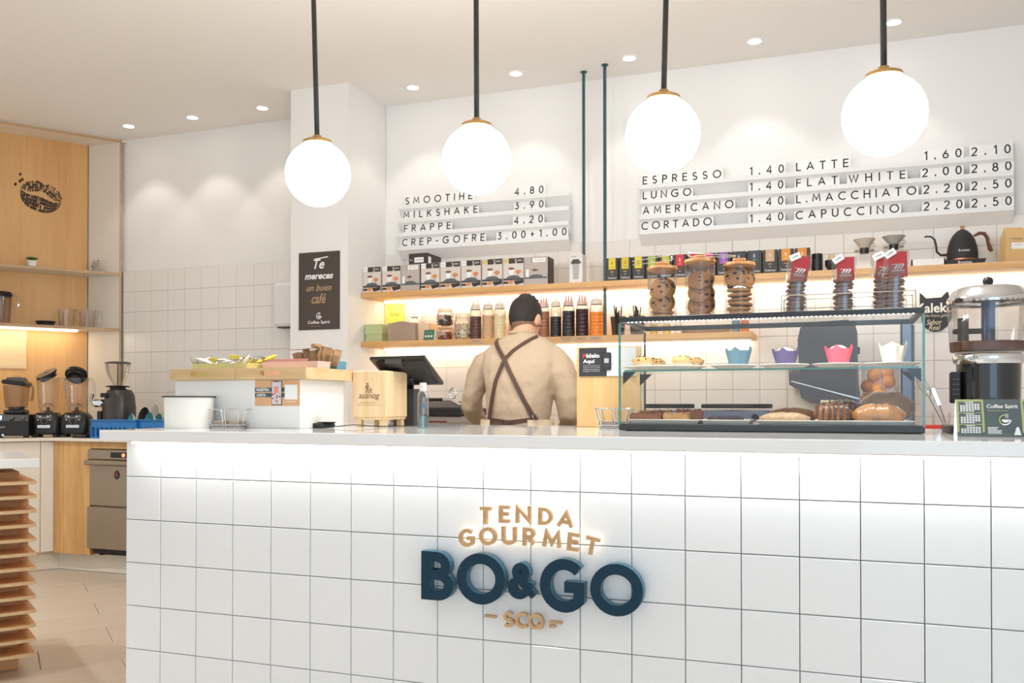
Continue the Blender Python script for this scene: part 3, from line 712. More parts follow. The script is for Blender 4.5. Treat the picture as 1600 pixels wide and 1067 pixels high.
# two drippers on clear stands
for k, (x0, x1, ymid, yt, lab, colr) in enumerate(((1333, 1368, 402, 374, 'beige ribbed pour-over dripper', (212, 200, 186)), (1378, 1415, 396, 369.5, 'grey-green speckled pour-over dripper', (176, 178, 166)))):
    Yd = 5.06; cx, wd, h = place(x0, x1, yt, Yd, SH1); zc = aY((x0+x1)/2, ymid-12, Yd).z-SH1
    t = thing('coffee_dripper_stand', 'clear stand carrying the %s' % ('left dripper' if k == 0 else 'right dripper'), 'stand', (cx, Yd, SH1))
    zr = zc+.003
    b = MB(); b.box((0, .0, .004), (.1, .1, .008), M_CLEARP, .002); b.build('base', t)
    b = MB(); b.tube([(.035, .02, .006), (.036, .02, zr*.7), (.03, .01, zr-.012)], .004, M_CLEARP, 8); b.build('post', t)
    b = MB(); b.lathe([(.03, zr-.014), (.05, zr-.012), (.05, zr-.008), (.03, zr-.008)], M_CLEARP2, 28); b.build('ring', t)
    t = thing('coffee_dripper', lab+' on a clear stand', 'dripper', (cx, Yd, SH1+zr-.008))
    md = mat('dripper_%d' % k, colr, .5, var=.08, scale=90); hh = h-zr+.008; R = wd/2
    n = 48; rr = []
    for j in range(9):
        f = j/8; rad = .022+(R-.022)*f
        rr.append([((rad+.0016*cos(24*(2*pi*i/n)+f*10))*cos(2*pi*i/n), (rad+.0016*cos(24*(2*pi*i/n)+f*10))*sin(2*pi*i/n), .012+(hh-.012)*f) for i in range(n)])
    for j in range(1, 9): rad = R-.005-(R-.025)*j/8; rr.append([(rad*cos(2*pi*i/n), rad*sin(2*pi*i/n), hh-.002-(hh-.016)*j/8) for i in range(n)])
    b = MB(); b.rings(rr, md); b.build('cone', t)
    b = MB(); b.lathe([(.0, -.016), (.022, -.016), (.024, .012), (.0, .012)], M_BLACK, 24); b.build('collar', t)
    b = MB(); b.tube([(R*.55, 0, hh*.55), (R*.95, 0, hh*.6), (R*1.0, 0, hh*.35), (R*.5, 0, hh*.25)], .003, md, 8); b.build('handle', t)
# white flat carton
cx, wd, h = place(1424, 1477, 404.5, 5.0, SH1)
t = thing('white_tray', 'flat white tray lying left of the black kettle', 'tray', (cx, 5.0, SH1))
b = MB(); b.box((0, .06, .003), (wd, .12, .006), M_WHITE); 
for s_ in (-1, 1): b.box((s_*(wd/2-.003), .06, h/2), (.006, .12, h), M_WHITE)
b.box((0, .003, h/2), (wd, .006, h), M_WHITE); b.box((0, .117, h/2), (wd, .006, h), M_WHITE); b.build('tray', t)
# gooseneck kettle
Yk = 5.07; cx = X_(1505, Yk, 400); k_ = F_PX/(-cx*ST+Yk*CT)
def kz(y): return aY(1505, y, Yk).z-SH1
t = thing('kettle_base', 'black electric base under the gooseneck kettle', 'kettle base', (cx, Yk, SH1)); hb = .028
b = MB(); b.rings([[(x*w_, y*.07, z) for x, y in [(-1, -1), (1, -1), (1, 1), (-1, 1)]] for w_, z in ((.085, 0), (.088, .004), (.096, hb), (.0, hb))], M_BLACKM, smooth=False); b.build('base', t)
b = MB(); text(b, 'Brewista', 0, hb*.5, M_PAPER, .062, .014, -.0, M=T(0, -.0712, 0)); b.build('mark', t)
t = thing('gooseneck_kettle', 'matte black gooseneck kettle with brown wooden handle and knob', 'kettle', (cx-.004, Yk, SH1+hb+.0005))
zt = kz(359)-hb; R = .073
b = MB(); b.lathe([(0, 0), (R*.98, 0), (R*.98, .006)], mat('copper', (176, 110, 84), .3, 1), 36); b.build('copper_ring', t)
b = MB(); b.lathe([(R*.98, .006), (R, .012), (R*.99, zt*.25), (R*.93, zt*.45), (R*.8, zt*.66), (R*.6, zt*.83), (R*.35, zt*.95), (R*.15, zt), (0, zt)], M_BLACKM, 40); b.build('body', t)
b = MB(); b.lathe([(0, zt-.002), (.007, zt), (.009, zt+.012), (.012, zt+.018), (0, zt+.02)], M_LIDW, 16); b.build('knob', t)
b = MB(); b.tube([(-R*.9, 0, .035), (-.1, 0, .036), (-.118, 0, .055), (-.122, 0, .09), (-.128, 0, .118), (-.145, 0, .134), (-.165, 0, .137), (-.176, 0, .133)], [.008, .006, .0055, .005, .0048, .0045, .0045, .004], M_BLACKM, 10); b.build('spout', t)
MH = mat('walnut_handle', (112, 66, 46), .5, var=.15)
b = MB(); b.tube([(R*.72, 0, zt*.78), (.078, 0, zt*.86), (.1, 0, zt*.84), (.114, 0, zt*.7), (.118, 0, zt*.52), (.127, 0, zt*.34), (.134, 0, zt*.26)], [.006, .009, .010, .009, .0085, .011, .007], MH, 10, sc=1.2); b.build('handle', t)
b = MB(); text(b, 'Brewista', .0, .045, M_PAPER, .05, .012, -.0, M=T(.0, -R*1.02, 0)); b.build('mark', t)
# coffee bag
cx, wd, h = place(1570, 1606, 354, 5.02, SH1)
t = thing('kraft_coffee_bag', 'kraft paper coffee bag right of the kettle', 'bag', (cx, 5.02, SH1), rz=radians(14))
MK = mat('kraft_bag', (222, 184, 128), .75, var=.06, scale=20)
b = MB(); d_ = .07; q_ = [(-.5, 0), (.5, 0), (.5, 1), (-.5, 1)]
b.rings([[(x*wd, y*d_, 0) for x, y in q_], [(x*wd*1.02, -.003+y*(d_+.006), h*.35) for x, y in q_], [(x*wd, y*d_, h*.7) for x, y in q_], [(x*wd*.9, d_*.42+(y-.5)*.006, h*.97) for x, y in q_], [(x*wd*.9, d_*.42+(y-.5)*.006, h) for x, y in q_]], MK, smooth=False); b.build('bag', t)
b = MB(); rect_on(b, -wd*.25, wd*.42, h*.38, h*.56, -.0045, M_PAPER); text(b, 'COFFEE', 0, h*.66, M_INK, wd*.5, h*.03, -.0045); text(b, 'origen', wd*.05, h*.5, C_CUP, wd*.3, h*.03, -.005); b.build('label', t)

# ================================================================== THINGS ON THE LOWER SHELF
t = thing('no_smoking_notice', 'yellow notice reading prohibido fumar under the upper shelf', 'notice', (X_(617, 5.25, 490), 5.2525, SH2+.001))
a = aY(602, 505, 5.25); c = aY(632, 470, 5.25); W_ = c.x-a.x; H_ = c.z-SH2
b = MB(); b.box((0, 0, H_/2), (W_, .003, H_), mat('notice_yellow', (244, 232, 110), .6, var=.01)); b.build('sheet', t)
b = MB(); mg = mat('notice_green_ink', (150, 150, 50), .6); text(b, 'prohibido', 0, H_*.86, mg, W_*.82, H_*.11, -.0022, bold=.01); text(b, 'fumar', 0, H_*.70, mg, W_*.5, H_*.09, -.0022, bold=.01); b.build('lettering', t)
p = aY(648, 494, 5.25); t = thing('round_no_smoking_sign', 'round white no smoking sign behind the kraft napkins', 'sign', (p.x, 5.2525, p.z))
b = MB(); b.lathe([(0, 0), (.062, 0), (.062, .003), (0, .003)], M_PAPER, 32, M=Rx(pi/2)); b.build('disc', t)
mr = mat('sign_pale_red', (226, 178, 160), .6); b = MB(); b.tube([(.054*cos(a/20*2*pi), -.0035, .054*sin(a/20*2*pi)) for a in range(20)], .0016, mr, 5, True); b.tube([(-.036, -.0035, .036), (.036, -.0035, -.036)], .0018, mr, 5); b.build('ring', t)
b = MB(); b.box((0, -.004, -.008), (.05, .001, .006), M_DGREY); b.build('cigarette', t)
# green box
MG = mat('sage_green', (188, 200, 148), .5, var=.02)
cx, wd, h = place(570.5, 597, 506.5, 4.985, SH2)
t = thing('green_box', 'sage green lidded box at the left end of the lower shelf', 'box', (cx, 4.985, SH2))
b = MB(); b.box((0, .075, h*.25), (wd-.006, .15, h*.5), MG, .002); b.build('base', t)
b = MB(); b.box((0, .075, h*.72), (wd+.002, .156, h*.56), MG, .002); b.build('lid', t)
# kraft napkin stack
cx, wd, h = place(606, 650, 503, 4.975, SH2); NK = 26
t = thing('kraft_napkin_stack', 'thick leaning stack of kraft napkins on the lower shelf', 'napkins', (cx, 4.975, SH2))
b = MB()
for k in range(NK):
    z = h*k/NK; dx = wd*.02*(1-k/NK)+random.uniform(-.001, .001)
    pts = []
    sag = .006*(k/NK)
    R0 = []
    for i in range(9):
        u = i/8-.5; pts.append((u*wd*.97+dx-.004, sag*cos(u*7)))
    vs = [(x, 0, z+zz) for x, zz in pts]+[(x, .14, z+zz) for x, zz in pts]+[(x, 0, z+h/NK*.82+zz) for x, zz in pts]+[(x, .14, z+h/NK*.82+zz) for x, zz in pts]
    fs = []
    for i in range(8): fs += [(i, i+1, 19+i, 18+i), (18+i, 19+i, 28+i, 27+i), (9+i, 27+i, 28+i, 10+i), (i, 9+i, 10+i, i+1)]
    fs += [(0, 18, 27, 9), (8, 17, 35, 26)]
    b.add(vs, fs, mat('kraft_napkin', (188, 164, 142), .85, var=.05))
o = b.build('napkins', t); o['kind'] = 'stuff'
cx, wd, h = place(652, 672, 504, 5.03, SH2)
t = thing('cream_carton', 'cream open carton behind the napkin stack', 'box', (cx+.0, 5.08, SH2))
b = MB(); mc = mat('cream_card', (240, 212, 176), .7, var=.02)
for a_, s_ in (((-wd/2, 0, h/2), (.002, .13, h)), ((wd/2, 0, h/2), (.002, .13, h*.9)), ((0, -.064, h/2), (wd, .002, h*.92)), ((0, .064, h/2), (wd, .002, h)), ((0, 0, .001), (wd, .13, .002))): b.box(a_, s_, mc)
b.build('carton', t)
cx, wd, h = place(660, 678.5, 514.5, 4.965, SH2)
t = thing('green_info_card', 'small green card with three white dots on the lower shelf', 'card', (cx, 4.965, SH2)); MGC = mat('card_green', (76, 118, 92), .5, var=.02)
b = MB(); Mx = T(0, .004, 0)@Rx(-radians(12)); b.box((0, .001, h/2), (wd-.01, .002, h), MGC, M=Mx); b.box((wd/2-.003, .012, h/2), (.006, .02, h), M_PAPER, M=Mx); b.build('card', t)
b = MB()
for k in (-1, 0, 1): ell_on(b, k*wd*.24-.002, h*.38, wd*.09, wd*.09, -.0006, M_PAPER, 12, Mx)
text(b, 'Gracias', 0, h*.75, mat('card_pale_ink', (150, 176, 156), .6), wd*.5, h*.13, -.0006, Mx); b.build('print', t)
# jars with dry mixes
def mix_jar(cx, Y, z, r, h, colsA, lab, n=90):
    t = thing('clip_top_jar', lab, 'jar', (cx, Y, z))
    b = MB(); b.lathe([(0, .001), (r*.8, 0), (r*.98, h*.08), (r, h*.2), (r, h*.66), (r*.82, h*.76), (r*.82, h*.84)], M_GLASS, 28); b.build('glass', t)
    b = MB(); b.lathe([(r*.86, h*.85), (r*.9, h*.88), (r*.86, h*.95), (r*.4, h), (0, h)], M_GLASS, 28); b.build('lid', t)
    b = MB(); b.tube([(r*.87*cos(a/24*2*pi), r*.87*sin(a/24*2*pi), h*.845) for a in range(24)], .0018, mat('jar_seal', (236, 210, 150), .5), 5, True); b.build('seal', t)
    b = MB(); b.tube([(-r*.2, -r*.95, h*.72), (0, -r*1.02, h*.8), (r*.0, -r*.95, h*.92)], .0014, M_CHROME, 6); b.tube([(r*.88*cos(a/24*2*pi), r*.88*sin(a/24*2*pi), h*.80) for a in range(24)], .0012, M_CHROME, 5, True); b.tube([(r*.95, 0, h*.8), (r*1.15, 0, h*.7), (r*1.05, 0, h*.55)], .0012, M_CHROME, 5); b.build('clip', t)
    b = MB()
    rnd = random.Random(int(cx*1000))
    for k in range(n):
        a = rnd.uniform(0, 2*pi); q = rnd.uniform(.55, .9)*r; zz = rnd.uniform(.07, .6)*h; sz = rnd.uniform(.006, .009)
        b.box((0, 0, 0), (sz, sz*.8, sz*.7), rnd.choice(colsA), .0015, M=T(q*cos(a), q*sin(a), zz)@Rz(rnd.uniform(0, 6))@Rx(rnd.uniform(0, 6)))
    b.lathe([(0, h*.05), (r*.72, h*.06), (r*.72, h*.58), (0, h*.6)], colsA[0], 16)
    o = b.build('contents', t); o['kind'] = 'stuff'
    b = MB(); b.lathe([(r*1.01, h*.33), (r*1.01, h*.55)], mat('jar_label', (188, 160, 140), .7), 8, a0=-pi/2-.75, a1=-pi/2+.35); b.build('label', t)
    return t
mA = [mat('mix_dark', (58, 36, 28), .6), mat('mix_brown', (110, 66, 44), .6), mat('mix_black', (34, 26, 24), .5)]
mB = [mat('mix_red', (140, 60, 44), .6), mat('mix_orange', (196, 120, 60), .6), mat('mix_cream', (226, 206, 176), .6), mA[0]]
mC = [mat('mix_cream2', (228, 216, 180), .6), mA[2], mat('mix_green', (120, 122, 72), .6), mA[2], mat('mix_cream3', (238, 230, 206), .6)]
cx, wd, h = place(680, 706, 508, 5.0, SH2)
h = aY(693, 509, 5.0).z-SH2
mix_jar(cx, 5.03, SH2, wd*.47, h, mB, 'small clip jar of reddish mix, lower of the stacked pair')
h2 = aY(693, 480, 5.0).z-SH2-h
mix_jar(cx-.003, 5.03, SH2+h, wd*.47, h2, mA, 'small clip jar of dark brown mix, upper of the stacked pair')
cx, wd, h = place(707, 732, 488, 5.0, SH2)
mix_jar(cx, 5.03, SH2, wd*.49, h, mC, 'larger clip jar of black and cream mix', 130)
# squeeze bottles
bott = [(734.5, 752, 467, (92, 62, 54), 'chocolate brown', .78, 0), (754, 771.5, 466, (208, 170, 130), 'caramel tan', .8, 0), (772, 790, 465.5, (232, 216, 170), 'pale vanilla', .8, 0), (796, 812, 464, (150, 110, 80), 'hazelnut brown', .8, 0), (817, 833, 463, (120, 80, 60), 'toffee brown', .8, 0),
        (841, 858.5, 463, (156, 104, 76), 'milk chocolate brown', .87, 1), (860, 877, 461.5, (40, 40, 44), 'half clear and black', .68, 0), (879, 898, 460, (44, 42, 48), 'black', .84, 1), (900, 919.5, 458.5, (58, 30, 36), 'very dark red', .88, 1), (921, 943, 457.5, (240, 142, 48), 'bright orange', .77, 0)]
for k, (x0, x1, yt, cc, cn, fill, pink) in enumerate(bott):
    Yb_ = 5.03; cx, wd, h = place(x0, x1, yt, Yb_, SH2); r = wd/2*.97
    t = thing('sauce_bottle', '%s sauce squeeze bottle with pointed nozzles on the lower shelf' % cn, 'bottle', (cx, Yb_, SH2), group='squeeze bottles on the lower shelf')
    mb = mat('sauce_'+cn.replace(' ', '_'), cc, .35, var=.04); hb = h*.72
    prof = [(0, 0), (r*.96, 0), (r, .004)]
    for j in range(6): zz = hb*fill*(.12+.14*j); prof += [(r, zz), (r*.965, zz+.003), (r, zz+.006)]
    prof += [(r, hb*fill)]
    b = MB(); b.lathe(prof, mb, 24); b.lathe([(r, hb*fill), (0, hb*fill)], mb, 24); b.build('sauce_body', t)
    b = MB(); b.lathe([(r, hb*fill), (r, hb*.96), (r*.86, hb*1.02), (r*.8, hb*1.04)], M_CLEARP, 24); b.build('clear_neck', t)
    mcap = mat('cap_pink', (226, 196, 186), .4) if pink else mat('cap_clear_white', (232, 222, 208), .4)
    b = MB(); b.lathe([(r*.86, hb*1.02), (r*.86, hb*1.12), (r*.7, hb*1.18), (0, hb*1.2)], mcap, 24); b.build('cap', t)
    b = MB()
    for dx in ((-.45, 0, .45) if k not in (1, 4, 6, 9) else (0,)):
        b.lathe([(.006, hb*1.17), (.003, h*.93), (.0014, h), (0, h)], mcap if not pink else mat('nozzle_pink', (206, 120, 110), .4), 10, (dx*r, 0, 0))
    b.build('nozzles', t)
for k, (x, s, w_) in enumerate(((744, 'CHOCOLATE', 21), (850, 'AVELLANA', 20), (885.5, 'FRUTOS DEL BOSQUE', 21), (908, 'FRESA', 20), (930, 'MANGO', 20))):
    p = aY(x, 527-(x-890)*.047, 4.949); 
    t = thing('shelf_edge_label', 'kraft label reading %s on the lower shelf edge' % s, 'label', (p.x, 4.9485, SH2-.016), group='kraft name labels on the shelf edge')
    wd = w_/262
    b = MB(); b.box((0, 0, 0), (wd, .002, .03), M_KRAFT); b.build('tag', t)
    b = MB()
    if 'DEL' in s: text(b, 'FRUTOS DEL', 0, .006, M_INK, wd*.8, .007, -.0014); text(b, 'BOSQUE', 0, -.005, M_INK, wd*.55, .007, -.0014)
    else: text(b, s, 0, 0, M_INK, wd*.62, .008, -.0014)
    b.build('lettering', t)
# cups of straws
for k, (x0, x1, ytc, lab) in enumerate(((954, 978, 495, 'left'), (983, 1008, 494, 'right'))):
    Yc_ = 5.0; cx, wd, h = place(x0, x1, ytc, Yc_, SH2)
    t = thing('straw_cup', 'translucent dark cup holding black straws, %s one' % lab, 'cup', (cx, Yc_, SH2))
    b = MB(); b.lathe([(0, .002), (wd*.36, .002), (wd*.36, 0), (wd*.38, 0), (wd*.5, h*.97), (wd*.52, h), (wd*.48, h), (wd*.355, .004), (0, .004)], glass('smoke_cup', (.42, .40, .38), .1, .8, .08), 24); b.build('cup', t)
    for j in range(9):
        a = random.uniform(0, 2*pi); q = random.uniform(0, .26)*wd
        if j == 0: s0 = thing('straw', 'black drinking straw standing in the %s cup' % lab, 'straw', group='black straws in the %s cup' % lab); b = MB(); b.cyl((0, 0, 0), .0032, .155, M_BLACKM, 8); b.build('tube', s0); s = s0
        else: s = copy_tree(s0)
        s.location = (cx+q*cos(a), Yc_+q*sin(a), SH2+.006); s.rotation_euler = (random.uniform(-.12, .12), random.uniform(-.13, .13), 0); s.scale = (1, 1, random.uniform(.75, 1)*(h+.03)/.125)
# small cups and bottles seen through the case
for k, (x, cc, lab, hh) in enumerate(((1022, (226, 190, 90), 'small amber jar behind the pastry case, left', .07), (1042, (230, 204, 110), 'small yellow jar behind the pastry case', .07), (1060, (236, 232, 224), 'small white pot behind the pastry case', .06), (1150, (120, 150, 170), 'small blue-grey pot near the shelf end', .08), (1164, (226, 130, 60), 'small orange pot at the shelf end', .08))):
    t = thing('small_pot', lab, 'pot', (X_(x, 5.05, 510), 5.05, SH2)); mp_ = mat('pot_%d' % k, cc, .4)
    b = MB(); b.lathe([(0, 0), (.02, 0), (.024, hh*.4), (.022, hh*.8), (.018, hh*.85)], mp_, 20); b.build('body', t); b = MB(); b.cyl((0, 0, hh*.84), .02, hh*.16, M_WHITE, 20); b.build('lid', t)
# long white dish behind
t = thing('oval_dish', 'large pale oval dish on the lower shelf behind the case', 'dish', (X_(1100, 5.1, 520), 5.12, SH2))
b = MB(); b.lathe([(0, .002), (.10, 0), (.15, .02), (.16, .024), (.15, .026), (.1, .006), (0, .006)], M_PLATE, 32, sy=.7); b.build('dish', t)

# ================================================================== KITCHEN CORNER ON THE LEFT
AR = AL+pi
def aL(px, py, n=0.0):
    """point of the pixel column on the vertical plane parallel to the left wall, n metres into the room"""
    v = ray(px, py); k = (CL.dot(NL)+n)/v.dot(NL); v = v*k; v.z += CAM_H; return v
def sL(px, py, n=0.0): return (aL(px, py, n)-CL).dot(UL)
NI = 2.3; ZW = .90; M_NFR = wood('niche_edge', (186, 152, 112), (204, 172, 134), 'x', rings=20)
t = thing('built_in_niche', 'built-in wall niche with birch back panel and two thin shelves', 'shelving', tuple(CL), AR); L0 = Vector((0, 0, 0))
b = MB(); b.box((-NI/2-.10, .243, (CEIL+ZW)/2), (NI-.17, .006, CEIL-ZW-.004), M_NICHE); b.build('back_panel', t)
# end panel is parallel to the back wall
b = MB(); e0 = Vector((-5.342, 5.232, 0)); e1 = Vector((-5.046, 5.238, 0)); Mi = (T(*CL)@Rz(AR)).inverted()
dE = (e1-e0); angE = math.atan2(dE.y, dE.x)
b.box((dE.length/2, .006, (CEIL+ZW)/2), (dE.length, .012, CEIL-ZW-.004), M_CREAM, M=Mi@T(*e0)@Rz(angE)); b.build('end_panel', t)
b = MB(); b.box((-NI/2, .12, CEIL-.012), (NI+.3, .25, .02), M_CREAM); b.build('top_panel', t)
b = MB(); b.box((-NI/2, -.003, CEIL-.016), (NI, .008, .018), M_NFR); b.build('frame_rail', t)
b = MB(); b.box((-.004, -.004, (CEIL+ZW)/2), (.013, .01, CEIL-ZW-.004), M_NFR); b.build('frame_post', t)
for z, lab in ((2.105, None), (1.692, None)):
    b = MB()
    pts = [(-NI, 0), (-.01, 0), (-.19, .238), (-NI, .238)]
    b.rings([[(x, y, z-.02) for x, y in pts], [(x, y, z) for x, y in pts]], M_CREAM, smooth=False)
    b.box((-NI/2, -.001, z-.01), (NI-.02, .004, .02), M_NFR); o = b.build('shelf', t)
b = MB(); b.box((-NI/2-.1, .12, 1.667), (NI-.35, .02, .01), M_LED); b.build('light_strip', t)
x0 = -sL(0, 576, -.24); x1 = -sL(41, 576, -.24); z0 = aL(40, 576, -.238).z
b = MB(); b.box(((x1-.9), .236, (z0+1.66)/2), (1.8, .006, 1.66-z0), wood('pale_maple', (226, 196, 150), (240, 216, 176), 'x', rings=10)); b.build('pale_panel', t)
b = MB(); xs1 = -sL(61, 640, -.24); b.box((xs1-.6, .232, ZW+.075), (1.2, .008, .15), M_CREAM); b.build('splashback', t)
# lips decal: fans of dark slivers with pale gaps
b = MB(); c = aL(64.5, 306, -.238); sc_ = F_PX/6.2; rnd = random.Random(3)
lx = -((c-CL).dot(UL)); W2 = 28/sc_/.9; M_DEC = mat('decal_ink', (52, 42, 36), .7, var=.1)
Md = T(lx, .2385, c.z)@Ry(radians(14))
N_ = 54
for i in range(N_):
    u0 = -1+2*i/N_; u1 = u0+2/N_*rnd.uniform(.75, 1.0)
    def up_o(u): return .62*sqrt(max(0, 1-u*u))*(1-.22*math.exp(-(u/.16)**2))+.06
    def up_i(u): return .13*(1-abs(u))+.02+.07*cos(u*5)
    def lo_i(u): return -.10*(1-abs(u))-.02+.05*cos(u*5)
    def lo_o(u): return -.78*sqrt(max(0, 1-abs(u)**2.4))
    for (f, g) in ((up_i, up_o), (lo_o, lo_i)):
        a0, a1 = f(u0), f(u1); c0_, c1_ = g(u0), g(u1)
        segs = 4
        for k in range(segs):
            if rnd.random() < (.30 if (f is up_i) else .12): continue
            k0 = k/segs+rnd.uniform(0, .03); k1 = (k+1)/segs-rnd.uniform(-.03, .05)
            q = [(u0, a0+(c0_-a0)*k0), (u1, a1+(c1_-a1)*k0), (u1, a1+(c1_-a1)*k1), (u0, a0+(c0_-a0)*k1)]
            poly_on(b, [(x*W2, z*W2*1.12) for x, z in q], 0, M_DEC, Md)
for k in range(4): ell_on(b, -W2*(1.05+.08*k), W2*(.5+.12*k*(-1)**k), W2*.06, W2*.1, 0, M_DEC, 7, Md)
b.build('lip_decal', t)

# worktop (one piece, L shaped) and base cabinets
Lf = lambda n, s: CL+NL*n+UL*s
YW = 4.60; NW = .375
s_c = ((YW-(CL.y+NL.y*NW))/UL.y); pc = Lf(NW, s_c)
far = Lf(NW, 2.3); farw = Lf(-.24, 2.3)
pts = [(pc.x, pc.y), (-3.26, YW), (-2.0, YW), (1.6, YW), (1.6, YB-.002), (-2.83, YB-.002), (-2.83, 4.785), (-3.26, 4.785), (-3.26, YB-.002), (-5.35, YB-.002), (farw.x, farw.y), (far.x, far.y)]
b = MB(); b.rings([[(x, y, ZW-.02) for x, y in pts], [(x, y, ZW) for x, y in pts]], M_CREAM, smooth=False)
tag(b.build('kitchen_worktop'), 'thin cream worktop running round the kitchen corner', 'worktop')
def panel(b, p, q, z0, z1, th, m):     # vertical panel between plan points p,q; thickness towards the room (left of p->q rotated)
    d = (q-p); L = d.length; a = math.atan2(d.y, d.x)
    b.box((L/2, -th/2, (z0+z1)/2), (L-.003, th, z1-z0), m, .001, M=T(p.x, p.y, 0)@Rz(a))
# left arm white cabinet
NC = .350
s_k = ((4.63-(CL.y+NL.y*NC))/UL.y)
t = thing('white_base_cabinet', 'cream base cabinet under the blenders, left arm', 'cabinet', (0, 0, 0))
A_ = Lf(NC-.02, s_k+.02); B_ = Lf(NC-.02, 2.2)
b = MB(); body = [Lf(NC-.02, s_k+.03), Lf(NC-.02, 2.2), Lf(-.22, 2.2), Lf(-.22, s_k+.03)]
b.rings([[(p.x, p.y, .12) for p in body[::-1]], [(p.x, p.y, ZW-.0205) for p in body[::-1]]], M_CREAM, smooth=False); b.build('body', t)
cuts = [s_k-.008, sL(63, 780, NC), sL(63, 780, NC)+.55, sL(63, 780, NC)+1.1]
for k in range(3):
    b = MB(); panel(b, Lf(NC-.018, cuts[k+1]), Lf(NC-.018, cuts[k]), .13, ZW-.026, .018, M_CREAM); b.build('door' if k else 'filler_panel', t)
def kick(nm, p, q):
    b = MB(); d = q-p; a = math.atan2(d.y, d.x); b.box((d.length/2, .01, .0605), (d.length, .02, .119), M_CREAM, M=T(p.x, p.y, 0)@Rz(a)); struct(nm, b)
kk = ((4.70-(CL.y+NL.y*.295))/UL.y); kp = Lf(.295, kk)
kick('baseboard_left', Lf(.295, 2.2), kp); kick('baseboard_back', kp, Vector((1.6, 4.70, 0)))
# wood fronted cabinet
xA = X_(84, 4.63, 780); xB = X_(99, 4.63, 780); xC = X_(141, 4.63, 780); xD = xC+.6
t = thing('wood_base_cabinet', 'base cabinet with larch wood doors left of the dishwasher', 'cabinet', (xB, 4.93, .12))
b = MB(); b.box(((xC-xA)/2-(xB-xA)+.01, 0, (ZW-.0205-.12)/2), (xC-xA-.04, .56, ZW-.0205-.12), M_FRONT); b.build('body', t)
b = MB(); b.box(((xA-xB)/2, -.291, .38), (xB-xA-.002, .018, .755), M_FRONT, .001); b.build('filler_panel', t)
b = MB(); b.box(((xC-xB)/2, -.291, .38), (xC-xB-.002, .018, .755), M_FRONT, .001); b.build('door', t)
t = thing('wood_fascia', 'narrow larch fascia strip above the dishwasher', 'fascia', (xC+.31, 4.639, .832)); b = MB(); b.box((0, 0, .0225), (.62, .018, .045), M_FRONT, .001); b.build('board', t)
# dishwasher
M_DW = mat('warm_steel', (160, 144, 124), .32, .85, var=.04, scale=30)
t = thing('dishwasher', 'stainless undercounter dishwasher with round black and red badge', 'dishwasher', (xC+.302, 4.93, .0))
zt = .828
b = MB(); b.box((0, 0, .49), (.585, .58, .66), M_DW, .003); b.build('body', t)
b = MB(); b.box((0, -.31, .795), (.592, .05, .066), M_DW, .004); b.build('control_panel', t)
b = MB(); b.box((.03, -.336, .795), (.25, .004, .036), M_BLACK, .001); b.build('display', t)
b = MB()
for k, m in enumerate((emit('red_button', (1, .16, .07), 2.5), M_CHROME, M_CHROME)): b.cyl((0, 0, 0), .0115, .006, m, 14, M=T(-.0+k*.047+.015, -.338, .795)@Rx(pi/2))
b.build('buttons', t)
b = MB(); b.box((-.0, -.318, .742), (.625, .07, .034), M_DW, .008); b.build('handle', t)
b = MB(); b.box((0, -.3, .59), (.592, .03, .27), M_DW, .004); b.build('door', t)
b = MB(); b.box((-.004, -.306, .31), (.605, .04, .275), M_DW, .004); b.build('lower_panel', t)
b = MB(); b.box((0, -.28, .155), (.56, .03, .03), M_BLACKM); 
for sx in (-.25, .25): b.cyl((sx, -.25, .12), .015, .045, M_BLACK, 12)
b.build('feet', t)
b = MB(); p = aY(182.5, 742, 4.615); bx = p.x-(xC+.3); b.cyl((0, 0, 0), 1, .003, M_BLACK, 24, M=T(bx, -.315, p.z)@Rx(pi/2)@Matrix.Diagonal((.022, .029, 1, 1)))
letter(b, 'S', .026, .017, .006, .001, mat('badge_red', (206, 60, 50), .5), None, T(bx-.0085, -.3195, p.z-.012)); b.build('badge', t)
# run of cream cabinets hidden behind the counter, carrying the worktop
for k in range(8):
    x = xD+.03+.335+k*.67-.03
    if k == 0: t0 = t = thing('cream_base_cabinet', '', 'cabinet', group='cream base cabinets behind the counter'); b = MB(); b.box((0, 0, .38), (.664, .56, .755), M_CREAM); b.build('body', t); b = MB(); b.box((0, -.29, .38), (.66, .018, .75), M_CREAM, .001); b.build('door', t)
    else: t = copy_tree(t0)
    t.location = (x+.0, 4.93, .12); t['label'] = 'cream base cabinet along the back wall behind the service counter'
    if -3.6 < x < -2.5:
        t.scale = (1, .22, 1); t.location.y = 4.72

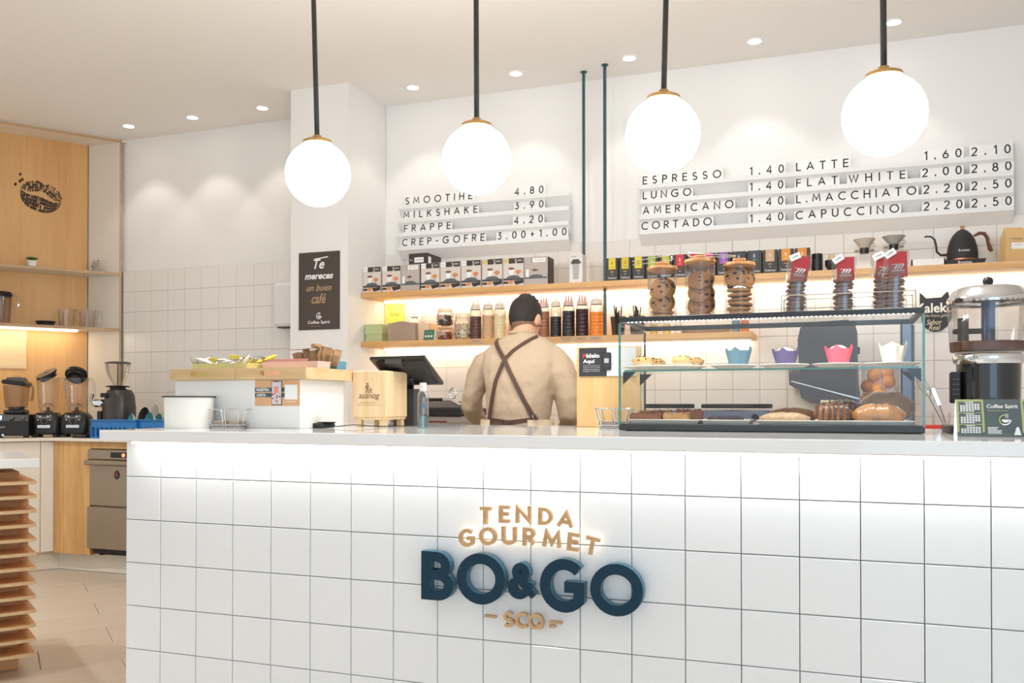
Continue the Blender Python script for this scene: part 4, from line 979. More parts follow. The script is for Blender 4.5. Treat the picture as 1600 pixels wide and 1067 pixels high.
# ---- blenders
def blender(px, kind, lab, n=.16):
    p = aL(px, 680, n); t = thing('blender', lab, 'blender', (p.x, p.y, ZW), radians(32))
    M_ = M_BLACK
    if kind == 0:
        b = MB(); b.rings([[(x*w_, y*d_, z) for x, y in ((-1, -1), (1, -1), (1, 1), (-1, 1))] for w_, d_, z in ((.105, .1, .012), (.105, .1, .11), (.1, .08, .155), (.09, .07, .16))], M_, smooth=False)
        for sx in (-.08, .08): b.box((sx, -.06, .006), (.03, .03, .012), M_)
        b.build('base', t)
        Mf = T(0, -.094, .135)@Rx(-.4)
        b = MB(); b.box((0, .002, 0), (.2, .004, .045), M_DGREY, M=Mf); b.build('control_panel', t)
        b = MB(); b.box((-.075, -.003, .0), (.028, .008, .03), emit('blue_switch', (.35, .6, 1), 2.2), .002, M=Mf); b.build('lit_switch', t)
        b = MB(); b.cyl((0, 0, 0), .016, .012, M_, 18, M=Mf@Rx(pi/2)); b.box((.07, -.003, 0), (.026, .008, .028), M_, .002, M=Mf); b.build('knob', t)
        b = MB(); text(b, 'blend', -.065, .075, M_PAPER, .05, .009, -.1062); ell_on(b, -.05, .02, .008, .008, -.1062, M_CHROME); b.build('mark', t)
        b = MB(); b.box((0, 0, .175), (.13, .12, .03), M_, .008); b.cyl((0, 0, .18), .05, .03, M_, 20); b.build('collar', t)
        b = MB(); b.rings([[(x*w_, y*w_, z) for x, y in ((-1, -.7), (-.7, -1), (.7, -1), (1, -.7), (1, .7), (.7, 1), (-.7, 1), (-1, .7))] for w_, z in ((.055, .2), (.062, .24), (.07, .36))], M_CLEARP2, False); b.build('jar', t)
        b = MB(); b.tube([(.065, 0, .35), (.1, 0, .35), (.105, 0, .32), (.1, 0, .27), (.092, 0, .25)], .009, M_CLEARP2, 8); b.build('handle', t)
        b = MB(); b.box((0, 0, .012), (.155, .15, .03), M_, .01, M=T(0, 0, .36)@Ry(.12)); b.rings([[(x*w_, y*w_, z) for x, y in ((-1, -1), (1, -1), (1, 1), (-1, 1))] for w_, z in ((.065, .37), (.045, .41))], M_DGREY, smooth=False); b.box((0, 0, .415), (.04, .04, .014), M_CLEARP, .004); b.build('lid', t)
        return t
    b = MB(); ring_ = lambda w_, d_, z: [(w_*(abs(cos(a))**.45)*(1 if cos(a) > 0 else -1), d_*(abs(sin(a))**.45)*(1 if sin(a) > 0 else -1), z) for a in [2*pi*i/32 for i in range(32)]]
    b.rings([ring_(.088, .09, .02), ring_(.098, .1, .03), ring_(.1, .1, .09), ring_(.094, .093, .14), ring_(.07, .07, .165), ring_(.062, .062, .17)], M_)
    for sx in (-.07, .07):
        for sy in (-.07, .07): b.box((sx, sy, .011), (.035, .035, .022), M_, .004)
    b.build('base', t)
    b = MB(); b.cyl((0, 0, 0), .013, .016, M_, 16, M=T(0, -.098, .115)@Rx(pi/2)); b.build('knob', t)
    b = MB()
    for k in range(12):
        a = radians(-120+k*300/11+90-30); b.box((.021*cos(a), -.101, .115+.021*sin(a)), (.003, .002, .003), M_PAPER)
    for sx in (-1, 1):
        ell_on(b, sx*.026, .142, .008, .008, -.0995, M_PAPER, 10); ell_on(b, sx*.026, .142, .004, .004, -.1, M_BLACK, 8)
        for dz, dx in ((.152, .044), (.14, .045)): rect_on(b, sx*dx-.006, sx*dx+.006, dz-.002, dz+.001, -.0995, M_PAPER)
        poly_on(b, [(sx*.04-.007, .124), (sx*.04+.007, .124), (sx*.04, .115)], -.0995, M_PAPER)
    b.build('dial_marks', t)
    b = MB(); b.box((0, -.1015, .075), (.085, .003, .02), M_CHROME, .001); text(b, 'blendtech', 0, .075, M_DGREY, .07, .009, -.1035); b.build('badge', t)
    b = MB(); b.rings([ring_(.045, .045, .172), ring_(.055, .055, .2), ring_(.06, .06, .25), ring_(.07, .07, .41)], M_CLEARP, False); b.build('jar', t)
    b = MB(); b.cyl((0, 0, .172), .03, .008, M_, 16); b.cyl((0, 0, .178), .013, .03, M_, 12); b.sph((0, 0, .205), .045, M_CLEARP, 16, 6, (1, 1, .7), z0=0)
    for k in range(4): b.box((.012, 0, .206), (.03, .008, .002), M_CHROME, M=Rz(k*pi/2))
    b.build('blades', t)
    b = MB(); b.tube([(.066, 0, .4), (.09, 0, .405), (.108, 0, .39), (.113, 0, .35), (.118, 0, .29), (.116, 0, .27)], [.01, .01, .01, .009, .007, .004], M_CLEARP, 10); b.build('handle', t)
    tl = (.42, .55) if kind == 1 else (.0, .75)
    Ml = T(-.005, 0, .425)@Ry(-tl[0])@Rx(-tl[1] if kind == 2 else .35)
    b = MB(); b.lathe([(0, -.02), (.058, -.02), (.06, 0), (.072, .004), (.074, .022), (0, .026)], M_, 32, M=Ml); o = b.build('lid', t)
    b = MB(); b.box((0, 0, .03), (.04, .028, .016), M_CLEARP, .006, M=Ml); b.tube([(.02*cos(a/16*2*pi), .016*sin(a/16*2*pi), .028) for a in range(16)], .003, M_CHROME, 6, True, M=Ml@T(0, 0, 0)); b.build('filler_cap', o)
    if kind >= 1:
        b = MB(); b.lathe([(.06, -.019), (0, -.021)], M_DGREY, 24, M=Ml); b.build('lid_seal', o)
    return t
blender(25.5, 0, 'black blender with lit blue switch and smoky jar, leftmost', .17)
for_b = blender(75, 1, 'black blender with its lid tilted to the left, middle of three', .19); for_b.scale = (.95, .95, 1)
blender(119.5, 2, 'black blender with its lid propped open facing front, rightmost', .24)
# things in the niche
p = aL(50, 413, -.1); t = thing('potted_succulent', 'tiny green succulent in white pot on the niche shelf', 'plant', (p.x, p.y, 2.105))
b = MB(); b.lathe([(0, .001), (.024, 0), (.033, .05), (.03, .05), (.026, .044), (0, .044)], M_WHITE, 20); b.build('pot', t)
b = MB(); MGn = mat('succulent_green', (84, 112, 52), .6, var=.2)
for r_ in range(3):
    for k in range(8):
        a = k*pi/4+r_*.4; l = .032-.008*r_; e = .35+.4*r_
        b.sph((0, 0, 0), 1, MGn, 8, 5, M=T(0, 0, .048)@Rz(a)@Ry(-e)@T(l*.75, 0, .006)@Matrix.Diagonal((l*.75, .010, .005, 1)))
b.build('leaves', t)
p = aL(150, 422, -.09); MF = mat('grey_stone_figurine', (176, 170, 160), .8, var=.18, scale=60, bump=.4)
t = thing('stone_figurine', 'small grey stone figurine at the right end of the niche shelf', 'figurine', (p.x, p.y, 2.105))
b = MB(); b.sph((0, 0, .028), .028, MF, 16, 10, (1.1, .9, 1)); b.sph((0, -.004, .07), .024, MF, 16, 10); b.sph((-.016, -.02, .01), .012, MF, 10, 6, (1, 1.4, .8)); b.sph((.016, -.02, .01), .012, MF, 10, 6, (1, 1.4, .8))
for sx in (-1, 1): b.sph((sx*.02, 0, .088), .009, MF, 10, 6); b.tube([(sx*.022, -.004, .05), (sx*.02, -.024, .045), (0, -.03, .05)], .008, MF, 8)
b.sph((0, -.026, .066), .008, MF, 8, 6); b.build('figure', t)
p = aL(71, 505, -.1); t = thing('pot_cover', 'flat black rubber lid lying on the lower niche shelf', 'lid', (p.x, p.y, 1.692))  # loose lid of a blender, lying flat
b = MB(); b.lathe([(0, .0), (.055, 0), (.06, .022), (.068, .026), (.066, .034), (0, .036)], M_BLACK, 32); b.build('lid', t)
M_PUR = mat('purple_scale_ink', (122, 88, 140), .6)
def pitcher(px, lab, n, r=.055, h=.13, rz=0, group=None, top=False):
    p = aL(px, 505, n); t = thing('measuring_jug', lab, 'jug', (p.x, p.y, 1.692), rz, group)
    b = MB(); b.lathe([(0, .003), (r*.82, .003), (r*.84, 0), (r, h), (r*1.06, h*1.02)], M_CLEARP, 28); b.build('body', t)
    b = MB(); b.tube([(r*.95, 0, h*.93), (r*1.5, 0, h*.95), (r*1.62, 0, h*.8), (r*1.58, 0, h*.4), (r*1.45, 0, h*.26)], .006, M_CLEARP, 8); b.build('handle', t)
    b = MB()
    for k in range(8): b.box((-r*.86 if k else -r*.86, -r*.38, h*(.15+.09*k)), (.002, .016 if k % 2 else .01, .0022), M_PUR)
    b.box((-r*.92, -r*.2, h*.5), (.0015, .0015, h*.7), M_PUR); b.box((r*.1, -r*.95, h*.45), (.0025, .0015, h*.7), M_PUR); b.build('scale', t)
    return t
pitcher(104, 'clear measuring jug with purple scale beside the black lid', -.10, rz=.3)
pitcher(137, 'clear measuring jug with purple scale, right of the other jug', -.11, rz=.35)
p = aL(2, 503, -.1); t = thing('blender_jar', 'clear blender jar with black lid cut by the left frame edge', 'jar', (p.x, p.y, 1.692), radians(34))
b = MB(); b.lathe([(0, .003), (.05, 0), (.058, .06), (.065, .2)], M_CLEARP2, 24); b.build('body', t)
b = MB(); b.lathe([(.0, .19), (.064, .19), (.068, .205), (.07, .21), (.06, .225), (.0, .235)], M_BLACK, 24); b.build('lid', t)
b = MB(); b.tube([(.06, 0, .195), (.09, 0, .2), (.105, 0, .185), (.11, 0, .14), (.105, 0, .115)], .009, M_CLEARP, 8); b.build('handle', t)

# coffee grinder
Yg = 4.93; cx = X_(184, Yg, 620)
t = thing('coffee_grinder', 'dark grey coffee grinder with clear bean hopper', 'grinder', (cx, Yg, ZW), radians(10))
MGr = mat('grinder_grey', (74, 70, 66), .3, .3, var=.06)
b = MB(); rr = lambda w_, d_, z, ox=0: [(ox+w_*(abs(cos(a))**.7)*(1 if cos(a) > 0 else -1), d_*(abs(sin(a))**.7)*(1 if sin(a) > 0 else -1), z) for a in [2*pi*i/28 for i in range(28)]]
b.rings([rr(.1, .1, 0, .01), rr(.105, .1, .02, .01), rr(.1, .1, .2, .012), rr(.085, .09, .29, .018), rr(.07, .075, .325, .015), rr(.04, .04, .335, .01)], MGr); b.build('body', t)
b = MB(); b.lathe([(.0, .0), (.05, 0), (.052, .02), (.078, .022), (.08, .028), (.05, .034), (.0, .034)], M_BLACK, 28, (.0, 0, .325)); b.build('collar', t)
b = MB(); b.lathe([(.03, .36), (.035, .372), (.062, .42), (.078, .47), (.082, .515)], M_CLEARP, 28); b.build('hopper', t)
b = MB(); b.lathe([(0, .515), (.086, .513), (.086, .519), (.05, .526), (0, .526)], M_DGREY, 28); b.cyl((0, 0, .36), .004, .155, M_DGREY, 8); b.build('hopper_lid', t)
b = MB(); b.box((-.1, -.06, .235), (.075, .05, .055), M_CHROME, .012, M=T(0, 0, 0)); b.tube([(-.13, -.07, .22), (-.15, -.08, .26), (-.138, -.08, .3)], .012, M_CHROME, 10); b.build('dosing_spout', t)
b = MB(); b.box((-.085, -.06, .1), (.03, .06, .16), M_BLACK, .004); b.box((-.04, -.09, .29), (.05, .03, .03), M_BLACK, .004); b.build('fork_rest', t)
# blue dish racks
MBl = mat('dishrack_blue', (36, 118, 186), .4, var=.03)
def rack(px0, px1, lab, Y, dep=.30):
    x0 = X_(px0, Y, 668); x1 = X_(px1, Y, 668); wd = x1-x0; h = aY(px0, 655, Y).z-ZW
    t = thing('dish_rack', lab, 'dish rack', ((x0+x1)/2, Y, ZW), group='blue dish racks on the kitchen worktop')
    b = MB()
    for y in (0, dep): b.box((0, y, h*.78), (wd, .006, h*.4), MBl); b.box((0, y, .006), (wd, .006, .012), MBl)
    for x in (-wd/2, wd/2): b.box((x, dep/2, h*.78), (.006, dep, h*.4), MBl)
    b.box((0, dep/2, .003), (wd, dep, .005), MBl); b.box((0, -.006, h*.96), (wd+.01, .014, .008), MBl); b.build('frame', t)
    b = MB(); n = max(3, int(wd/.035))
    for y in (0, dep):
        for k in range(n+1): b.box((-wd/2+wd*k/n, y, h*.32), (.016, .007, h*.6), MBl)
    for k in range(9):
        for x in (-wd/2, wd/2): b.box((x, dep*k/8, h*.32), (.007, .014, h*.6), MBl)
    o = b.build('slats', t); return t, h
rk, hr = rack(143, 213, 'blue plastic dish rack, left one beside the grinder', 4.64, .17)
rack(217.5, 290, 'blue plastic dish rack, right one under the bowls', 4.66)
MTl = mat('teal_glaze', (92, 160, 160), .3, var=.04)
def bowl(px, py, r, lab, Y, col, tilt, nm='bowl', deep=.5):
    p = aY(px, py, Y); t = thing(nm, lab, nm, tuple(p))
    # opening faces left/front, standing on its rim in the rack
    M = Rz(tilt)@Ry(-pi/2+.15)
    b = MB(); b.lathe([(0, -r*deep), (r*.45, -r*deep), (r*.8, -r*deep*.55), (r, 0)], M_PLATE if col is not M_BLACK else M_BLACK, 28, M=M); b.build('outside', t)
    b = MB(); b.lathe([(r, 0), (r*.97, .002), (r*.94, 0), (r*.76, -r*deep*.5), (r*.4, -r*deep*.9), (0, -r*deep*.9)], col, 28, M=M); b.build('inside', t); 
    return t
zb = ZW+.06
bowl(203, 661, .068, 'small teal bowl upright in the left blue rack', 4.74, MTl, 1.0)
bowl(232, 662, .078, 'teal bowl in the right blue rack, front', 4.78, MTl, 1.15)
bowl(247, 662, .072, 'teal bowl in the right blue rack, behind another', 4.86, MTl, 1.1)
bowl(224, 655, .085, 'dark brown plate standing in the rack behind bowls', 4.9, M_BLACK, 1.2, 'plate', .15)
bowl(241, 653, .1, 'large cream plate standing at the back of the rack', 4.98, M_PLATE, 1.05, 'plate', .15)
for k, (x, m, lab) in enumerate(((256, mat('spatula_blue', (60, 84, 124), .4), 'dark blue spatula standing in the dish rack'), (263, M_WHITE, 'white spatula standing in the dish rack'))):
    p = aY(x, 640, 4.85); t = thing('spatula', lab, 'spatula', (p.x, 4.85, ZW+.008)); b = MB(); b.tube([(-.02, 0, 0), (0, 0, .09)], .005, m, 8); b.build('handle', t); b = MB(); b.box((.006, 0, .125), (.024, .006, .085), m, .003, M=T(0, 0, 0)@Ry(.2)@T(-.022, 0, 0)); b.build('blade', t)
# dark cable box by the rack
p = aY(133, 682, 4.68); t = thing('black_tray', 'small flat black tray between the blender and blue rack', 'tray', (p.x, 4.66, ZW)); b = MB(); b.box((0, 0, .012), (.12, .08, .022), M_BLACK, .006); b.build('tray', t)

# ================================================================== PLYWOOD DISPLAY RACK, FRONT LEFT
uR = Vector((.555, .832, 0)); C0 = Vector((-3.298, 2.863, 0)); aR = math.atan2(uR.y, uR.x)
t = thing('plywood_display_rack', 'plywood display rack with many thin shelves and a white top', 'display rack', tuple(C0), aR)
# local x = along the front (towards the back of the room), local y = away from the camera side ; front faces -y
b = MB(); b.box((-.35, .17, .42), (.70, .34, .84), M_PLY); b.build('core', t)
b = MB(); b.box((-.15, .03, .45), (.376, .02, .70), M_PLY); b.build('back_board', t)
pl = None
for k in range(13):
    z = .803-.0593*k
    if pl is None: b = MB(); b.box((0, 0, 0), (.80, .62, .0135), M_PLY, 0); b.box((0, -.3105, 0), (.80, .002, .0135), M_PLYE); pl = o = b.build('shelf', t)
    else: o = pl.copy(); COL.objects.link(o)
    o.location = (-.356, .153, z)
b = MB(); b.box((-.356, .153, .8845), (.815, .64, .038), mat('white_marble', (240, 240, 238), .15, var=.02), .002); b.build('top_slab', t)

# ================================================================== ON THE COUNTER, LEFT PART
# white cabinet box with wooden trays on top
x0, x1 = -2.405, -1.843
t = thing('white_display_box', 'white box unit on the left end of the counter', 'display box', ((x0+x1)/2, 2.935, ZC))
b = MB(); b.box((0, 0, .09), (x1-x0, .31, .18), M_WHITE, .002); b.build('body', t)
tw = [(-2.414, -2.113, 'left', M_TRAYW), (-2.111, -1.806, 'right', M_TRAYW)]
for a, c, nm, m in tw:
    wd = c-a; t = thing('wooden_tray', 'wooden tray with handle slot on the white box, %s one' % nm, 'tray', ((a+c)/2, 2.925, ZC+.18), group='wooden trays on the white box'); D = .33; H = .042; th = .012
    b = MB(); sl = .04 if nm == 'left' else .045; o_ = -.01 if nm == 'left' else -.0
    # front with a rounded slot built from pieces
    b.box((0, -D/2+th/2, .007), (wd, th, .014), m); b.box((0, -D/2+th/2, H-.006), (wd, th, .012), m)
    b.box(((-wd/2+o_-sl)/2, -D/2+th/2, .022), (o_-sl+wd/2, th, .0165), m); b.box(((wd/2+o_+sl)/2, -D/2+th/2, .022), (wd/2-o_-sl, th, .0165), m)
    b.build('front', t)
    b = MB(); b.box((0, D/2-th/2, H/2), (wd, th, H), m); b.build('back', t)
    for sx in (-1, 1):
        b = MB(); b.box((sx*(wd/2-th/2), 0, H/2), (th, D-2*th, H), m); b.build('side', t)
    b = MB(); b.box((0, 0, .004), (wd-2*th, D-2*th, .008), m); b.build('bottom', t)
# card NUESTRA CARTA
pa = aY(398.8, 634, 2.779); pb = aY(468.5, 593.5, 2.779); W_ = pb.x-pa.x; H_ = pb.z-pa.z
t = thing('menu_card', 'kraft card reading NUESTRA CARTA with a phone picture on the white box', 'card', (pa.x, 2.7785, pa.z))
b = MB(); b.box((W_/2, 0, H_/2), (W_, .002, H_), mat('card_kraft_orange', (220, 172, 128), .7, var=.02)); b.build('card', t)
MS = mat('card_slate', (66, 88, 98), .6, var=.02); b = MB(); y = -.0015
rect_on(b, 0, W_*.67, H_*.55, H_*.71, y, MS); rect_on(b, 0, W_*.67, H_*.34, H_*.5, y, MS)
text(b, 'NUESTRA', W_*.18, H_*.63, M_PAPER, W_*.29, H_*.11, y-.0004, bold=.03); text(b, 'CARTA', W_*.145, H_*.42, M_PAPER, W_*.21, H_*.11, y-.0004, bold=.03)
rect_on(b, W_*.675, W_*.955, H_*.25, H_*.82, y, M_PAPER); rect_on(b, W_*.70, W_*.93, H_*.15, H_*.17, y, M_PAPER); b.build('print', t)
b = MB(); b.box((W_*.495, -.0018, H_*.5), (W_*.235, .002, H_*.94), M_BLACK, .0008); rect_on(b, W_*.39, W_*.60, H_*.06, H_*.95, -.0030, mat('phone_sky', (214, 212, 222), .4, var=.06)); rect_on(b, W_*.44, W_*.55, H_*.93, H_*.96, -.0033, M_BLACK)
rnd = random.Random(5)
for k in range(14): ell_on(b, W_*rnd.uniform(.41, .58), H_*rnd.uniform(.1, .5), W_*.02, H_*.045, -.0033-.00002*k, mat('phone_food_%d' % (k % 3), [(206, 120, 96), (150, 84, 72), (236, 226, 226)][k % 3], .5), 8)
rect_on(b, W_*.44, W_*.54, H_*.5, H_*.76, -.0033, mat('phone_pink', (228, 150, 136), .5)); b.build('phone_picture', t)
# plastic tubs standing in the trays
def tub(nm, px0, px1, yt, Y, col, lab, dep=.2, zb=ZC+.189):
    x0 = X_(px0, Y, 570); x1 = X_(px1, Y, 570); zt = aY(px0, yt, Y).z; x1 = min(x1, -1.824); wd = x1-x0; h = zt-zb
    t = thing('plastic_tub', lab, 'tub', ((x0+x1)/2, Y+dep/2, zb)); m = mat('tub_'+nm, col, .45, var=.02)
    def R(k, z, inn=0): return [(sx*(wd/2*k-inn), sy*(dep/2*k-inn), z) for sx, sy in ((-1, -1), (1, -1), (1, 1), (-1, 1))]
    b = MB(); b.rings([R(.93, 0), R(1, h), R(1, h, .003), R(.93, .004, .003)], m, smooth=False); b.build('tub', t)
    b = MB(); b.rings([R(1.0, h-.004), R(1.015, h-.004), R(1.015, h), R(1.0, h)], m, cap=False, smooth=False); b.build('rim', t)
    return t, wd, h, zt
def rounded(nm, *a, **k): return tub(nm, *a, **k)
tub('green', 300, 386, 568.5, 2.80, (222, 218, 150), 'pale lime plastic tub of wrapped snacks in the left tray', .14)
tub('yellow', 372, 408, 566, 2.97, (226, 188, 60), 'mustard yellow plastic tub behind the lime and pink ones', .11)
tub('pink', 409.5, 498, 565.5, 2.865, (240, 204, 192), 'pale pink plastic tub in the right tray', .09)
tub('pink2', 412, 480, 561.5, 2.97, (232, 176, 160), 'salmon pink tub rim behind the pale pink tub', .08)
tub('blue', 493, 535, 564.5, 3.0, (96, 156, 178), 'blue plastic tub of kraft sachets at the tray corner', .07)
# wrapped snacks
M_WRAP = glass('wrapper_clear', (.95, .95, .95), .25, 1.2, .25); M_WRAPW = mat('wrapper_white', (226, 220, 216), .25, var=.2, scale=50)
def packet(x, y, z, m, lab, grp, sz=.05, tilt=0, rot=0, tip=None):
    t = thing('snack_packet', lab, 'packet', (x, y, z), group=grp)
    rr = []
    n = 12
    for j in range(9):
        f = j/8; u = (f-.5)*sz; k = sin(pi*f)**.6*.42+.03; wv = .3+.0*f
        rr.append([(u, cos(2*pi*i/n)*sz*.34*(1+.06*sin(i*5+j*3)), sin(2*pi*i/n)*sz*.34*k*(1+.15*sin(i*3+j*7))) for i in range(n)])
    b = MB(); b.rings(rr, m, M=Rz(rot)@Ry(tilt)); b.build('wrapper', t)
    if tip:
        b = MB()
        for sx in (-1, 1): b.box((sx*sz*.52, 0, 0), (sz*.12, sz*.6, .001), tip, M=Rz(rot)@Ry(tilt))
        b.build('crimped_end', t)
rnd = random.Random(11); M_Y = mat('wrapper_yellow', (240, 220, 70), .35, var=.1); M_BLKT = M_BLACK
for k in range(13):
    px = 306+k*5.9; x = X_(px, 2.86, 560); m = [M_WRAPW, M_WRAP, M_WRAPW, M_WRAPW, M_Y][k % 5]
    packet(x, 2.86+rnd.uniform(-.02, .03), ZC+.24+rnd.uniform(-.004, .022), m, 'clear and white wrapped snack heaped in the lime tub' if m is not M_Y else 'yellow wrapped snack heaped in the lime tub', 'snacks in the lime tub' if m is not M_Y else 'yellow snacks in the lime tub', .054, rnd.uniform(-.9, .9), rnd.uniform(0, 3), M_BLACK if k in (2, 6) else M_WRAPW)
for k in range(11):
    px = 377+k*5.2; x = X_(px, 3.0, 556); m = [M_Y, M_WRAPW, M_WRAP][k % 3]
    packet(x, 3.01+rnd.uniform(-.02, .02), ZC+.25+rnd.uniform(-.004, .022), m, 'yellow wrapped snack heaped in the mustard tub' if m is M_Y else 'clear wrapped snack heaped in the mustard tub', 'yellow snacks in the mustard tub' if m is M_Y else 'clear snacks in the mustard tub', .056, rnd.uniform(-.7, .7), rnd.uniform(0, 3), m)
for k in range(7):
    px = 430+k*9; x = X_(px, 2.99, 560)
    packet(x, 2.99, ZC+.228, mat('wrapper_cream', (236, 222, 200), .4, var=.15, scale=40), 'cream wrapped biscuit lying in the pink tubs', 'biscuits in the pink tubs', .04, rnd.uniform(-.3, .3), rnd.uniform(0, 3), M_WRAPW)
MKs = mat('kraft_sachet', (166, 132, 96), .8, var=.2, scale=40)
for k in range(13):
    px = 468+k*4.7; x = X_(px, 3.0, 550)
    t = thing('kraft_sachet', 'brown kraft sachet packed upright in the blue tub', 'sachet', (x, 3.0+rnd.uniform(-.01, .025), ZC+.235), rz=rnd.uniform(-.9, .9), group='kraft sachets in the blue tub')
    hh = .062+.008*sin(k) if px > 480 else .048
    t.rotation_euler = (rnd.uniform(-.1, .1), (k-6)*.045, rnd.uniform(-.8, .8))
    b = MB(); b.rings([[(x_*.012*w_, y_*.008*d_, z) for x_, y_ in ((-1, -1), (1, -1), (1, 1), (-1, 1))] for w_, d_, z in ((1, .2, 0), (.95, 1, hh*.3), (1.05, 1.1, hh*.7), (1.1, .3, hh), (1.12, .15, hh+.008))], MKs, smooth=False); b.build('pouch', t)
p = aY(497, 549, 3.02); t = thing('kraft_sachet_pile', 'flat brown paper cover lying over the kraft sachets', 'paper', (p.x-.035, 3.01, ZC+.305)); b = MB(); b.box((0, 0, 0), (.13, .07, .002), MKs, 0, M=Rx(.08)@Ry(-.04)); b.box((.035, 0, .008), (.02, .05, .014), MKs, .002, M=Ry(-.1)); b.build('cover', t)

# white enamel tin
Yt = 2.70; cx = X_(295.5, Yt, 645); r = (X_(326, Yt, 645)-X_(264, Yt, 645))/2; h = aY(295, 619, Yt).z-ZC
t = thing('white_enamel_tin', 'white enamel tin with thin dark rim on the counter', 'tin', (cx, Yt, ZC))
ME = mat('enamel_cream', (242, 241, 234), .2, var=.01); b = MB(); b.lathe([(0, .003), (r*.92, 0), (r*.95, .004), (r*.985, h-.004), (r*.96, h-.004), (r*.92, .006), (0, .006)], ME, 48); b.build('body', t)
b = MB(); b.tube([(r*1.03*cos(a/48*2*pi), r*1.03*sin(a/48*2*pi), h-.002) for a in range(48)], .0026, M_BLACKM, 8, True); b.build('rim', t)
# wire baskets
def basket(px0, px1, yt, Y, lab, nap):
    x0 = X_(px0, Y, 650); x1 = X_(px1, Y, 650); wd = x1-x0; h = aY((px0+px1)/2, yt, Y).z-ZC; D = .12
    t = thing('wire_basket', lab, 'basket', ((x0+x1)/2, Y+.05, ZC), radians(8)); r = .0029
    b = MB(); b.tube([(sx*wd*.38, sy*D*.38, r) for sx, sy in ((-1, -1), (1, -1), (1, 1), (-1, 1))], r, M_CHROME, 8, True)
    for z in (.012,): b.tube([(sx*wd*.42, sy*D*.42, z) for sx, sy in ((-1, -1), (1, -1), (1, 1), (-1, 1))], r*.8, M_CHROME, 8, True)
    b.build('base_wire', t); b = MB()
    def loop(a, c):   # an upright U between plan points a,c (unit square)
        P = lambda q, k, z: (q[0]*wd/2*k, q[1]*D/2*k, z)
        b.tube([P(a, .76, r), P(a, .84, h*.4), P(a, .98, h*.93), tuple(Vector(P(a, 1, h))*.88+Vector(P(c, 1, h))*.12), tuple(Vector(P(a, 1, h))*.12+Vector(P(c, 1, h))*.88), P(c, .98, h*.93), P(c, .84, h*.4), P(c, .76, r)], r, M_CHROME, 8)
    for sy in (-1, 1): loop((-.82, sy), (-.08, sy)); loop((.08, sy), (.82, sy))
    for sx in (-1, 1): loop((sx, -.7), (sx, .7))
    b.build('hoops', t)
    t2 = thing('paper_napkins', 'stack of folded kraft napkins lying in the '+nap, 'napkins', ((x0+x1)/2, Y+.05, ZC+.006), radians(8))
    b = MB()
    for k in range(9): b.box((random.uniform(-.001, .001), random.uniform(-.001, .001), .001+.0024*k), (wd*.70, D*.70, .0019), mat('napkin_kraft', (214, 194, 174), .85, var=.05))
    b.build('napkins', t2)
basket(319, 377, 639.5, 2.72, 'chrome wire basket beside the white tin', 'basket beside the tin')
basket(927.5, 984, 638.5, 3.16, 'chrome wire basket in front of the bamboo board', 'basket by the bamboo board')
# flat black charger
p0 = aY(470.5, 667, 2.80); 
t = thing('black_charging_pad', 'flat black charging device with thin cable on the counter', 'device', (X_(495, 2.90, 665), 2.90, ZC), radians(-12))
b = MB(); b.box((0, 0, .010), (.125, .07, .018), M_BLACK, .004); b.box((.05, 0, .021), (.05, .05, .004), M_BLACKM, .001); b.build('body', t)
b = MB(); b.tube([(.062, 0, .012), (.09, .01, .006), (.13, .06, .012), (.16, .16, .004), (.18, .3, .003)], .0016, M_BLACK, 6); b.build('cable', t)
# donation box
Yd = 3.02; pl_ = aY(552, 650, Yd); 
ang = 0.0
cw = X_(603, 3.08, 600)-X_(551, 3.08, 600)
t = thing('wooden_donation_box', 'pale wooden donation box reading asanog with four short legs', 'box', (X_(577, 3.08, 600), 3.08, ZC))
zt = aY(603, 579, 3.08).z-ZC; zb_ = aY(603, 652, 3.08).z-ZC; dd = .18
b = MB(); b.box((0, .0075, (zt+zb_)/2), (cw, .015, zt-zb_), M_PINE, .002, M=None); b.build('front_panel', t)
b = MB(); b.box((cw/2-.0075, dd/2+.0075, (zt+zb_)/2), (.0145, dd-.016, zt-zb_), M_PINE, .002); b.build('side_panel', t)
b = MB(); b.box((-cw/2+.0075, dd/2+.0075, (zt+zb_)/2), (.0145, dd-.016, zt-zb_), M_PINE, .002); b.build('side_panel', t)
b = MB(); b.box((0, dd/2, zt-.006), (cw-.03, dd-.03, .010), M_PINE, 0); b.box((0, dd-.007, (zt+zb_)/2), (cw-.03, .014, zt-zb_), M_PINE); b.build('lid', t)
b = MB(); b.box((0, dd/2, zb_-.005), (cw-.008, dd-.008, .010), M_PINE, .002); b.build('base_plate', t)
for sx in (-1, 1):
    for sy in (0, 1): b = MB(); b.box((sx*(cw/2-.022), .018+sy*(dd-.036), (zb_-.01)/2), (.024, .024, zb_-.01), M_PINE, .002); b.build('leg', t)
MBn = mat('burnt_wood_print', (146, 104, 74), .7, var=.1)
b = MB(); text(b, 'asanog', 0, zb_+(zt-zb_)*.43, MBn, cw*.62, .024, -.0012, shear=.2, bold=.01)
text(b, 'asociación de ayuda a', 0, zb_+(zt-zb_)*.315, MBn, cw*.56, .006, -.0012); text(b, 'niños oncológicos de galicia', 0, zb_+(zt-zb_)*.265, MBn, cw*.7, .006, -.0012)
def figure(x, z, s):
    ell_on(b, x, z+s*.9, s*.11, s*.11, -.0012, MBn, 10); poly_on(b, [(x-s*.16, z+s*.75), (x+s*.14, z+s*.75), (x+s*.1, z+s*.4), (x+s*.2, z), (x+s*.08, z), (x, z+s*.35), (x-s*.12, z), (x-s*.22, z), (x-s*.1, z+s*.42)], -.0012, MBn)
    poly_on(b, [(x-s*.16, z+s*.74), (x-s*.3, z+s*.45), (x-s*.25, z+s*.43), (x-s*.08, z+s*.66)], -.0012, MBn)
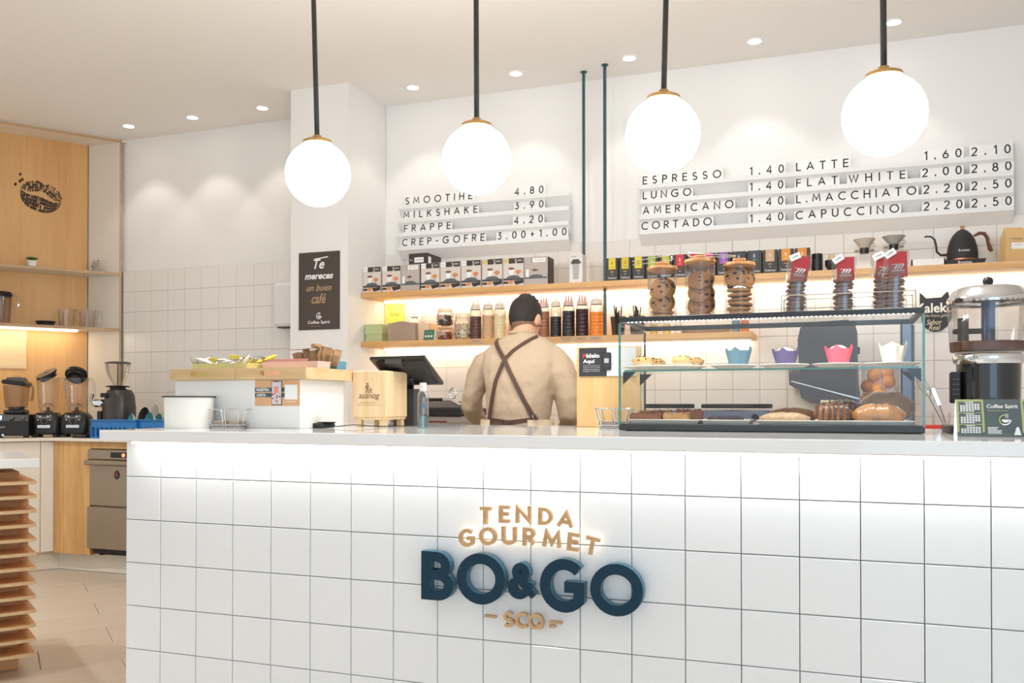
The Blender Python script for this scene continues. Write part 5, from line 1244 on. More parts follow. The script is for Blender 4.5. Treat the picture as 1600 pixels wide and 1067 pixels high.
figure(-cw*.05, zb_+(zt-zb_)*.52, .04); figure(cw*.05, zb_+(zt-zb_)*.52, .022)
b.build('burnt_print', t)
# sanitizer
cx = X_(661, 3.0, 640); h = aY(661, 598, 3.0).z-ZC
t = thing('hand_gel_bottle', 'clear pump-less gel bottle with aqua liquid at its bottom', 'bottle', (cx, 3.0, ZC)); r = .0215
b = MB(); b.lathe([(0, .001), (r*.95, 0), (r, .005), (r, h*.72), (r*.8, h*.79), (r*.55, h*.82)], M_CLEARP, 24); b.build('bottle', t)
b = MB(); b.lathe([(0, .003), (r*.93, .003), (r*.93, h*.26), (0, h*.27)], glass('aqua_gel', (.45, .86, .86), .1, .6, .2), 24); b.build('gel', t)
b = MB(); b.lathe([(0, h*.82), (r*.62, h*.82), (r*.62, h*.97), (r*.55, h), (0, h)], mat('cap_frosted', (214, 214, 210), .4), 20); b.build('cap', t)
b = MB(); b.lathe([(r*1.01, h*.3), (r*1.01, h*.68)], glass('gel_label', (.82, .9, .92), .3, .4, .2), 10, a0=-1.2, a1=.3); b.box((r*.5, -r*.9, h*.5), (.012, .001, .016), mat('gel_print_blue', (70, 110, 160), .5)); b.build('label', t)
# point of sale screen
Yp = 3.42
t = thing('till_screen', 'black till screen tilted back on a dark stand, seen from behind', 'screen', (X_(638, Yp, 640), Yp, ZC))
base = t.location
# top edge is nearer to the customer, the lower edge further away
vT0 = aY(577.5, 562, 3.13)-base; vT1 = aY(663, 559.5, 3.13)-base; vB1 = aY(692.5, 601, 3.42)-base; vB0 = vB1+(vT0-vT1)
nrm = (vT1-vT0).cross(vB1-vT1).normalized(); nrm = -nrm if nrm.y < 0 else nrm
b = MB(); b.rings([[vT0, vT1, vB1, vB0], [v+nrm*.012 for v in (vT0, vT1, vB1, vB0)]], M_BLACK, smooth=False); b.build('housing', t)
cc_ = (vT0+vB1)/2
def onscr(u, v, off): return vT0+(vT1-vT0)*u+(vB0-vT0)*v-nrm*off
b = MB(); b.rings([[onscr(u, v, 0) for u, v in ((.06, .1), (.94, .1), (.94, .92), (.06, .92))], [onscr(u, v, .012) for u, v in ((.1, .16), (.9, .16), (.9, .86), (.1, .86))]], M_BLACKM, smooth=False); b.build('back_cover', t)
b = MB(); b.rings([[onscr(u, v, .0) for u, v in ((.28, .0), (.58, .0), (.56, .2), (.3, .2))], [onscr(u, v, .016) for u, v in ((.28, .02), (.58, .02), (.56, .18), (.3, .18))]], M_DGREY, smooth=False); b.build('vent_cover', t)
b = MB(); x_ = X_(640, 3.36, 640)-base.x; sh = aY(640, 608, 3.36).z-ZC
b.rings([[(x_+x*.055, -.06+y*.05, z) for x, y in ((-1, -.8), (-.8, -1), (.8, -1), (1, -.8), (1, .8), (.8, 1), (-.8, 1), (-1, .8))] for z in (0, sh)], M_DGREY, smooth=False); b.build('stand', t)
b = MB(); e = onscr(.5, .6, -.0); b.tube([(x_+.0, -.06, sh-.01), tuple(e)], .018, M_BLACK, 12); b.build('neck', t)

# bamboo board with card
Yb2 = 3.37; pa = aY(901, 667, Yb2); pb = aY(1001, 540, Yb2); W_ = pb.x-pa.x; H_ = pb.z-ZC
t = thing('bamboo_board', 'upright bamboo board standing behind the wire basket', 'board', (pa.x, Yb2, ZC))
b = MB(); b.box((W_/2, .01, H_/2), (W_, .02, H_), M_BAMBOO, .003); b.build('board', t)
pa2 = aY(905, 588, Yb2-.003); pb2 = aY(994, 542, Yb2-.003); w2 = pb2.x-pa2.x; h2 = pb2.z-pa2.z
t = thing('order_here_card', 'dark and pale card reading Pídelo Aquí on the bamboo board', 'card', (pa2.x, Yb2-.0025, pa2.z))
b = MB(); MC = mat('card_charcoal', (52, 52, 56), .5, var=.02); b.box((w2*.245, 0, h2/2), (w2*.49, .003, h2), MC); b.box((w2*.745, 0, h2/2), (w2*.51, .003, h2), mat('card_pale_grey', (218, 222, 224), .5, var=.01)); b.build('card', t)
b = MB(); mred = mat('print_red', (226, 60, 60), .5); y = -.0022
text(b, 'P', w2*.095, h2*.72, mred, w2*.05, h2*.13, y, bold=.03); text(b, 'ídelo', w2*.245, h2*.725, M_PAPER, w2*.235, h2*.15, y, bold=.03); text(b, 'Aquí', w2*.175, h2*.51, M_PAPER, w2*.21, h2*.17, y, bold=.03)
for k, s in enumerate(('La primera aplicación de', 'reparto de comida', 'a domicilio hecha en', 'Santiago de Compostela')): text(b, s, w2*.07, h2*(.37-.065*k), M_PAPER, w2*.3, h2*.035, y, align='L')
b.build('lettering', t)
b = MB(); b.box((w2*.49, -.004, h2*.52), (w2*.155, .004, h2*.62), M_BLACK, .002); rect_on(b, w2*.425, w2*.555, h2*.25, h2*.8, -.0064, MC); rect_on(b, w2*.45, w2*.53, h2*.46, h2*.62, -.0067, M_CHROME); b.build('phone_picture', t)

# ================================================================== THE MAN BEHIND THE COUNTER
YM = 4.03; man = thing('person', 'man seen from behind in a beige sweater with crossed brown apron straps', 'person', (X_(808, YM, 600), YM, 0))
M_SKIN = mat('skin', (216, 164, 136), .5, var=.05); M_SWEAT = mat('beige_sweater', (192, 170, 144), .92, var=.05, scale=14, bump=.25)
M_HAIR = mat('dark_hair', (40, 32, 28), .7, var=.35, scale=70, bump=.5); M_STRAP = mat('brown_strap', (84, 58, 46), .6, var=.08); M_TROU = mat('dark_trousers', (52, 50, 54), .8)
M_APR = mat('linen_apron', (202, 184, 156), .85, var=.05, scale=40, bump=.1)
def er(cx, cy, z, rx, ry, n=28, p=2.0, tilt=0):
    out = []
    for i in range(n):
        a = 2*pi*i/n; c_, s_ = cos(a), sin(a)
        out.append((cx+rx*abs(c_)**(2/p)*(1 if c_ > 0 else -1), cy+ry*abs(s_)**(2/p)*(1 if s_ > 0 else -1), z+tilt*ry*s_))
    return out
def limb(pts, m, n=16, b=None):
    b = b or MB(); b.tube([p[:3] for p in pts], [p[3] for p in pts], m, n); return b
def fuse(b, name, parent, voxel=.008, it=6, f=.5):
    o = b.build(name, parent, ang=0)
    for p in o.data.polygons: p.use_smooth = True
    r = o.modifiers.new('fuse', 'REMESH'); r.mode = 'VOXEL'; r.voxel_size = voxel; r.use_smooth_shade = True
    s = o.modifiers.new('soft', 'SMOOTH'); s.factor = f; s.iterations = it
    return o
def hand(b, w, d, up, side, s=1.0, curl=.5):
    """palm + five bent fingers rooted at wrist w, pointing along d"""
    d = Vector(d).normalized(); up = Vector(up); up = (up-d*up.dot(d)).normalized(); r = d.cross(up)*side
    W = Vector(w)
    b.tube([W, W+d*.03, W+d*.075, W+d*.09], [.026*s, .03*s, .036*s, .03*s], M_SKIN, 12, sc=.55)
    for k, L in enumerate((.062, .072, .068, .052)):
        q = W+d*.082+r*(-.027+.018*k); c1 = (d-up*curl*.5).normalized(); c2 = (d-up*curl*1.3).normalized(); c3 = (d-up*curl*2.4).normalized()
        p1 = q+c1*L*.45; p2 = p1+c2*L*.32; p3 = p2+c3*L*.25
        b.tube([q-d*.02, q, p1, p2, p3], [.009, .0092, .0085, .0078, .006], M_SKIN, 8)
    q = W+d*.03-r*.03; b.tube([W+d*.015-r*.01, q, q+d*.028-r*.02-up*.008, q+d*.052-r*.022-up*.022], [.014, .0125, .0105, .008], M_SKIN, 8)
# body: one continuous figure
b = MB()
b.rings([er(0, 0, z, rx, ry) for z, rx, ry in ((.84, .155, .10), (.92, .165, .115), (1.04, .135, .10))]+[er(0, cy, z, rx, ry) for z, cy, rx, ry in ((1.2, .03, .15, .105), (1.32, .06, .14, .09), (1.39, .09, .09, .07), (1.44, .10, .062, .06))]+[er(-.006, .115, 1.47, .056, .056), er(-.012, .135, 1.52, .054, .055)], M_SKIN)
Hc = Vector((-.016, .165, 1.548)); Mh = T(*Hc)@Rx(-.42)@Rz(-.22)
b.sph((0, 0, .01), 1, M_SKIN, 28, 18, (.074, .094, .105), Mh); b.sph((0, .035, -.05), 1, M_SKIN, 20, 12, (.052, .06, .062), Mh)
b.sph((0, .098, -.02), .014, M_SKIN, 10, 8, (.8, 1.2, 1.6), Mh); b.sph((0, .085, -.062), .02, M_SKIN, 10, 8, (1.1, .6, .5), Mh)
for sx in (-1, 1):
    b.sph((sx*.078, -.002, -.014), 1, M_SKIN, 12, 10, (.010, .021, .032), Mh@T(0, 0, 0))
    b.sph((sx*.028, .084, .004), .014, M_SKIN, 10, 8, (1, .6, .7), Mh)
    limb([(sx*.085, 0, .9, .085), (sx*.09, .0, .7, .075), (sx*.095, .02, .5, .055), (sx*.1, .02, .42, .052), (sx*.1, 0, .25, .046), (sx*.1, -.02, .09, .036)], M_SKIN, b=b)
    b.rings([er(sx*.1, .03, z, rx, ry) for z, rx, ry in ((.02, .045, .12), (.06, .042, .1), (.1, .036, .05))], M_SKIN)
limb([(.14, .08, 1.34, .04), (.20, .06, 1.24, .040), (.225, .05, 1.12, .036), (.20, .16, 1.05, .034), (.17, .26, 1.0, .026)], M_SKIN, b=b)
limb([(-.14, .08, 1.34, .04), (-.222, .07, 1.25, .040), (-.27, .07, 1.13, .036), (-.295, .18, 1.07, .034), (-.32, .30, 1.035, .026)], M_SKIN, b=b)
hand(b, (.17, .26, 1.0), (-.3, 1, -.1), (0, 0, 1), -1); hand(b, (-.32, .30, 1.035), (-.15, 1, -.05), (0, 0, 1), 1)
fuse(b, 'body', man, .0058, 3)
# sweater
b = MB()
b.rings([er(x, y, z, rx, ry, 32, 2.2) for z, x, y, rx, ry in ((1.0, .01, .0, .152, .125), (1.05, .01, 0, .148, .125), (1.14, .008, .01, .158, .130), (1.24, .004, .03, .176, .135), (1.32, 0, .055, .192, .130), (1.375, 0, .08, .198, .118), (1.42, 0, .095, .158, .10), (1.448, -.006, .105, .118, .082), (1.465, -.012, .11, .08, .07), (1.476, -.016, .112, .066, .062))], M_SWEAT)
limb([(.09, .09, 1.375, .05), (.145, .08, 1.355, .066), (.18, .075, 1.325, .069), (.214, .06, 1.26, .066), (.24, .05, 1.16, .062), (.246, .06, 1.09, .060), (.23, .12, 1.05, .055), (.19, .22, 1.02, .045), (.178, .25, 1.005, .036)], M_SWEAT, 20, b)
limb([(-.09, .09, 1.375, .05), (-.15, .08, 1.355, .062), (-.195, .075, 1.325, .068), (-.232, .07, 1.26, .062), (-.262, .07, 1.18, .054), (-.276, .09, 1.12, .052), (-.292, .17, 1.08, .048), (-.314, .26, 1.055, .042), (-.318, .28, 1.045, .034)], M_SWEAT, 20, b)
sw = fuse(b, 'sweater', man, .007, 16)
def wr(nm, st, sc_):
    tx = bpy.data.textures.new(nm, 'CLOUDS'); tx.noise_scale = sc_; d_ = sw.modifiers.new('folds', 'DISPLACE'); d_.texture = tx; d_.strength = st; d_.mid_level = .5
wr('folds', .022, .11); wr('folds_small', .008, .045)
b = MB(); b.tube([(-.018+.062*cos(a), .115+.060*sin(a), 1.474-.006*sin(a)) for a in [2*pi*i/32 for i in range(32)]], .009, M_SWEAT, 8, True); b.build('collar', man)
# hair: a cap over the back of the skull, nape tapering
b = MB(); n = 36; rr = []
for j in range(15):
    f = j/14; row = []
    for i in range(n):
        a = 2*pi*i/n
        back = .5-.5*sin(a)      # 1 at the back (-y), 0 at the front
        low = -.78*back-.02*(1-back)-.0; el = pi/2*(1-f)+math.asin(max(-.95, min(.9, low+.28*(1-back))))*f
        k = 1.075-.055*f*f+.012*noise.noise(Vector((a*4, f*8, 1)))
        row.append((.074*k*cos(el)*cos(a)*1.03, .094*k*cos(el)*sin(a)-.001, .01+.105*k*sin(el)+(.016*(1-f)*(1+.8*noise.noise(Vector((a*3, f*5, 4)))))))
    rr.append(row)
b.rings(rr[::-1], M_HAIR, cap=True, M=Mh)
for k in range(22):
    a = k*2*pi/22+random.uniform(-.1, .1); q = random.uniform(.1, .7); bx, by = .06*q*cos(a), .075*q*sin(a)
    b.tube([(bx, by, .105), (bx*1.1+.004, by*1.1+.01, .118), (bx*1.2+.008, by*1.2+.02, .122)], [.011, .008, .002], M_HAIR, 6, M=Mh)
h_ = b.build('hair', man, ang=0)
b = MB(); rr = []
for j in range(8):
    f = j/7; row = []
    for i in range(n):
        a = 2*pi*i/n; back = .5-.5*sin(a); el = -.62+(-.40)*f*back+.5*(1-back)
        row.append((.0765*cos(el)*cos(a), .0965*cos(el)*sin(a)-.001, .01+.1075*sin(el)))
    rr.append(row)
b.rings(rr[::-1], mat('hair_fade', (132, 98, 80), .7, var=.2, scale=80), cap=False, M=Mh); b.build('shaved_nape', man); rm = h_.modifiers.new('fuse', 'REMESH'); rm.mode = 'VOXEL'; rm.voxel_size = .004; rm.use_smooth_shade = True; sm_ = h_.modifiers.new('soft', 'SMOOTH'); sm_.iterations = 4; sm_.factor = .5
# trousers and shoes
b = MB(); b.rings([er(0, 0, z, rx, ry) for z, rx, ry in ((.8, .165, .12), (.92, .175, .128), (1.02, .16, .12))], M_TROU)
for sx in (-1, 1): limb([(sx*.085, 0, .9, .098), (sx*.09, 0, .7, .088), (sx*.095, .02, .48, .07), (sx*.1, 0, .25, .062), (sx*.1, -.02, .08, .056)], M_TROU, b=b)
fuse(b, 'trousers', man, .012, 3)
for sx in (-1, 1): b = MB(); b.rings([er(sx*.1, .03, z, rx, ry) for z, rx, ry in ((0, .05, .135), (.04, .052, .135), (.08, .045, .09), (.115, .045, .055))], M_BLACKM); b.build('shoe', man)
# straps laid over the back: swept along the surface of the sweater rings
def back_y(x, z):
    best = 0
    tab = [(1.0, .0, .162, .125), (1.14, .01, .168, .130), (1.24, .03, .184, .135), (1.32, .055, .196, .130), (1.375, .08, .196, .118), (1.42, .095, .168, .10), (1.455, .105, .115, .082), (1.488, .112, .07, .066)]
    for k in range(len(tab)-1):
        if tab[k][0] <= z <= tab[k+1][0] or (k == len(tab)-2 and z > tab[-1][0]) or (k == 0 and z < 1.0):
            f = min(1, max(0, (z-tab[k][0])/(tab[k+1][0]-tab[k][0]))); y0, rx, ry = [tab[k][i]+(tab[k+1][i]-tab[k][i])*f for i in (1, 2, 3)]
            u = min(.98, abs(x)/rx); return y0-ry*(1-u**2.2)**(1/2.2)
    return 0
def strap(pts, w_, nm):
    P = []
    for k in range(len(pts)-1):
        for j in range(8): f = j/8; P.append((pts[k][0]+(pts[k+1][0]-pts[k][0])*f, pts[k][1]+(pts[k+1][1]-pts[k][1])*f))
    P.append(pts[-1]); vs = []
    for i, (x, z) in enumerate(P):
        a = P[max(0, i-1)]; c = P[min(len(P)-1, i+1)]; d = Vector((c[0]-a[0], c[1]-a[1])).normalized(); n_ = Vector((-d.y, d.x))*w_/2
        for s_ in (-1, 1): xx, zz = x+n_.x*s_, z+n_.y*s_; vs.append((xx, back_y(xx, zz)-.011, zz))
    m_ = len(vs); vs += [(x, y+.008, z) for x, y, z in vs]; fs = []
    for i in range(len(P)-1): a = 2*i; fs += [(a, a+1, a+3, a+2), (m_+a, m_+a+2, m_+a+3, m_+a+1), (a, a+2, m_+a+2, m_+a), (a+1, m_+a+1, m_+a+3, a+3)]
    b = MB(); b.add(vs, fs, M_STRAP, True); return b.build(nm, man)
strap([(-0.132, 1.448), (-0.098, 1.405), (-0.040, 1.340), (0.024, 1.24), (0.084, 1.13), (0.124, 1.055)], .018, 'strap')
strap([(0.090, 1.456), (0.044, 1.425), (-0.006, 1.385), (-0.038, 1.345), (-0.071, 1.24), (-0.091, 1.13), (-0.104, 1.05)], .016, 'strap')
strap([(-0.106, 1.058), (-0.036, 1.05), (0.004, 1.045), (0.064, 1.052), (0.124, 1.06)], .016, 'waist_tie')
b = MB(); b.box((-.006, back_y(-.03, 1.04)-.012, 1.04), (.03, .012, .03), M_STRAP, .004); b.tube([(-.03, -.135, 1.04), (-.05, -.15, 1.0), (-.045, -.15, .93)], .008, M_STRAP, 6, sc=.4); b.tube([(-.03, -.135, 1.04), (-.01, -.15, .99), (-.015, -.15, .92)], .008, M_STRAP, 6, sc=.4); b.build('knot', man)
b = MB(); b.tube([(.115, -.115, 1.075), (.13, -.114, 1.05), (.145, -.104, 1.062), (.128, -.11, 1.085)], .0025, M_CHROME, 6, True); b.build('buckle', man)
rr = []
for z, g in ((1.055, .175), (.98, .185), (.85, .195), (.7, .2), (.55, .205)):
    rr.append([(g*cos(a), g*.8*sin(a), z) for a in [radians(-58+i*(296)/30) for i in range(31)]])
b = MB(); n = 31; vs = [p for r_ in rr for p in r_]; b.add(vs, [(j*n+i, j*n+i+1, (j+1)*n+i+1, (j+1)*n+i) for j in range(4) for i in range(n-1)], M_APR, True)
o = b.build('apron', man); sol = o.modifiers.new('thick', 'SOLIDIFY'); sol.thickness = .003

# ================================================================== PASTRY CASE
CX0, CX1, CY0, CY1, CZ1 = -.697, .232, 2.92, 3.33, 1.418; CW = CX1-CX0; CXc = (CX0+CX1)/2
t = thing('pastry_case', 'glass pastry display case with black base and top frame', 'display case', (CXc, CY0, ZC)); HC = CZ1-ZC; DC = CY1-CY0
M_FR = mat('case_frame_black', (44, 46, 48), .35, var=.05)
b = MB(); b.box((0, DC/2, .013), (CW, DC, .022), M_FR, .002)
for sx in (-1, 1): b.cyl((sx*(CW/2-.03), .03, -.0), .012, .004, M_BLACK, 12)
b.build('base', t)
b = MB(); fw = .018
b.box((0, fw/2, HC-.008), (CW, fw, .016), M_FR, .001); b.box((0, DC-fw/2, HC-.008), (CW, fw, .016), M_FR, .001)
for sx in (-1, 1): b.box((sx*(CW/2-fw/2), DC/2, HC-.008), (fw, DC-2*fw, .016), M_FR, .001)
b.build('top_frame', t)
def pane(nm, c, d, edge=None):
    b = MB(); b.box(c, d, M_GLASSC); o = b.build(nm, t); return o
pane('front_pane', (0, .003, HC/2), (CW-.012, .005, HC-.04)); pane('side_pane', (-CW/2+.003, DC/2, HC/2), (.005, DC-.012, HC-.04)); pane('side_pane', (CW/2-.003, DC/2, HC/2), (.005, DC-.012, HC-.04)); pane('top_pane', (0, DC/2, HC-.004), (CW-.04, DC-.04, .005))
b = MB()
for sx in (-1, 1): b.box((sx*(CW/2-.0025), .0025, HC/2), (.006, .007, HC-.04), M_GLASSE)
b.build('glass_edge', t)
b = MB()
for sx in (-1, 1): b.box((sx*(CW/2-.003), DC-.003, HC/2), (.006, .006, HC-.04), M_DGREY)
b.build('rear_post', t)
zs = 1.243-ZC
b = MB(); b.box((0, .02+.15, zs-.003), (CW-.03, .30, .005), M_GLASSC); b.box((0, .0185, zs-.003), (CW-.03, .002, .006), M_GLASSE); b.build('glass_shelf', t)
for sx in (-1, 1):
    for yy in (.035, .30):
        b = MB(); b.rings([[(sx*(CW/2-.008), yy-.008, zs-.006), (sx*(CW/2-.05), yy-.008, zs-.006), (sx*(CW/2-.008), yy-.008, zs-.046)][::sx], [(sx*(CW/2-.008), yy+.008, zs-.006), (sx*(CW/2-.05), yy+.008, zs-.006), (sx*(CW/2-.008), yy+.008, zs-.046)][::sx]], M_FR, smooth=False); b.build('shelf_bracket', t)
b = MB()
for k in range(64): b.box((-CW/2+.03+(CW-.06)*k/63, .010, HC-.0175), (.005, .003, .002), M_LEDW)
b.build('light_strip', t)
l = bpy.data.lights.new('case_led_lamp', 'AREA'); l.shape = 'RECTANGLE'; l.size = CW-.08; l.size_y = .008; l.energy = 1.0; l.color = (.9, .96, 1)
lo = bpy.data.objects.new('case_led_lamp', l); COL.objects.link(lo); lo.location = (CXc, CY0+.022, CZ1-.022); lo.rotation_euler = (radians(25), 0, 0)
def plate(px0, px1, Y, z, lab, sy=.8, group=None, m=M_PLATE):
    x0 = X_(px0, Y, 575); x1 = X_(px1, Y, 575); r = (x1-x0)/2
    t = thing('plate', lab, 'plate', ((x0+x1)/2, Y, z)); b = MB(); b.lathe([(0, .0), (r*.6, 0), (r*.95, .011), (r, .013), (r*.97, .0145), (r*.6, .004), (0, .004)], m, 36, sy=sy); b.build('plate', t); return (x0+x1)/2, r
Ysh = 3.06; zs_ = 1.243+.001
pp = [plate(973, 1104, 3.07, zs_, 'cream plate with two muffins, left end of the glass shelf', .7), plate(1110, 1183, Ysh, zs_, 'cream plate under the blue-grey wrapped muffin', 1.2), plate(1187, 1266, Ysh, zs_, 'cream plate under the dark violet wrapped muffin', 1.2), plate(1268, 1348, Ysh, zs_, 'cream plate under the pink wrapped muffin', 1.2), plate(1350, 1438, Ysh, zs_, 'cream plate under the white wrapped muffin', 1.1)]
M_CRUMB = mat('muffin_crumb', (206, 156, 92), .8, var=.12, scale=50, bump=.4); M_PAPERC = mat('muffin_paper', (214, 188, 150), .6, var=.05)
def muffin(px, Y, r, lab, z=zs_+.004):
    t = thing('muffin', lab, 'muffin', (X_(px, Y, 560), Y, z)); n = 48
    b = MB(); b.rings([[(r*k*(1+.03*(i % 2))*cos(2*pi*i/n), r*k*(1+.03*(i % 2))*sin(2*pi*i/n), zz) for i in range(n)] for k, zz in ((.72, 0), (.8, r*.3), (.95, r*.75))], M_PAPERC); b.build('paper_case', t)
    b = MB(); rr = []
    for j in range(8):
        f = j/7; k = cos(f*pi/2)**.7; rr.append([((r*1.02*k+.0015*noise.noise(Vector((i*.5, j, px))))*cos(2*pi*i/n), (r*1.02*k)*sin(2*pi*i/n), r*.72+r*.5*sin(f*pi/2)) for i in range(n)])
    b.rings(rr, M_CRUMB); b.build('crumb', t)
    b = MB(); rn = random.Random(px)
    for k in range(13):
        a = rn.uniform(0, 2*pi); f = rn.uniform(.1, 1.3); b.box((0, 0, 0), (.007, .006, .006), M_CHOC, .002, M=T(r*cos(f)*cos(a)*1.0, r*cos(f)*sin(a), r*.74+r*.5*sin(f))@Rz(a)@Rx(f))
    o = b.build('chocolate_chips', t); return t
muffin(1004, 3.05, .036, 'golden chocolate chip muffin, front one on the left plate'); muffin(1024, 3.13, .034, 'golden chocolate chip muffin, half hidden behind the leftmost muffin')
muffin(1066, 3.05, .036, 'chocolate chip muffin at the right end of the left plate'); muffin(1084, 3.13, .034, 'small chip muffin tucked behind the second muffin')
def tulip(px, col, lab, yt, hh=.075, cream=(240, 228, 206)):
    Y = Ysh; t = thing('wrapped_muffin', lab, 'muffin', (X_(px, Y, 560), Y, zs_+.005)); m = mat('tulip_%d' % px, col, .75, var=.12, scale=18); n = 40; r = .040
    def rad(a, f): return r*(.68+.34*f)*(1+.07*sin(a*8+f)*f+.03*sin(a*13))
    def top(a): return hh*(.80+.20*max(0, cos(a*4+.6))**2*(1.1 if cos(a) > 0 else .8))
    rr = []
    for j in range(7):
        f = j/6; rr.append([(rad(2*pi*i/n, f)*cos(2*pi*i/n), rad(2*pi*i/n, f)*sin(2*pi*i/n), top(2*pi*i/n)*f) for i in range(n)])
    for j in range(5, 2, -1):
        f = j/6; rr.append([((rad(2*pi*i/n, f)-.0015)*cos(2*pi*i/n), (rad(2*pi*i/n, f)-.0015)*sin(2*pi*i/n), top(2*pi*i/n)*f) for i in range(n)])
    b = MB(); b.rings(rr, m, cap=False); b.lathe([(0, 0), (r*.68, 0)], m, 20); b.build('paper_wrap', t)
    b = MB(); b.sph((0, 0, hh*.66), r*.76, mat('muffin_top_%d' % px, cream, .8, var=.1, scale=50, bump=.4), 20, 10, (1, 1, .75)); b.build('crumb', t)
tulip(1153.5, (92, 122, 136), 'muffin in blue-grey tulip paper on the glass shelf', 533, .072)
tulip(1227, (92, 80, 118), 'muffin in dark violet tulip paper on the glass shelf', 530, .066, (240, 214, 196))
tulip(1310, (244, 96, 112), 'muffin in bright pink tulip paper on the glass shelf', 527, .072)
tulip(1395, (236, 224, 204), 'muffin in white tulip paper, rightmost on the glass shelf', 522, .078)
# bottom of the case
zb0 = ZC+.0245
def oval(px0, px1, Y, lab, sy): return plate(px0, px1, Y, zb0, lab, sy)
def tray_(px0, px1, Y, dep, lab):
    x0 = X_(px0, Y, 660); x1 = X_(px1, Y, 660); wd = x1-x0; t = thing('serving_tray', lab, 'tray', ((x0+x1)/2, Y+dep/2, zb0))
    b = MB(); R = lambda k, z: [(sx*wd/2*k, sy*dep/2*k, z) for sx, sy in ((-1, -1), (1, -1), (1, 1), (-1, 1))]
    b.rings([R(.92, 0), R(1, .012), R(.985, .0135), R(.9, .004)], M_PLATE, smooth=False); b.build('tray', t)
tray_(982, 1093, 2.965, .17, 'cream tray of brown crumbly bars, left in the case'); tray_(1096, 1172, 2.965, .17, 'small pale tray under the dark brownie slab'); tray_(1180, 1430, 2.95, .26, 'long cream tray under the large pastries')
M_BROW = mat('brownie_brown', (146, 96, 68), .85, var=.35, scale=45, bump=.8); M_DBROW = mat('dark_brownie', (82, 60, 58), .8, var=.25, scale=45, bump=.8); M_NUT = mat('nut_crumble', (196, 152, 102), .8, var=.3, scale=50, bump=.8)
def slab_(px0, px1, Y, h, m, lab, dep=.06, seed=1, nuts=None):
    x0 = X_(px0, Y, 660); x1 = X_(px1, Y, 660); wd = x1-x0; t = thing('cake_bar', lab, 'cake', ((x0+x1)/2, Y+dep/2, zb0+.005)); nx = 14; ny = 5
    b = MB(); vs = []; fs = []
    for j in range(ny+1):
        for i in range(nx+1): vs.append((wd*(i/nx-.5), dep*(j/ny-.5), h*(1+.22*noise.noise(Vector((i*.9+seed*7, j*.9, seed))))))
    for j in range(ny):
        for i in range(nx): a = j*(nx+1)+i; fs.append((a, a+1, a+nx+2, a+nx+1))
    k = len(vs); ring = [i for i in range(nx+1)]+[(j)*(nx+1)+nx for j in range(1, ny+1)]+[ny*(nx+1)+i for i in range(nx-1, -1, -1)]+[j*(nx+1) for j in range(ny-1, 0, -1)]
    vs += [(vs[r_][0], vs[r_][1], 0) for r_ in ring]
    for q in range(len(ring)): fs.append((k+q, k+(q+1) % len(ring), ring[(q+1) % len(ring)], ring[q]))
    b.add(vs, fs, m, True); b.build('cake', t, ang=50)
    if nuts:
        b = MB(); rn = random.Random(seed)
        for q in range(40): b.box((0, 0, 0), (.012, .003, .006), nuts, .001, M=T(rn.uniform(-.48, .48)*wd, rn.uniform(-.5, .5)*dep, h*rn.uniform(.95, 1.15))@Rz(rn.uniform(0, 6))@Rx(rn.uniform(-1, 1)))
        o = b.build('crumble', t); o['kind'] = 'stuff'
slab_(984, 1032, 2.99, .024, M_BROW, 'brown crumbly cake bar, front left in the case', .06, 1, M_BROW); slab_(1000, 1046, 3.06, .034, M_BROW, 'brown crumbly cake bar behind the front left one', .05, 2, M_NUT); slab_(1036, 1074, 2.99, .026, M_NUT, 'nut topped cake bar in the middle of the left tray', .06, 3, M_NUT); slab_(1056, 1096, 3.06, .036, M_BROW, 'brown crumbly cake bar at the right back of the left tray', .05, 4, M_BROW)
slab_(1106, 1158, 2.99, .017, M_DBROW, 'flat dark brownie slab on the small pale tray', .08, 5)
M_CROIS = mat('croissant_crust', (168, 108, 58), .35, var=.4, scale=22, bump=.3, coat=.3); M_CHO = mat('chocolate_croissant', (98, 62, 48), .3, var=.5, scale=16, bump=.3, coat=.3); M_PUFF = mat('puff_pastry', (214, 166, 104), .45, var=.35, scale=30, bump=.6); M_SUG = mat('sugared_pastry', (204, 168, 132), .7, var=.5, scale=40, bump=.8); M_APP = mat('glazed_pastry', (196, 132, 66), .25, var=.5, scale=24, bump=.6, coat=.5)
def roll(px, Y, L, R, H, m, lab, rz=0, ribs=6, bend=.25, m2=None, nm='pastry', zo=0):
    t = thing(nm, lab, 'pastry', (X_(px, Y, 650), Y, zb0+.0045+zo), rz); n = 22; K = 34; rr = []
    for j in range(K+1):
        f = j/K*2-1; env = max(.12, (1-abs(f)**2.6))**.6
        k = env*(1+.10*abs(sin(f*ribs*pi/2))) if ribs else env*(1+.12*noise.noise(Vector((f*5, px, 0))))
        off = bend*L*(f*f)*.5
        row = []
        for i in range(n):
            a = 2*pi*i/n; q = 1+.05*noise.noise(Vector((cos(a)*2, sin(a)*2, f*6+px)))
            row.append((f*L/2, off+R*k*cos(a)*q-bend*L*.2, max(0, H*.5+H*.5*sin(a)*k*q if ribs else H*.42+H*.58*sin(a)*k*q)))
        rr.append(row)
    b = MB(); b.rings(rr, m); o = b.build('crust', t)
    if m2:
        b = MB()
        for j in range(3, K-3, 5):
            P = [Vector(rr[j+(1 if 4 < i < 7 else 0)][i])+Vector((0, -.001*cos(2*pi*i/n), .0022)) for i in range(1, 17)]
            b.tube(P, .0032, m2, 6, sc=2.2)
        b.build('glaze_stripe', t)
    return t
roll(1238, 3.1, .16, .04, .048, M_CHO if 0 else mat('cocoa_pastry', (150, 100, 64), .7, var=.25, scale=20, bump=.5), 'long brown pastry lying at the back left of the long tray', .05, 0, .0)
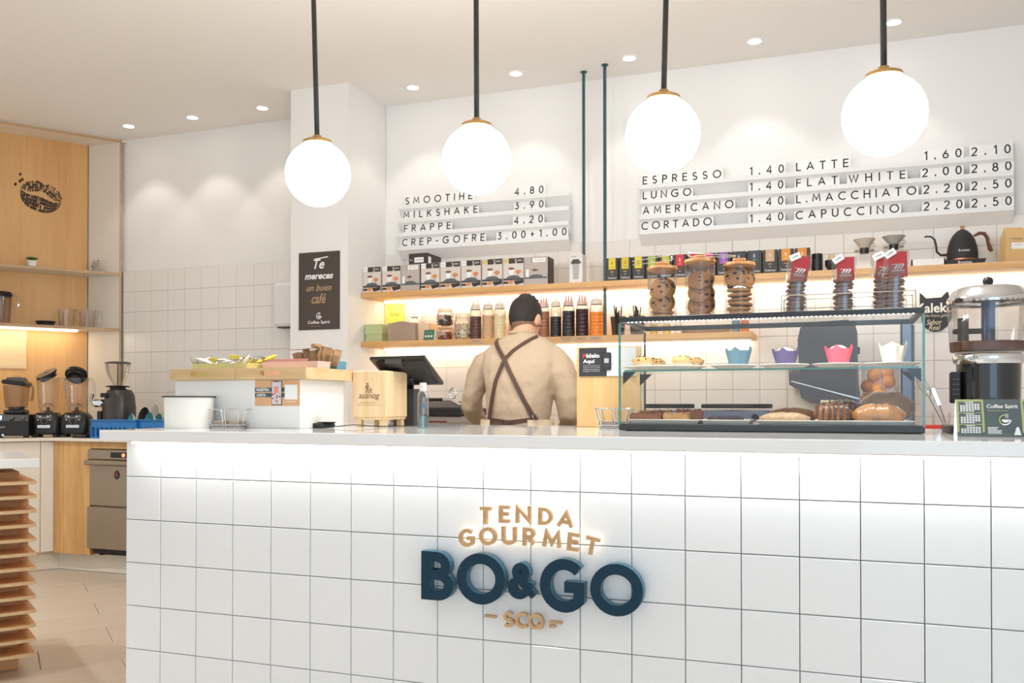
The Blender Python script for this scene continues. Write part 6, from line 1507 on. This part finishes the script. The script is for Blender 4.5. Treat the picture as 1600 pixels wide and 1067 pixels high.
roll(1226, 3.0, .155, .035, .034, M_SUG, 'sugar dusted pastry with almond icing, front left of long tray', -.02, 0, .05)
roll(1302, 3.01, .115, .042, .062, M_CROIS, 'glossy croissant with chocolate stripes in the middle of the tray', .1, 7, .22, M_CHO, 'croissant')
roll(1318, 3.12, .13, .04, .072, M_CHO, 'dark chocolate croissant behind the striped one', -.35, 7, .2, None, 'croissant')
roll(1385, 3.13, .17, .055, .098, mat('dark_crust', (156, 112, 72), .4, var=.4, scale=14, bump=.4, coat=.2), 'large rounded brown pastry at the back right of the tray', -.15, 3, .1)
roll(1373, 3.0, .155, .045, .062, M_APP, 'golden glazed filled pastry, front right of the tray', .08, 0, .12)

# ---- on top of the case: cookie jars
ZT = CZ1+.0012
cookie_protos = {}
def cookie(x, y, z, r, M, lab, grp, kind=0):
    key = (kind, round(r, 4))
    if key not in cookie_protos:
        t = thing('cookie', lab, 'cookie', (0, 0, 0), 0, grp); n = 24
        md = [M_COOKIE, mat('oat_cookie', (176, 128, 88), .85, var=.3, scale=60, bump=.7), mat('brown_cookie', (150, 108, 84), .85, var=.25, scale=50, bump=.6)][kind]
        b = MB(); rr = [[(r*k*(1+.03*noise.noise(Vector((cos(2*pi*i/n)*2, sin(2*pi*i/n)*2, k+kind))))*cos(2*pi*i/n), r*k*sin(2*pi*i/n), zz) for i in range(n)] for k, zz in ((.9, 0), (1, .004), (.96, .009), (.75, .0125), (.4, .0145), (.01, .015))]
        b.rings(rr, md); b.build('dough', t)
        rn = random.Random(kind+3); b = MB()
        for k in range([9, 7, 4][kind]):
            a = rn.uniform(0, 2*pi); q = rn.uniform(.1, .85)*r; s = rn.uniform(.003, .006); b.sph((q*cos(a), q*sin(a), .0135-.004*(q/r)**2), s, M_CHOC, 8, 5, (1.5, 1, .6))
        b.build('chocolate_chips', t); cookie_protos[key] = t
    else: t = copy_tree(cookie_protos[key], label=lab); t['group'] = grp
    t.location = (x, y, z); t.rotation_euler = M
    return t
def jar(px0, px1, ytop, lab, kind, k):
    Y = 3.06; x0 = X_(px0, Y, 450); x1 = X_(px1, Y, 450); r = (x1-x0)/2; cx = (x0+x1)/2; h = aY((px0+px1)/2, ytop, Y).z-ZT
    t = thing('cookie_jar', '%s tall glass cookie jar with wooden lid on the pastry case' % lab, 'jar', (cx, Y, ZT))
    b = MB(); b.lathe([(0, .003), (r*.93, .003), (r*.97, .0), (r*.985, .006), (r*.985, h-.014)], M_GLASS, 40); b.build('glass', t)
    b = MB(); b.lathe([(0, h-.018), (r*.93, h-.018), (r*.93, h-.012), (r*1.02, h-.011), (r*1.03, h-.006), (r*.99, h), (0, h)], M_LIDW, 40); b.build('lid', t)
    b = MB(); b.rings([er(0, 0, h+z, rx, rx*.55, 24) for z, rx in ((0, .015), (.004, .020), (.011, .023), (.015, .02), (.016, .01))], M_LIDW); b.build('lid_handle', t)
    b = MB(); b.tube([(r*.94*cos(a/32*2*pi), r*.94*sin(a/32*2*pi), h-.018) for a in range(32)], .0022, M_CLEARP, 6, True); b.build('seal', t)
    g = 'cookies in the %s jar' % lab; L = ['chocolate chip', 'brown oat', 'golden chip'][k]+' cookie inside the %s cookie jar' % lab
    rc = r*.78; rn = random.Random(k+20); z = ZT+.006
    if k == 0: # cookies leaning upright, faces outwards
        for (dx, dy, dz, a, tl) in ((0, 0, .0, 0, 0), (.0, 0, .014, 1, 0.05)): cookie(cx+dx, Y+dy, z+dz, rc, (tl, 0, a), L, g, kind)
        for (dx, dy, dz, rx, rz) in ((-.002, -.018, .058, 1.25, .25), (.004, .006, .06, 1.3, .1), (.0, .018, .07, 1.25, -.2), (-.003, -.016, .105, 1.2, -.15), (.006, .008, .11, 1.35, .2), (-.006, .02, .112, 1.3, .4)): cookie(cx+dx, Y+dy, z+dz-.01, rc*.98, (rx, 0, rz), L, g, kind)
    elif k == 1:
        cookie(cx, Y, z, rc, (0, 0, 0), L, g, kind)
        for j, (dx, dy, dz, rx, rz) in enumerate(((.0, -.016, .045, 1.15, .1), (-.008, .012, .05, 1.2, -.5), (.012, .014, .055, 1.4, .7), (.0, -.014, .085, 1.1, .05), (.01, .014, .09, 1.3, .6), (-.004, .016, .10, 1.2, .2), (.0, -.010, .128, 1.1, .0), (.006, .014, .135, 1.25, .3))): cookie(cx+dx, Y+dy, z+dz-.008, rc*.97, (rx, 0, rz), L, g, kind)
    else:
        for j in range(6): cookie(cx+rn.uniform(-.004, .004), Y+rn.uniform(-.004, .004), z+.0155*j, rc, (rn.uniform(-.08, .08), rn.uniform(-.1, .1), j*1.3), L, g, kind)
        for (dx, dy, dz, rx, ry, rz) in ((.004, .0, .098, .1, .35, 0), (-.006, .012, .108, -.1, -.45, .2), (.01, .01, .112, .2, .7, .2), (-.008, -.016, .128, 1.2, 0, -.2), (.018, .004, .13, .9, .8, .4), (-.006, .014, .132, 1.25, 0, .1)): cookie(cx+dx, Y+dy, z+dz, rc*.97, (rx, ry, rz), L, g, kind)
    return cx, r, h
j1 = jar(1012, 1058, 417, 'left', 0, 0); j2 = jar(1070, 1118, 406, 'middle', 1, 1); j3 = jar(1131, 1180, 411, 'right', 0, 2)
# tongs
for (cx, r, h), lab, x0, x1, z0 in ((j1, 'metal tongs lying across the left jar lid', 989, 1050, .002), (j2, 'metal tongs lying across the middle jar lid', 1077, 1150, .002)):
    Y = 3.035; a = X_(x0, Y, 420); c = X_(x1, Y, 420); L = c-a; z = ZT+h
    t = thing('tongs', lab, 'tongs', (a, Y, z+.004)); b = MB()
    s_ = 1 if x0 < 1000 else -1
    for q in (0, .012): b.box((L/2, -.004, .004+q), (L, .012, .0016), M_CHROME, .0005, M=Ry(-.06*s_+(.05 if q else -.0)*-1*s_))
    b.box((L*(1 if s_ > 0 else 0), -.004, .012), (.01, .014, .014), M_CHROME, .003, M=Ry(-.05*s_)); b.build('tongs', t)
# wire rack and cookie bags
xr0 = X_(1221, 2.99, 480); xr1 = X_(1431, 2.99, 480); wr_ = xr1-xr0; hr_ = aY(1221, 462, 2.99).z-ZT
t = thing('wire_rack_tray', 'low chrome wire rack holding the cookie bags on the case', 'rack', (xr0, 2.99, ZT)); b = MB(); D = .13; q = .0018
for z in (q, hr_): b.tube([(0, 0, z), (wr_, 0, z), (wr_, D, z), (0, D, z)], q, M_CHROME, 8, True)
b.build('rim_wires', t); b = MB()
for x in (0, wr_): 
    for y in (0, D): b.tube([(x, y, 0), (x, y, hr_)], q, M_CHROME, 8)
for k in range(1, 6): b.tube([(wr_*k/6 if k != 1 else wr_*.19, 0, 0), (wr_*k/6 if k != 1 else wr_*.19, 0, hr_)], q*.8, M_CHROME, 6) if k in (1, 4) else None
for x in (.62*wr_, .72*wr_, wr_*.9, wr_*.95): b.tube([(x, D, 0), (x, D, hr_)], q*.7, M_CHROME, 6)
b.tube([(0, D, hr_*.5), (wr_, D, hr_*.5)], q*.7, M_CHROME, 6); b.build('uprights', t)
M_RED = mat('bag_label_red', (176, 52, 58), .55, var=.03); M_BAG = glass('cellophane', (.96, .96, .97), .12, 1.3, .12)
def bag(px, ztopcookie, ytop, lab, dx, tag_rot, Y=3.05, n=9):
    cx = X_(px, Y, 470); zt = aY(px+dx, ytop, Y).z-ZT; t = thing('cookie_bag', lab, 'bag', (cx, Y, ZT+.002)); w_ = .036; zc = aY(px, ztopcookie, Y).z-ZT
    lean = (X_(px+dx, Y, 470)-cx)
    b = MB(); rr = []
    for j in range(9):
        f = j/8; z = zt*f; k = 1 if z < zc else max(.15, 1-(z-zc)/(zt-zc)*.85); ww = w_*(1.0+.06*sin(j*2.1)) ; rr.append([(lean*f*f+ww*cx_, .034*k*cy_, z) for cx_, cy_ in ((-1, -.6), (-.6, -1), (0, -1.05), (.6, -1), (1, -.6), (1, .6), (.6, 1), (0, 1.05), (-.6, 1), (-1, .6))])
    b.rings(rr, M_BAG, cap=False); b.build('cellophane', t)
    b = MB(); Ml = T(lean*.75+.004, -.022, zt*.80)@Ry(tag_rot); lh = zt*.42; lw = .052
    b.box((0, -.004, -lh*.1), (lw, .001, lh), M_RED, M=Ml)
    b.build('label', t); b = MB()
    for k in range(3): poly_on(b, [(-.014+k*.009, -lh*.3), (-.009+k*.009, -lh*.3), (.0+k*.009, -lh*.12), (-.005+k*.009, -lh*.12)], -.0052, M_PAPER, Ml)
    rect_on(b, -.016, .016, -lh*.11, -lh*.095, -.0052, M_PAPER, Ml); rect_on(b, -.018, .018, -lh*.37, -lh*.34, -.0052, M_PAPER, Ml); text(b, 'galletas', 0, -lh*.42, M_PAPER, .034, .004, -.0052, Ml); b.build('print', t)
    b = MB(); Mt = Ml@T(-.022, -.006, lh*.34)@Ry(-.55); b.box((0, 0, 0), (.034, .0008, .02), M_PAPER, M=Mt); text(b, '4,90€', 0, 0, M_INK, .02, .007, -.001, Mt); b.build('price_tag', t)
    g = 'cookies in %s' % lab.split(' with')[0]
    pitch = (zc-.004)/n; sc_ = pitch/.0150
    for k in range(n):
        f = (k*pitch)/zt; c = cookie(cx+lean*f*f+random.uniform(-.003, .003), Y+random.uniform(-.002, .002), ZT+.005+k*pitch, .031, (random.uniform(-.06, .06), random.uniform(-.13, .13), k*2.1), 'brown cookie stacked in the cookie bag, %s' % lab.split(', ')[-1], 'stacked cookies, '+lab.split(', ')[-1], 2)
        c.scale = (1, 1, sc_*.92)
bag(1243, 436, 400, 'clear cookie bag with red label, left one leaning right', 9, .18, n=8)
bag(1317, 437, 402, 'clear cookie bag with red label, middle upright one', 3, 0, n=9)
bag(1396, 424, 393, 'clear cookie bag with red label, right taller one', 6, -.02, 3.03, 10)
bag(1381, 428, 398, 'clear cookie bag with red label, partly hidden rear one', -1, .1, 3.10, 9)

# ================================================================== BEHIND THE COUNTER: MACHINES ON THE BACK WORKTOP
# espresso machine body seen low on the left
Ye = 4.70; t = thing('espresso_machine', 'low grey espresso machine with dark drip tray and red stripe', 'coffee machine', (X_(700, Ye, 640), Ye, ZW))
xa = X_(668, Ye, 640)-t.location.x; xb = X_(752, Ye, 640)-t.location.x; z = lambda y: aY(700, y, Ye).z-ZW
MGm = mat('machine_grey', (168, 158, 150), .35, .3, var=.04); W0 = xb-xa; xm = (xa+xb)/2
xl = xa-.25; 
b = MB(); b.box(((xl+xb)/2, .2, z(650)/2+.0), (xb-xl, .40, z(650)), MGm, .004); b.build('body', t)
b = MB(); b.box(((xl+xb)/2-.06, .18, (z(650)+z(638))/2), (xb-xl-.12, .40, z(638)-z(650)), M_BLACK, .006); b.build('drip_tray', t)
b = MB(); b.box(((xl+xb)/2-.08, .25, (z(638)+z(627))/2), (xb-xl-.16, .26, z(627)-z(638)), mat('machine_grey_dark', (140, 132, 124), .4, .3, var=.04), .004); b.build('upper_body', t)
b = MB(); b.box(((xl+xb)/2-.05, -.002, z(659)), (xb-xl-.14, .004, .009), mat('machine_red', (130, 40, 38), .4, var=.04)); b.build('red_stripe', t)
b = MB(); b.box((xb-.15, -.003, z(656)), (.13, .004, .035), MGm, .002); b.build('button_panel', t)
t2 = thing('portafilter', 'portafilter with black ribbed handle resting on the machine', 'portafilter', (t.location.x, Ye-.0, ZW+z(626)+.006))
b = MB(); b.tube([(xa-.02+.012*k, 0, 0) for k in range(11)], [.009+.0018*(k % 2) for k in range(11)], M_BLACK, 12); b.build('handle', t2)
b = MB(); b.cyl((0, 0, 0), .011, .05, M_CHROME, 14, M=T(xa+.10, 0, 0)@Ry(pi/2)); b.tube([(xa+.145, 0, 0), (xa+.17, 0, -.012), (xa+.20, 0, -.028), (xa+.235, 0, -.03)], [.009, .009, .008, .006], M_CHROME, 10); b.tube([(xa+.19+.02*cos(a)-.03, 0, .035+.03*sin(a)) for a in [k*2*pi/16 for k in range(16)]], .005, M_CHROME, 8, True); b.build('metal_parts', t2)
# two griddles with flat dark lids
for k, (x0, x1, lab) in enumerate(((996, 1076, 'left'), (1087, 1203, 'right'))):
    Yq = 4.74; a = X_(x0, Yq, 640); c = X_(x1, Yq, 640); wd = c-a; zz = lambda y: aY((x0+x1)/2, y, Yq).z-ZW
    t = thing('crepe_griddle', 'steel griddle with flat black plate behind the pastry case, %s one' % lab, 'griddle', ((a+c)/2, Yq+.2, ZW))
    b = MB(); b.box((0, 0, zz(641)/2+.01), (wd*.96, .36, zz(641)-.02), mat('griddle_steel', (120, 128, 146), .3, .6, var=.1), .006)  # bluish tint puts reflections into the steel colour
    for sx in (-1, 1):
        for sy in (-1, 1): b.cyl((sx*wd*.4, sy*.14, 0), .014, .022, M_BLACK, 12)
    b.build('body', t)
    b = MB(); b.lathe([(0, zz(638)), (wd*.49, zz(638)), (wd*.5, zz(635)), (wd*.49, zz(631)), (0, zz(631))], M_BLACKM, 40, sy=min(1, .2/(wd*.5))); b.build('plate', t)
    b = MB(); b.cyl((0, 0, 0), .018, .014, M_BLACK, 18, M=T(wd*.3, -.18, zz(652))@Rx(pi/2)); b.box((-wd*.1, -.182, zz(652)), (wd*.4, .003, .016), mat('griddle_blue_reflection', (60, 80, 140), .4)); b.build('knob', t)  # blue strip painted on as a reflection in the steel
# orange juicer
Yj = 4.72; cxj = X_(1290, Yj, 560); kj = F_PX/(-cxj*ST+Yj*CT)
t = thing('orange_juicer', 'dark automatic orange juicer behind the pastry case', 'juicer', (cxj, Yj+.2, ZW))
def jz(y): return aY(1290, y, Yj).z-ZW
def jx(x): return X_(x, Yj, 560)-cxj
MJ = mat('juicer_charcoal', (82, 82, 88), .3, 0, var=.06); MJB = mat('juicer_cream', (222, 212, 196), .4, var=.02)
b = MB(); b.box((0, .05, jz(600)/2), (jx(1338)-jx(1232), .30, jz(600)), MJB, .01); b.build('base', t)
pf = [(jx(1248), jz(574)), (jx(1246), jz(530)), (jx(1250), jz(511)), (jx(1262), jz(502)), (jx(1325), jz(500)), (jx(1336), jz(506)), (jx(1340), jz(520)), (jx(1341), jz(574))]
b = MB(); b.prism(pf, .22, MJ, M=T(0, -.18, 0)); b.build('hood', t)
pf = [(jx(1232), jz(576)), (jx(1341), jz(573)), (jx(1343), jz(643)), (jx(1322), jz(642)), (jx(1252), jz(622)), (jx(1249), jz(609)), (jx(1233), jz(601))]
b = MB(); b.prism(pf, .20, MJ, M=T(0, -.20, 0)); b.build('chute', t)
b = MB(); b.add([(jx(1236), -.2015, jz(594)), (jx(1342), -.2015, jz(622)), (jx(1342), -.2015, jz(624)), (jx(1236), -.2015, jz(596))], [(0, 1, 2, 3)], M_CHROME); rect_on(b, jx(1282), jx(1302), jz(634), jz(625), -.2015, mat('sticker_cream', (236, 224, 190), .5)); ell_on(b, jx(1286), jz(629.5), .006, .006, -.202, mat('sticker_orange', (230, 120, 50), .5), 10); text(b, 'NATURAL', jx(1294), jz(629.5), M_INK, .035, .008, -.202); b.build('sticker', t)
b = MB(); b.box((jx(1342), -.1, jz(547)), (.012, .03, .035), M_BLACK, .003); b.box((jx(1342), -.1, jz(616)), (.012, .03, .035), M_BLACK, .003); b.build('latch', t)
# bin of oranges
Yo = 4.80; xo = X_(1376, Yo, 600); h0 = aY(1376, 573, Yo).z-ZW; ro = (X_(1400, Yo, 600)-X_(1350, Yo, 600))/2
t = thing('clear_orange_bin', 'clear upright bin full of oranges beside the juicer', 'bin', (xo, Yo+.02, ZW)); b = MB(); b.lathe([(0, .003), (ro*1.12, .003), (ro*1.15, 0), (ro*1.2, h0*1.03)], M_CLEARP, 32); b.build('bin', t)
ro_ = .034
first_o = None
for (px, py, dy) in ((1366, 586, -.02), (1386, 582, .0), (1388, 596, -.01), (1356, 603, .01), (1372, 607, -.035), (1356, 624, .0), (1373, 617, -.045), (1391, 626, -.02), (1372, 632, .03), (1358, 642, -.02), (1375, 640, -.045), (1392, 645, -.01), (1366, 658, -.02), (1384, 660, -.02), (1374, 575, .03)):
    p = aY(px, py, Yo+dy)
    if first_o is None: t = first_o = thing('orange', 'whole orange in the clear bin beside the juicer', 'orange', tuple(p), 0, 'oranges in the clear bin'); b = MB(); b.sph((0, 0, 0), ro_, M_ORANGE, 24, 16, (1, 1, .95)); b.build('peel', t); b = MB(); b.cyl((0, 0, ro_*.93), .004, .002, mat('stem_green', (96, 120, 60), .6), 8); b.build('stem', t)
    else: t = copy_tree(first_o, tuple(p)); 
    t.rotation_euler = (random.uniform(-1.2, 1.2), random.uniform(-1, 1), 0)
# steel column
t = thing('steel_column', 'slim brushed steel tap column right of the oranges', 'column', (X_(1417, 4.78, 600), 4.8, ZW)); hcol = aY(1417, 500, 4.78).z-ZW
b = MB(); b.box((0, 0, hcol/2), (.055, .055, hcol), mat('column_steel', (112, 120, 132), .35, .8, var=.05), .008); b.build('post', t); b = MB(); b.box((0, 0, .006), (.09, .09, .012), M_STEEL, .002); b.build('foot', t)
# steel canister behind the man, right
t = thing('knock_box', 'small perforated steel box right of the man', 'container', (X_(893, 4.7, 640), 4.75, ZW)); hk = aY(893, 584, 4.7).z-ZW
b = MB(); b.box((0, 0, hk/2), (.10, .12, hk), mat('perf_steel', (120, 104, 88), .4, .5, var=.3, scale=60), .004); b.build('box', t)
# red mat and glass with whisks
t = thing('red_mat', 'thin red mat on the back worktop', 'mat', (X_(1478, 4.72, 662), 4.75, ZW)); b = MB(); hm = aY(1465, 664.5, 4.7).z-ZW
b.box((0, 0, hm/2), (.34, .16, hm), mat('mat_red', (222, 56, 50), .6, var=.03), .003); b.build('mat', t)
Yw = 4.66; t = thing('utensil_glass', 'clear glass holding whisk and spoon right of the case', 'glass', (X_(1474, Yw, 655), 4.75, ZW+hm)); 
hg = aY(1474, 650, Yw).z-ZW-hm
b = MB(); b.lathe([(0, .003), (.036, .003), (.038, 0), (.042, max(.06, hg))], M_GLASS, 24); b.build('glass', t)
t2 = thing('balloon_whisk', 'steel whisk leaning left in the utensil glass', 'whisk', (t.location.x, 4.75, t.location.z+.006)); b = MB(); b.tube([(.012, 0, 0), (-.05, 0, .13)], .006, M_CHROME, 10); b.build('handle', t2); b = MB()
for k in range(5):
    a = k*pi/5; P = []
    for j in range(13): th = j/12*2*pi; u = (1-cos(th))/2; v = sin(th)*.022; P.append((-.05-.055*u+cos(a)*v*.9, sin(a)*v, .13+.11*u+cos(a)*v*.43))
    b.tube(P, .0011, M_CHROME, 5)
b.build('wires', t2)
t2 = thing('steel_spoon', 'flat steel spatula leaning in the utensil glass', 'spatula', (t.location.x+.012, 4.745, t.location.z+.006)); b = MB(); b.tube([(.01, 0, 0), (-.02, 0, .09)], .004, M_CHROME, 8); b.box((0, 0, 0), (.018, .003, .09), M_CHROME, .001, M=T(-.035, 0, .13)@Ry(-.35)); b.build('spoon', t2)
# cat head sign
Yc = 5.249; p = aY(1463, 490, Yc); kz_ = F_PX/(-p.x*ST+Yc*CT)
t = thing('cat_shaped_sign', 'black cat head shaped sign with white milk advertising lettering', 'sign', tuple(p)); s_ = 1/kz_/.99
def cp(x, y): return ((x-1463)*s_*1.02, (490-y)*s_)
pts = [cp(*q) for q in [(1440, 457), (1443, 459), (1449, 466), (1470, 465), (1476, 458), (1479, 456.5), (1481, 464), (1482, 476), (1484, 480), (1484, 488), (1482, 500), (1478, 510), (1470, 516.5), (1462, 518), (1454, 516.5), (1447, 511), (1443, 502), (1441.5, 488), (1434, 480), (1432.5, 470), (1440, 472)]]
b = MB(); b.prism([cp(*q) for q in [(1440, 457), (1443, 459), (1449, 466), (1470, 465), (1476, 458), (1479, 456.5), (1481, 464), (1482, 476), (1484, 485), (1483, 500), (1478, 510), (1470, 516.5), (1462, 518), (1454, 516.5), (1447, 511), (1443, 502), (1441, 488), (1440, 470)]], .006, mat('sign_black', (34, 34, 38), .4, var=.03), M=T(0, -.003, 0)); b.build('panel', t)
b = MB(); y = -.0042
text(b, 'Kalekói', *cp(1463, 481), M_PAPER, 56*s_, 15*s_, y, bold=.02); text(b, 'leche fresca gallega', *cp(1463, 493.5), mat('sign_gold', (214, 196, 160), .5), 40*s_, 6*s_, y, shear=.2)
text(b, 'Sabor', *cp(1460, 503), mat('sign_gold', (214, 196, 160), .5), 22*s_, 8*s_, y, shear=.3, bold=.01); text(b, 'Real', *cp(1460.5, 511.5), mat('sign_gold', (214, 196, 160), .5), 17*s_, 8*s_, y, shear=.3, bold=.01); b.build('lettering', t)

# ================================================================== RIGHT END OF THE COUNTER
Yh = 3.06; cx = X_(1548, Yh, 500); r = cx-X_(1484, Yh, 500); z = lambda y: aY(1548, y, Yh-.0).z-ZC
t = thing('hot_chocolate_dispenser', 'hot chocolate dispenser with clear tub, chrome lid and black body', 'dispenser', (cx, Yh+.05, ZC))
M_CHB = mat('gloss_black_body', (22, 24, 26), .12, var=.1, coat=.6); M_CHOCL = mat('liquid_chocolate', (98, 58, 44), .3, var=.1)
b = MB(); b.box((0, .0, .012), (.24, .3, .024), M_BLACK, .005); b.box((0, .02, z(620)/2), (.13, .2, z(620)), M_CHB, .01)
b.lathe([(0, .06), (r*.78, .06), (r*.8, z(566)), (0, z(566))], M_CHB, 40); b.build('body', t)
b = MB(); b.box((-r*.86, -.03, (z(580)+z(630))/2), (.028, .05, z(580)-z(630)), M_BLACKM, .004)
for k in range(4): b.box((-r*.86, -.056, z(592+k*8)), (.02, .004, .004), M_DGREY)
b.build('vent', t)
b = MB(); b.lathe([(0, z(568)), (r*.84, z(568)), (r*.88, z(564)), (r*.9, z(556)), (r*.86, z(552)), (0, z(551))], M_CHROME, 40); b.build('chrome_band', t)
b = MB(); b.lathe([(0, z(549)), (r*.93, z(549)), (r*.96, z(546)), (r*1.0, z(500)), (r*1.02, z(470))], M_CLEARP, 48); b.build('clear_tub', t)
b = MB(); b.lathe([(0, z(547.5)), (r*.945, z(547.5)), (r*.965, z(533)), (0, z(532))], M_CHOCL, 40); b.build('chocolate', t)
b = MB(); b.cyl((0, 0, z(532)), .02, z(470)-z(532), mat('stirrer_blue_grey', (64, 74, 110), .25, .3), 20); b.box((-.05, 0, z(515)), (.1, .02, .016), M_DGREY, .004); b.cyl((-.07, 0, z(530)), .016, .07, M_DGREY, 16); b.build('stirrer', t)
b = MB(); b.lathe([(r*1.03, z(472)), (r*1.04, z(467)), (r*1.0, z(462)), (r*.86, z(450)), (r*.78, z(446.5)), (r*.3, z(443)), (0, z(442.5))], M_CHROME, 48); b.lathe([(r*1.02, z(474)), (r*1.035, z(471)), (r*1.035, z(468))], M_CLEARP2, 40); b.build('lid', t)
b = MB(); b.cyl((0, 0, z(443)), .006, .012, M_BLACK, 12); b.sph((0, 0, z(436.5)), .0155, M_BLACK, 20, 12); b.build('knob', t)
# triangular calendar
Ya = 2.72; xa = X_(1496, Ya, 650); W_ = .226; hcal = aY(1500, 624, Ya+.04).z-ZC
t = thing('desk_calendar', 'triangular desk calendar reading Coffee Spirit at the counter end', 'calendar', (xa, Ya, ZC), radians(0))
MCg = mat('calendar_slate', (88, 100, 102), .6, var=.03); MOl = mat('calendar_olive', (172, 180, 122), .6, var=.02)
n = 8; prof = [(0, 0)]+[(.006+.036*f**1.5, hcal*f) for f in [k/n for k in range(1, n+1)]]
front = prof; back = [(.095-y, z) for y, z in prof]
def sheet(pf, m, off=0):
    vs = [(0, y, z) for y, z in pf]+[(W_, y, z) for y, z in pf]+[(0, y+.0012*off, z) for y, z in pf]+[(W_, y+.0012*off, z) for y, z in pf]; k = len(pf); fs = []
    for i in range(k-1): fs += [(i, k+i, k+i+1, i+1), (2*k+i, 2*k+i+1, 3*k+i+1, 3*k+i), (i, i+1, 2*k+i+1, 2*k+i), (k+i, 3*k+i, 3*k+i+1, k+i+1)]
    return vs, fs
b = MB(); b.add(*sheet(front, M_PAPER, 1), MCg); b.build('front_face', t)
b = MB(); b.add(*sheet(back, M_PAPER, -1), M_PAPER); b.build('back_face', t)
b = MB(); b.add([(.001, y, z) for y, z in front]+[(.001, y, z) for y, z in back[::-1]], [tuple(range(2*len(front)))[::-1]], M_PAPER); b.add([(.003, y, z) for y, z in front]+[(.003, y, z) for y, z in back[::-1]], [tuple(range(2*len(front)))], M_PAPER); b.build('end_flap', t)
sl = math.atan2(.036, hcal)
Mc = T(0, .0, 0)@Rx(-sl*.75)
def yv(v): f = v; return .006+.036*f**1.5 if f > 0 else 0
def q_(b, x0, x1, v0, v1, m, o=.0008):
    K = 4
    for k in range(K):
        a = v0+(v1-v0)*k/K; c = v0+(v1-v0)*(k+1)/K; b.add([(x0, yv(a)-o, a*hcal), (x1, yv(a)-o, a*hcal), (x1, yv(c)-o, c*hcal), (x0, yv(c)-o, c*hcal)], [(0, 1, 2, 3)], m)
b = MB()
for xo in (.0, .158):
    b = MB()
    q_(b, xo, xo+.068, .02, 1, MOl)
    for k in range(3):
        v0 = .035+.31*k; q_(b, xo+.006, xo+.062, v0, v0+.285, MCg, .0012)
        q_(b, xo+.022, xo+.044, v0+.255, v0+.275, M_PAPER, .0016)
        for r_ in range(5):
            for c_ in range(7):
                if (r_ == 4 and c_ < 2) or (r_ == 0 and c_ > 4): continue
                q_(b, xo+.010+c_*.0071, xo+.0152+c_*.0071, v0+.02+r_*.045, v0+.052+r_*.045, M_PAPER, .0016)
    b.build('month_table', t)
b = MB(); cxm = .113
Mt = T(0, yv(.8)-.0022, 0)@Rx(0)
text(b, 'Coffee Spirit', cxm, hcal*.80, M_PAPER, .076, .0135, 0, Mt, bold=.02); q_(b, cxm-.036, cxm+.014, .69, .705, MOl, .0015)
cup_logo(b, cxm+.004, hcal*.46, .0135, M_PAPER, -.0, T(0, yv(.3)-.002, 0), MOl)
for k in range(5): q_(b, .075, .075+[.026, .022, .034, .032, .034][k], .24-.04*k, .262-.04*k, M_PAPER, .0016)
poly_on(b, [(.137, hcal*.06), (.154, hcal*.06), (.149, hcal*.25), (.1455, hcal*.28), (.142, hcal*.25)], 0, M_PAPER, T(0, -.0004, 0)); b.build('print', t)
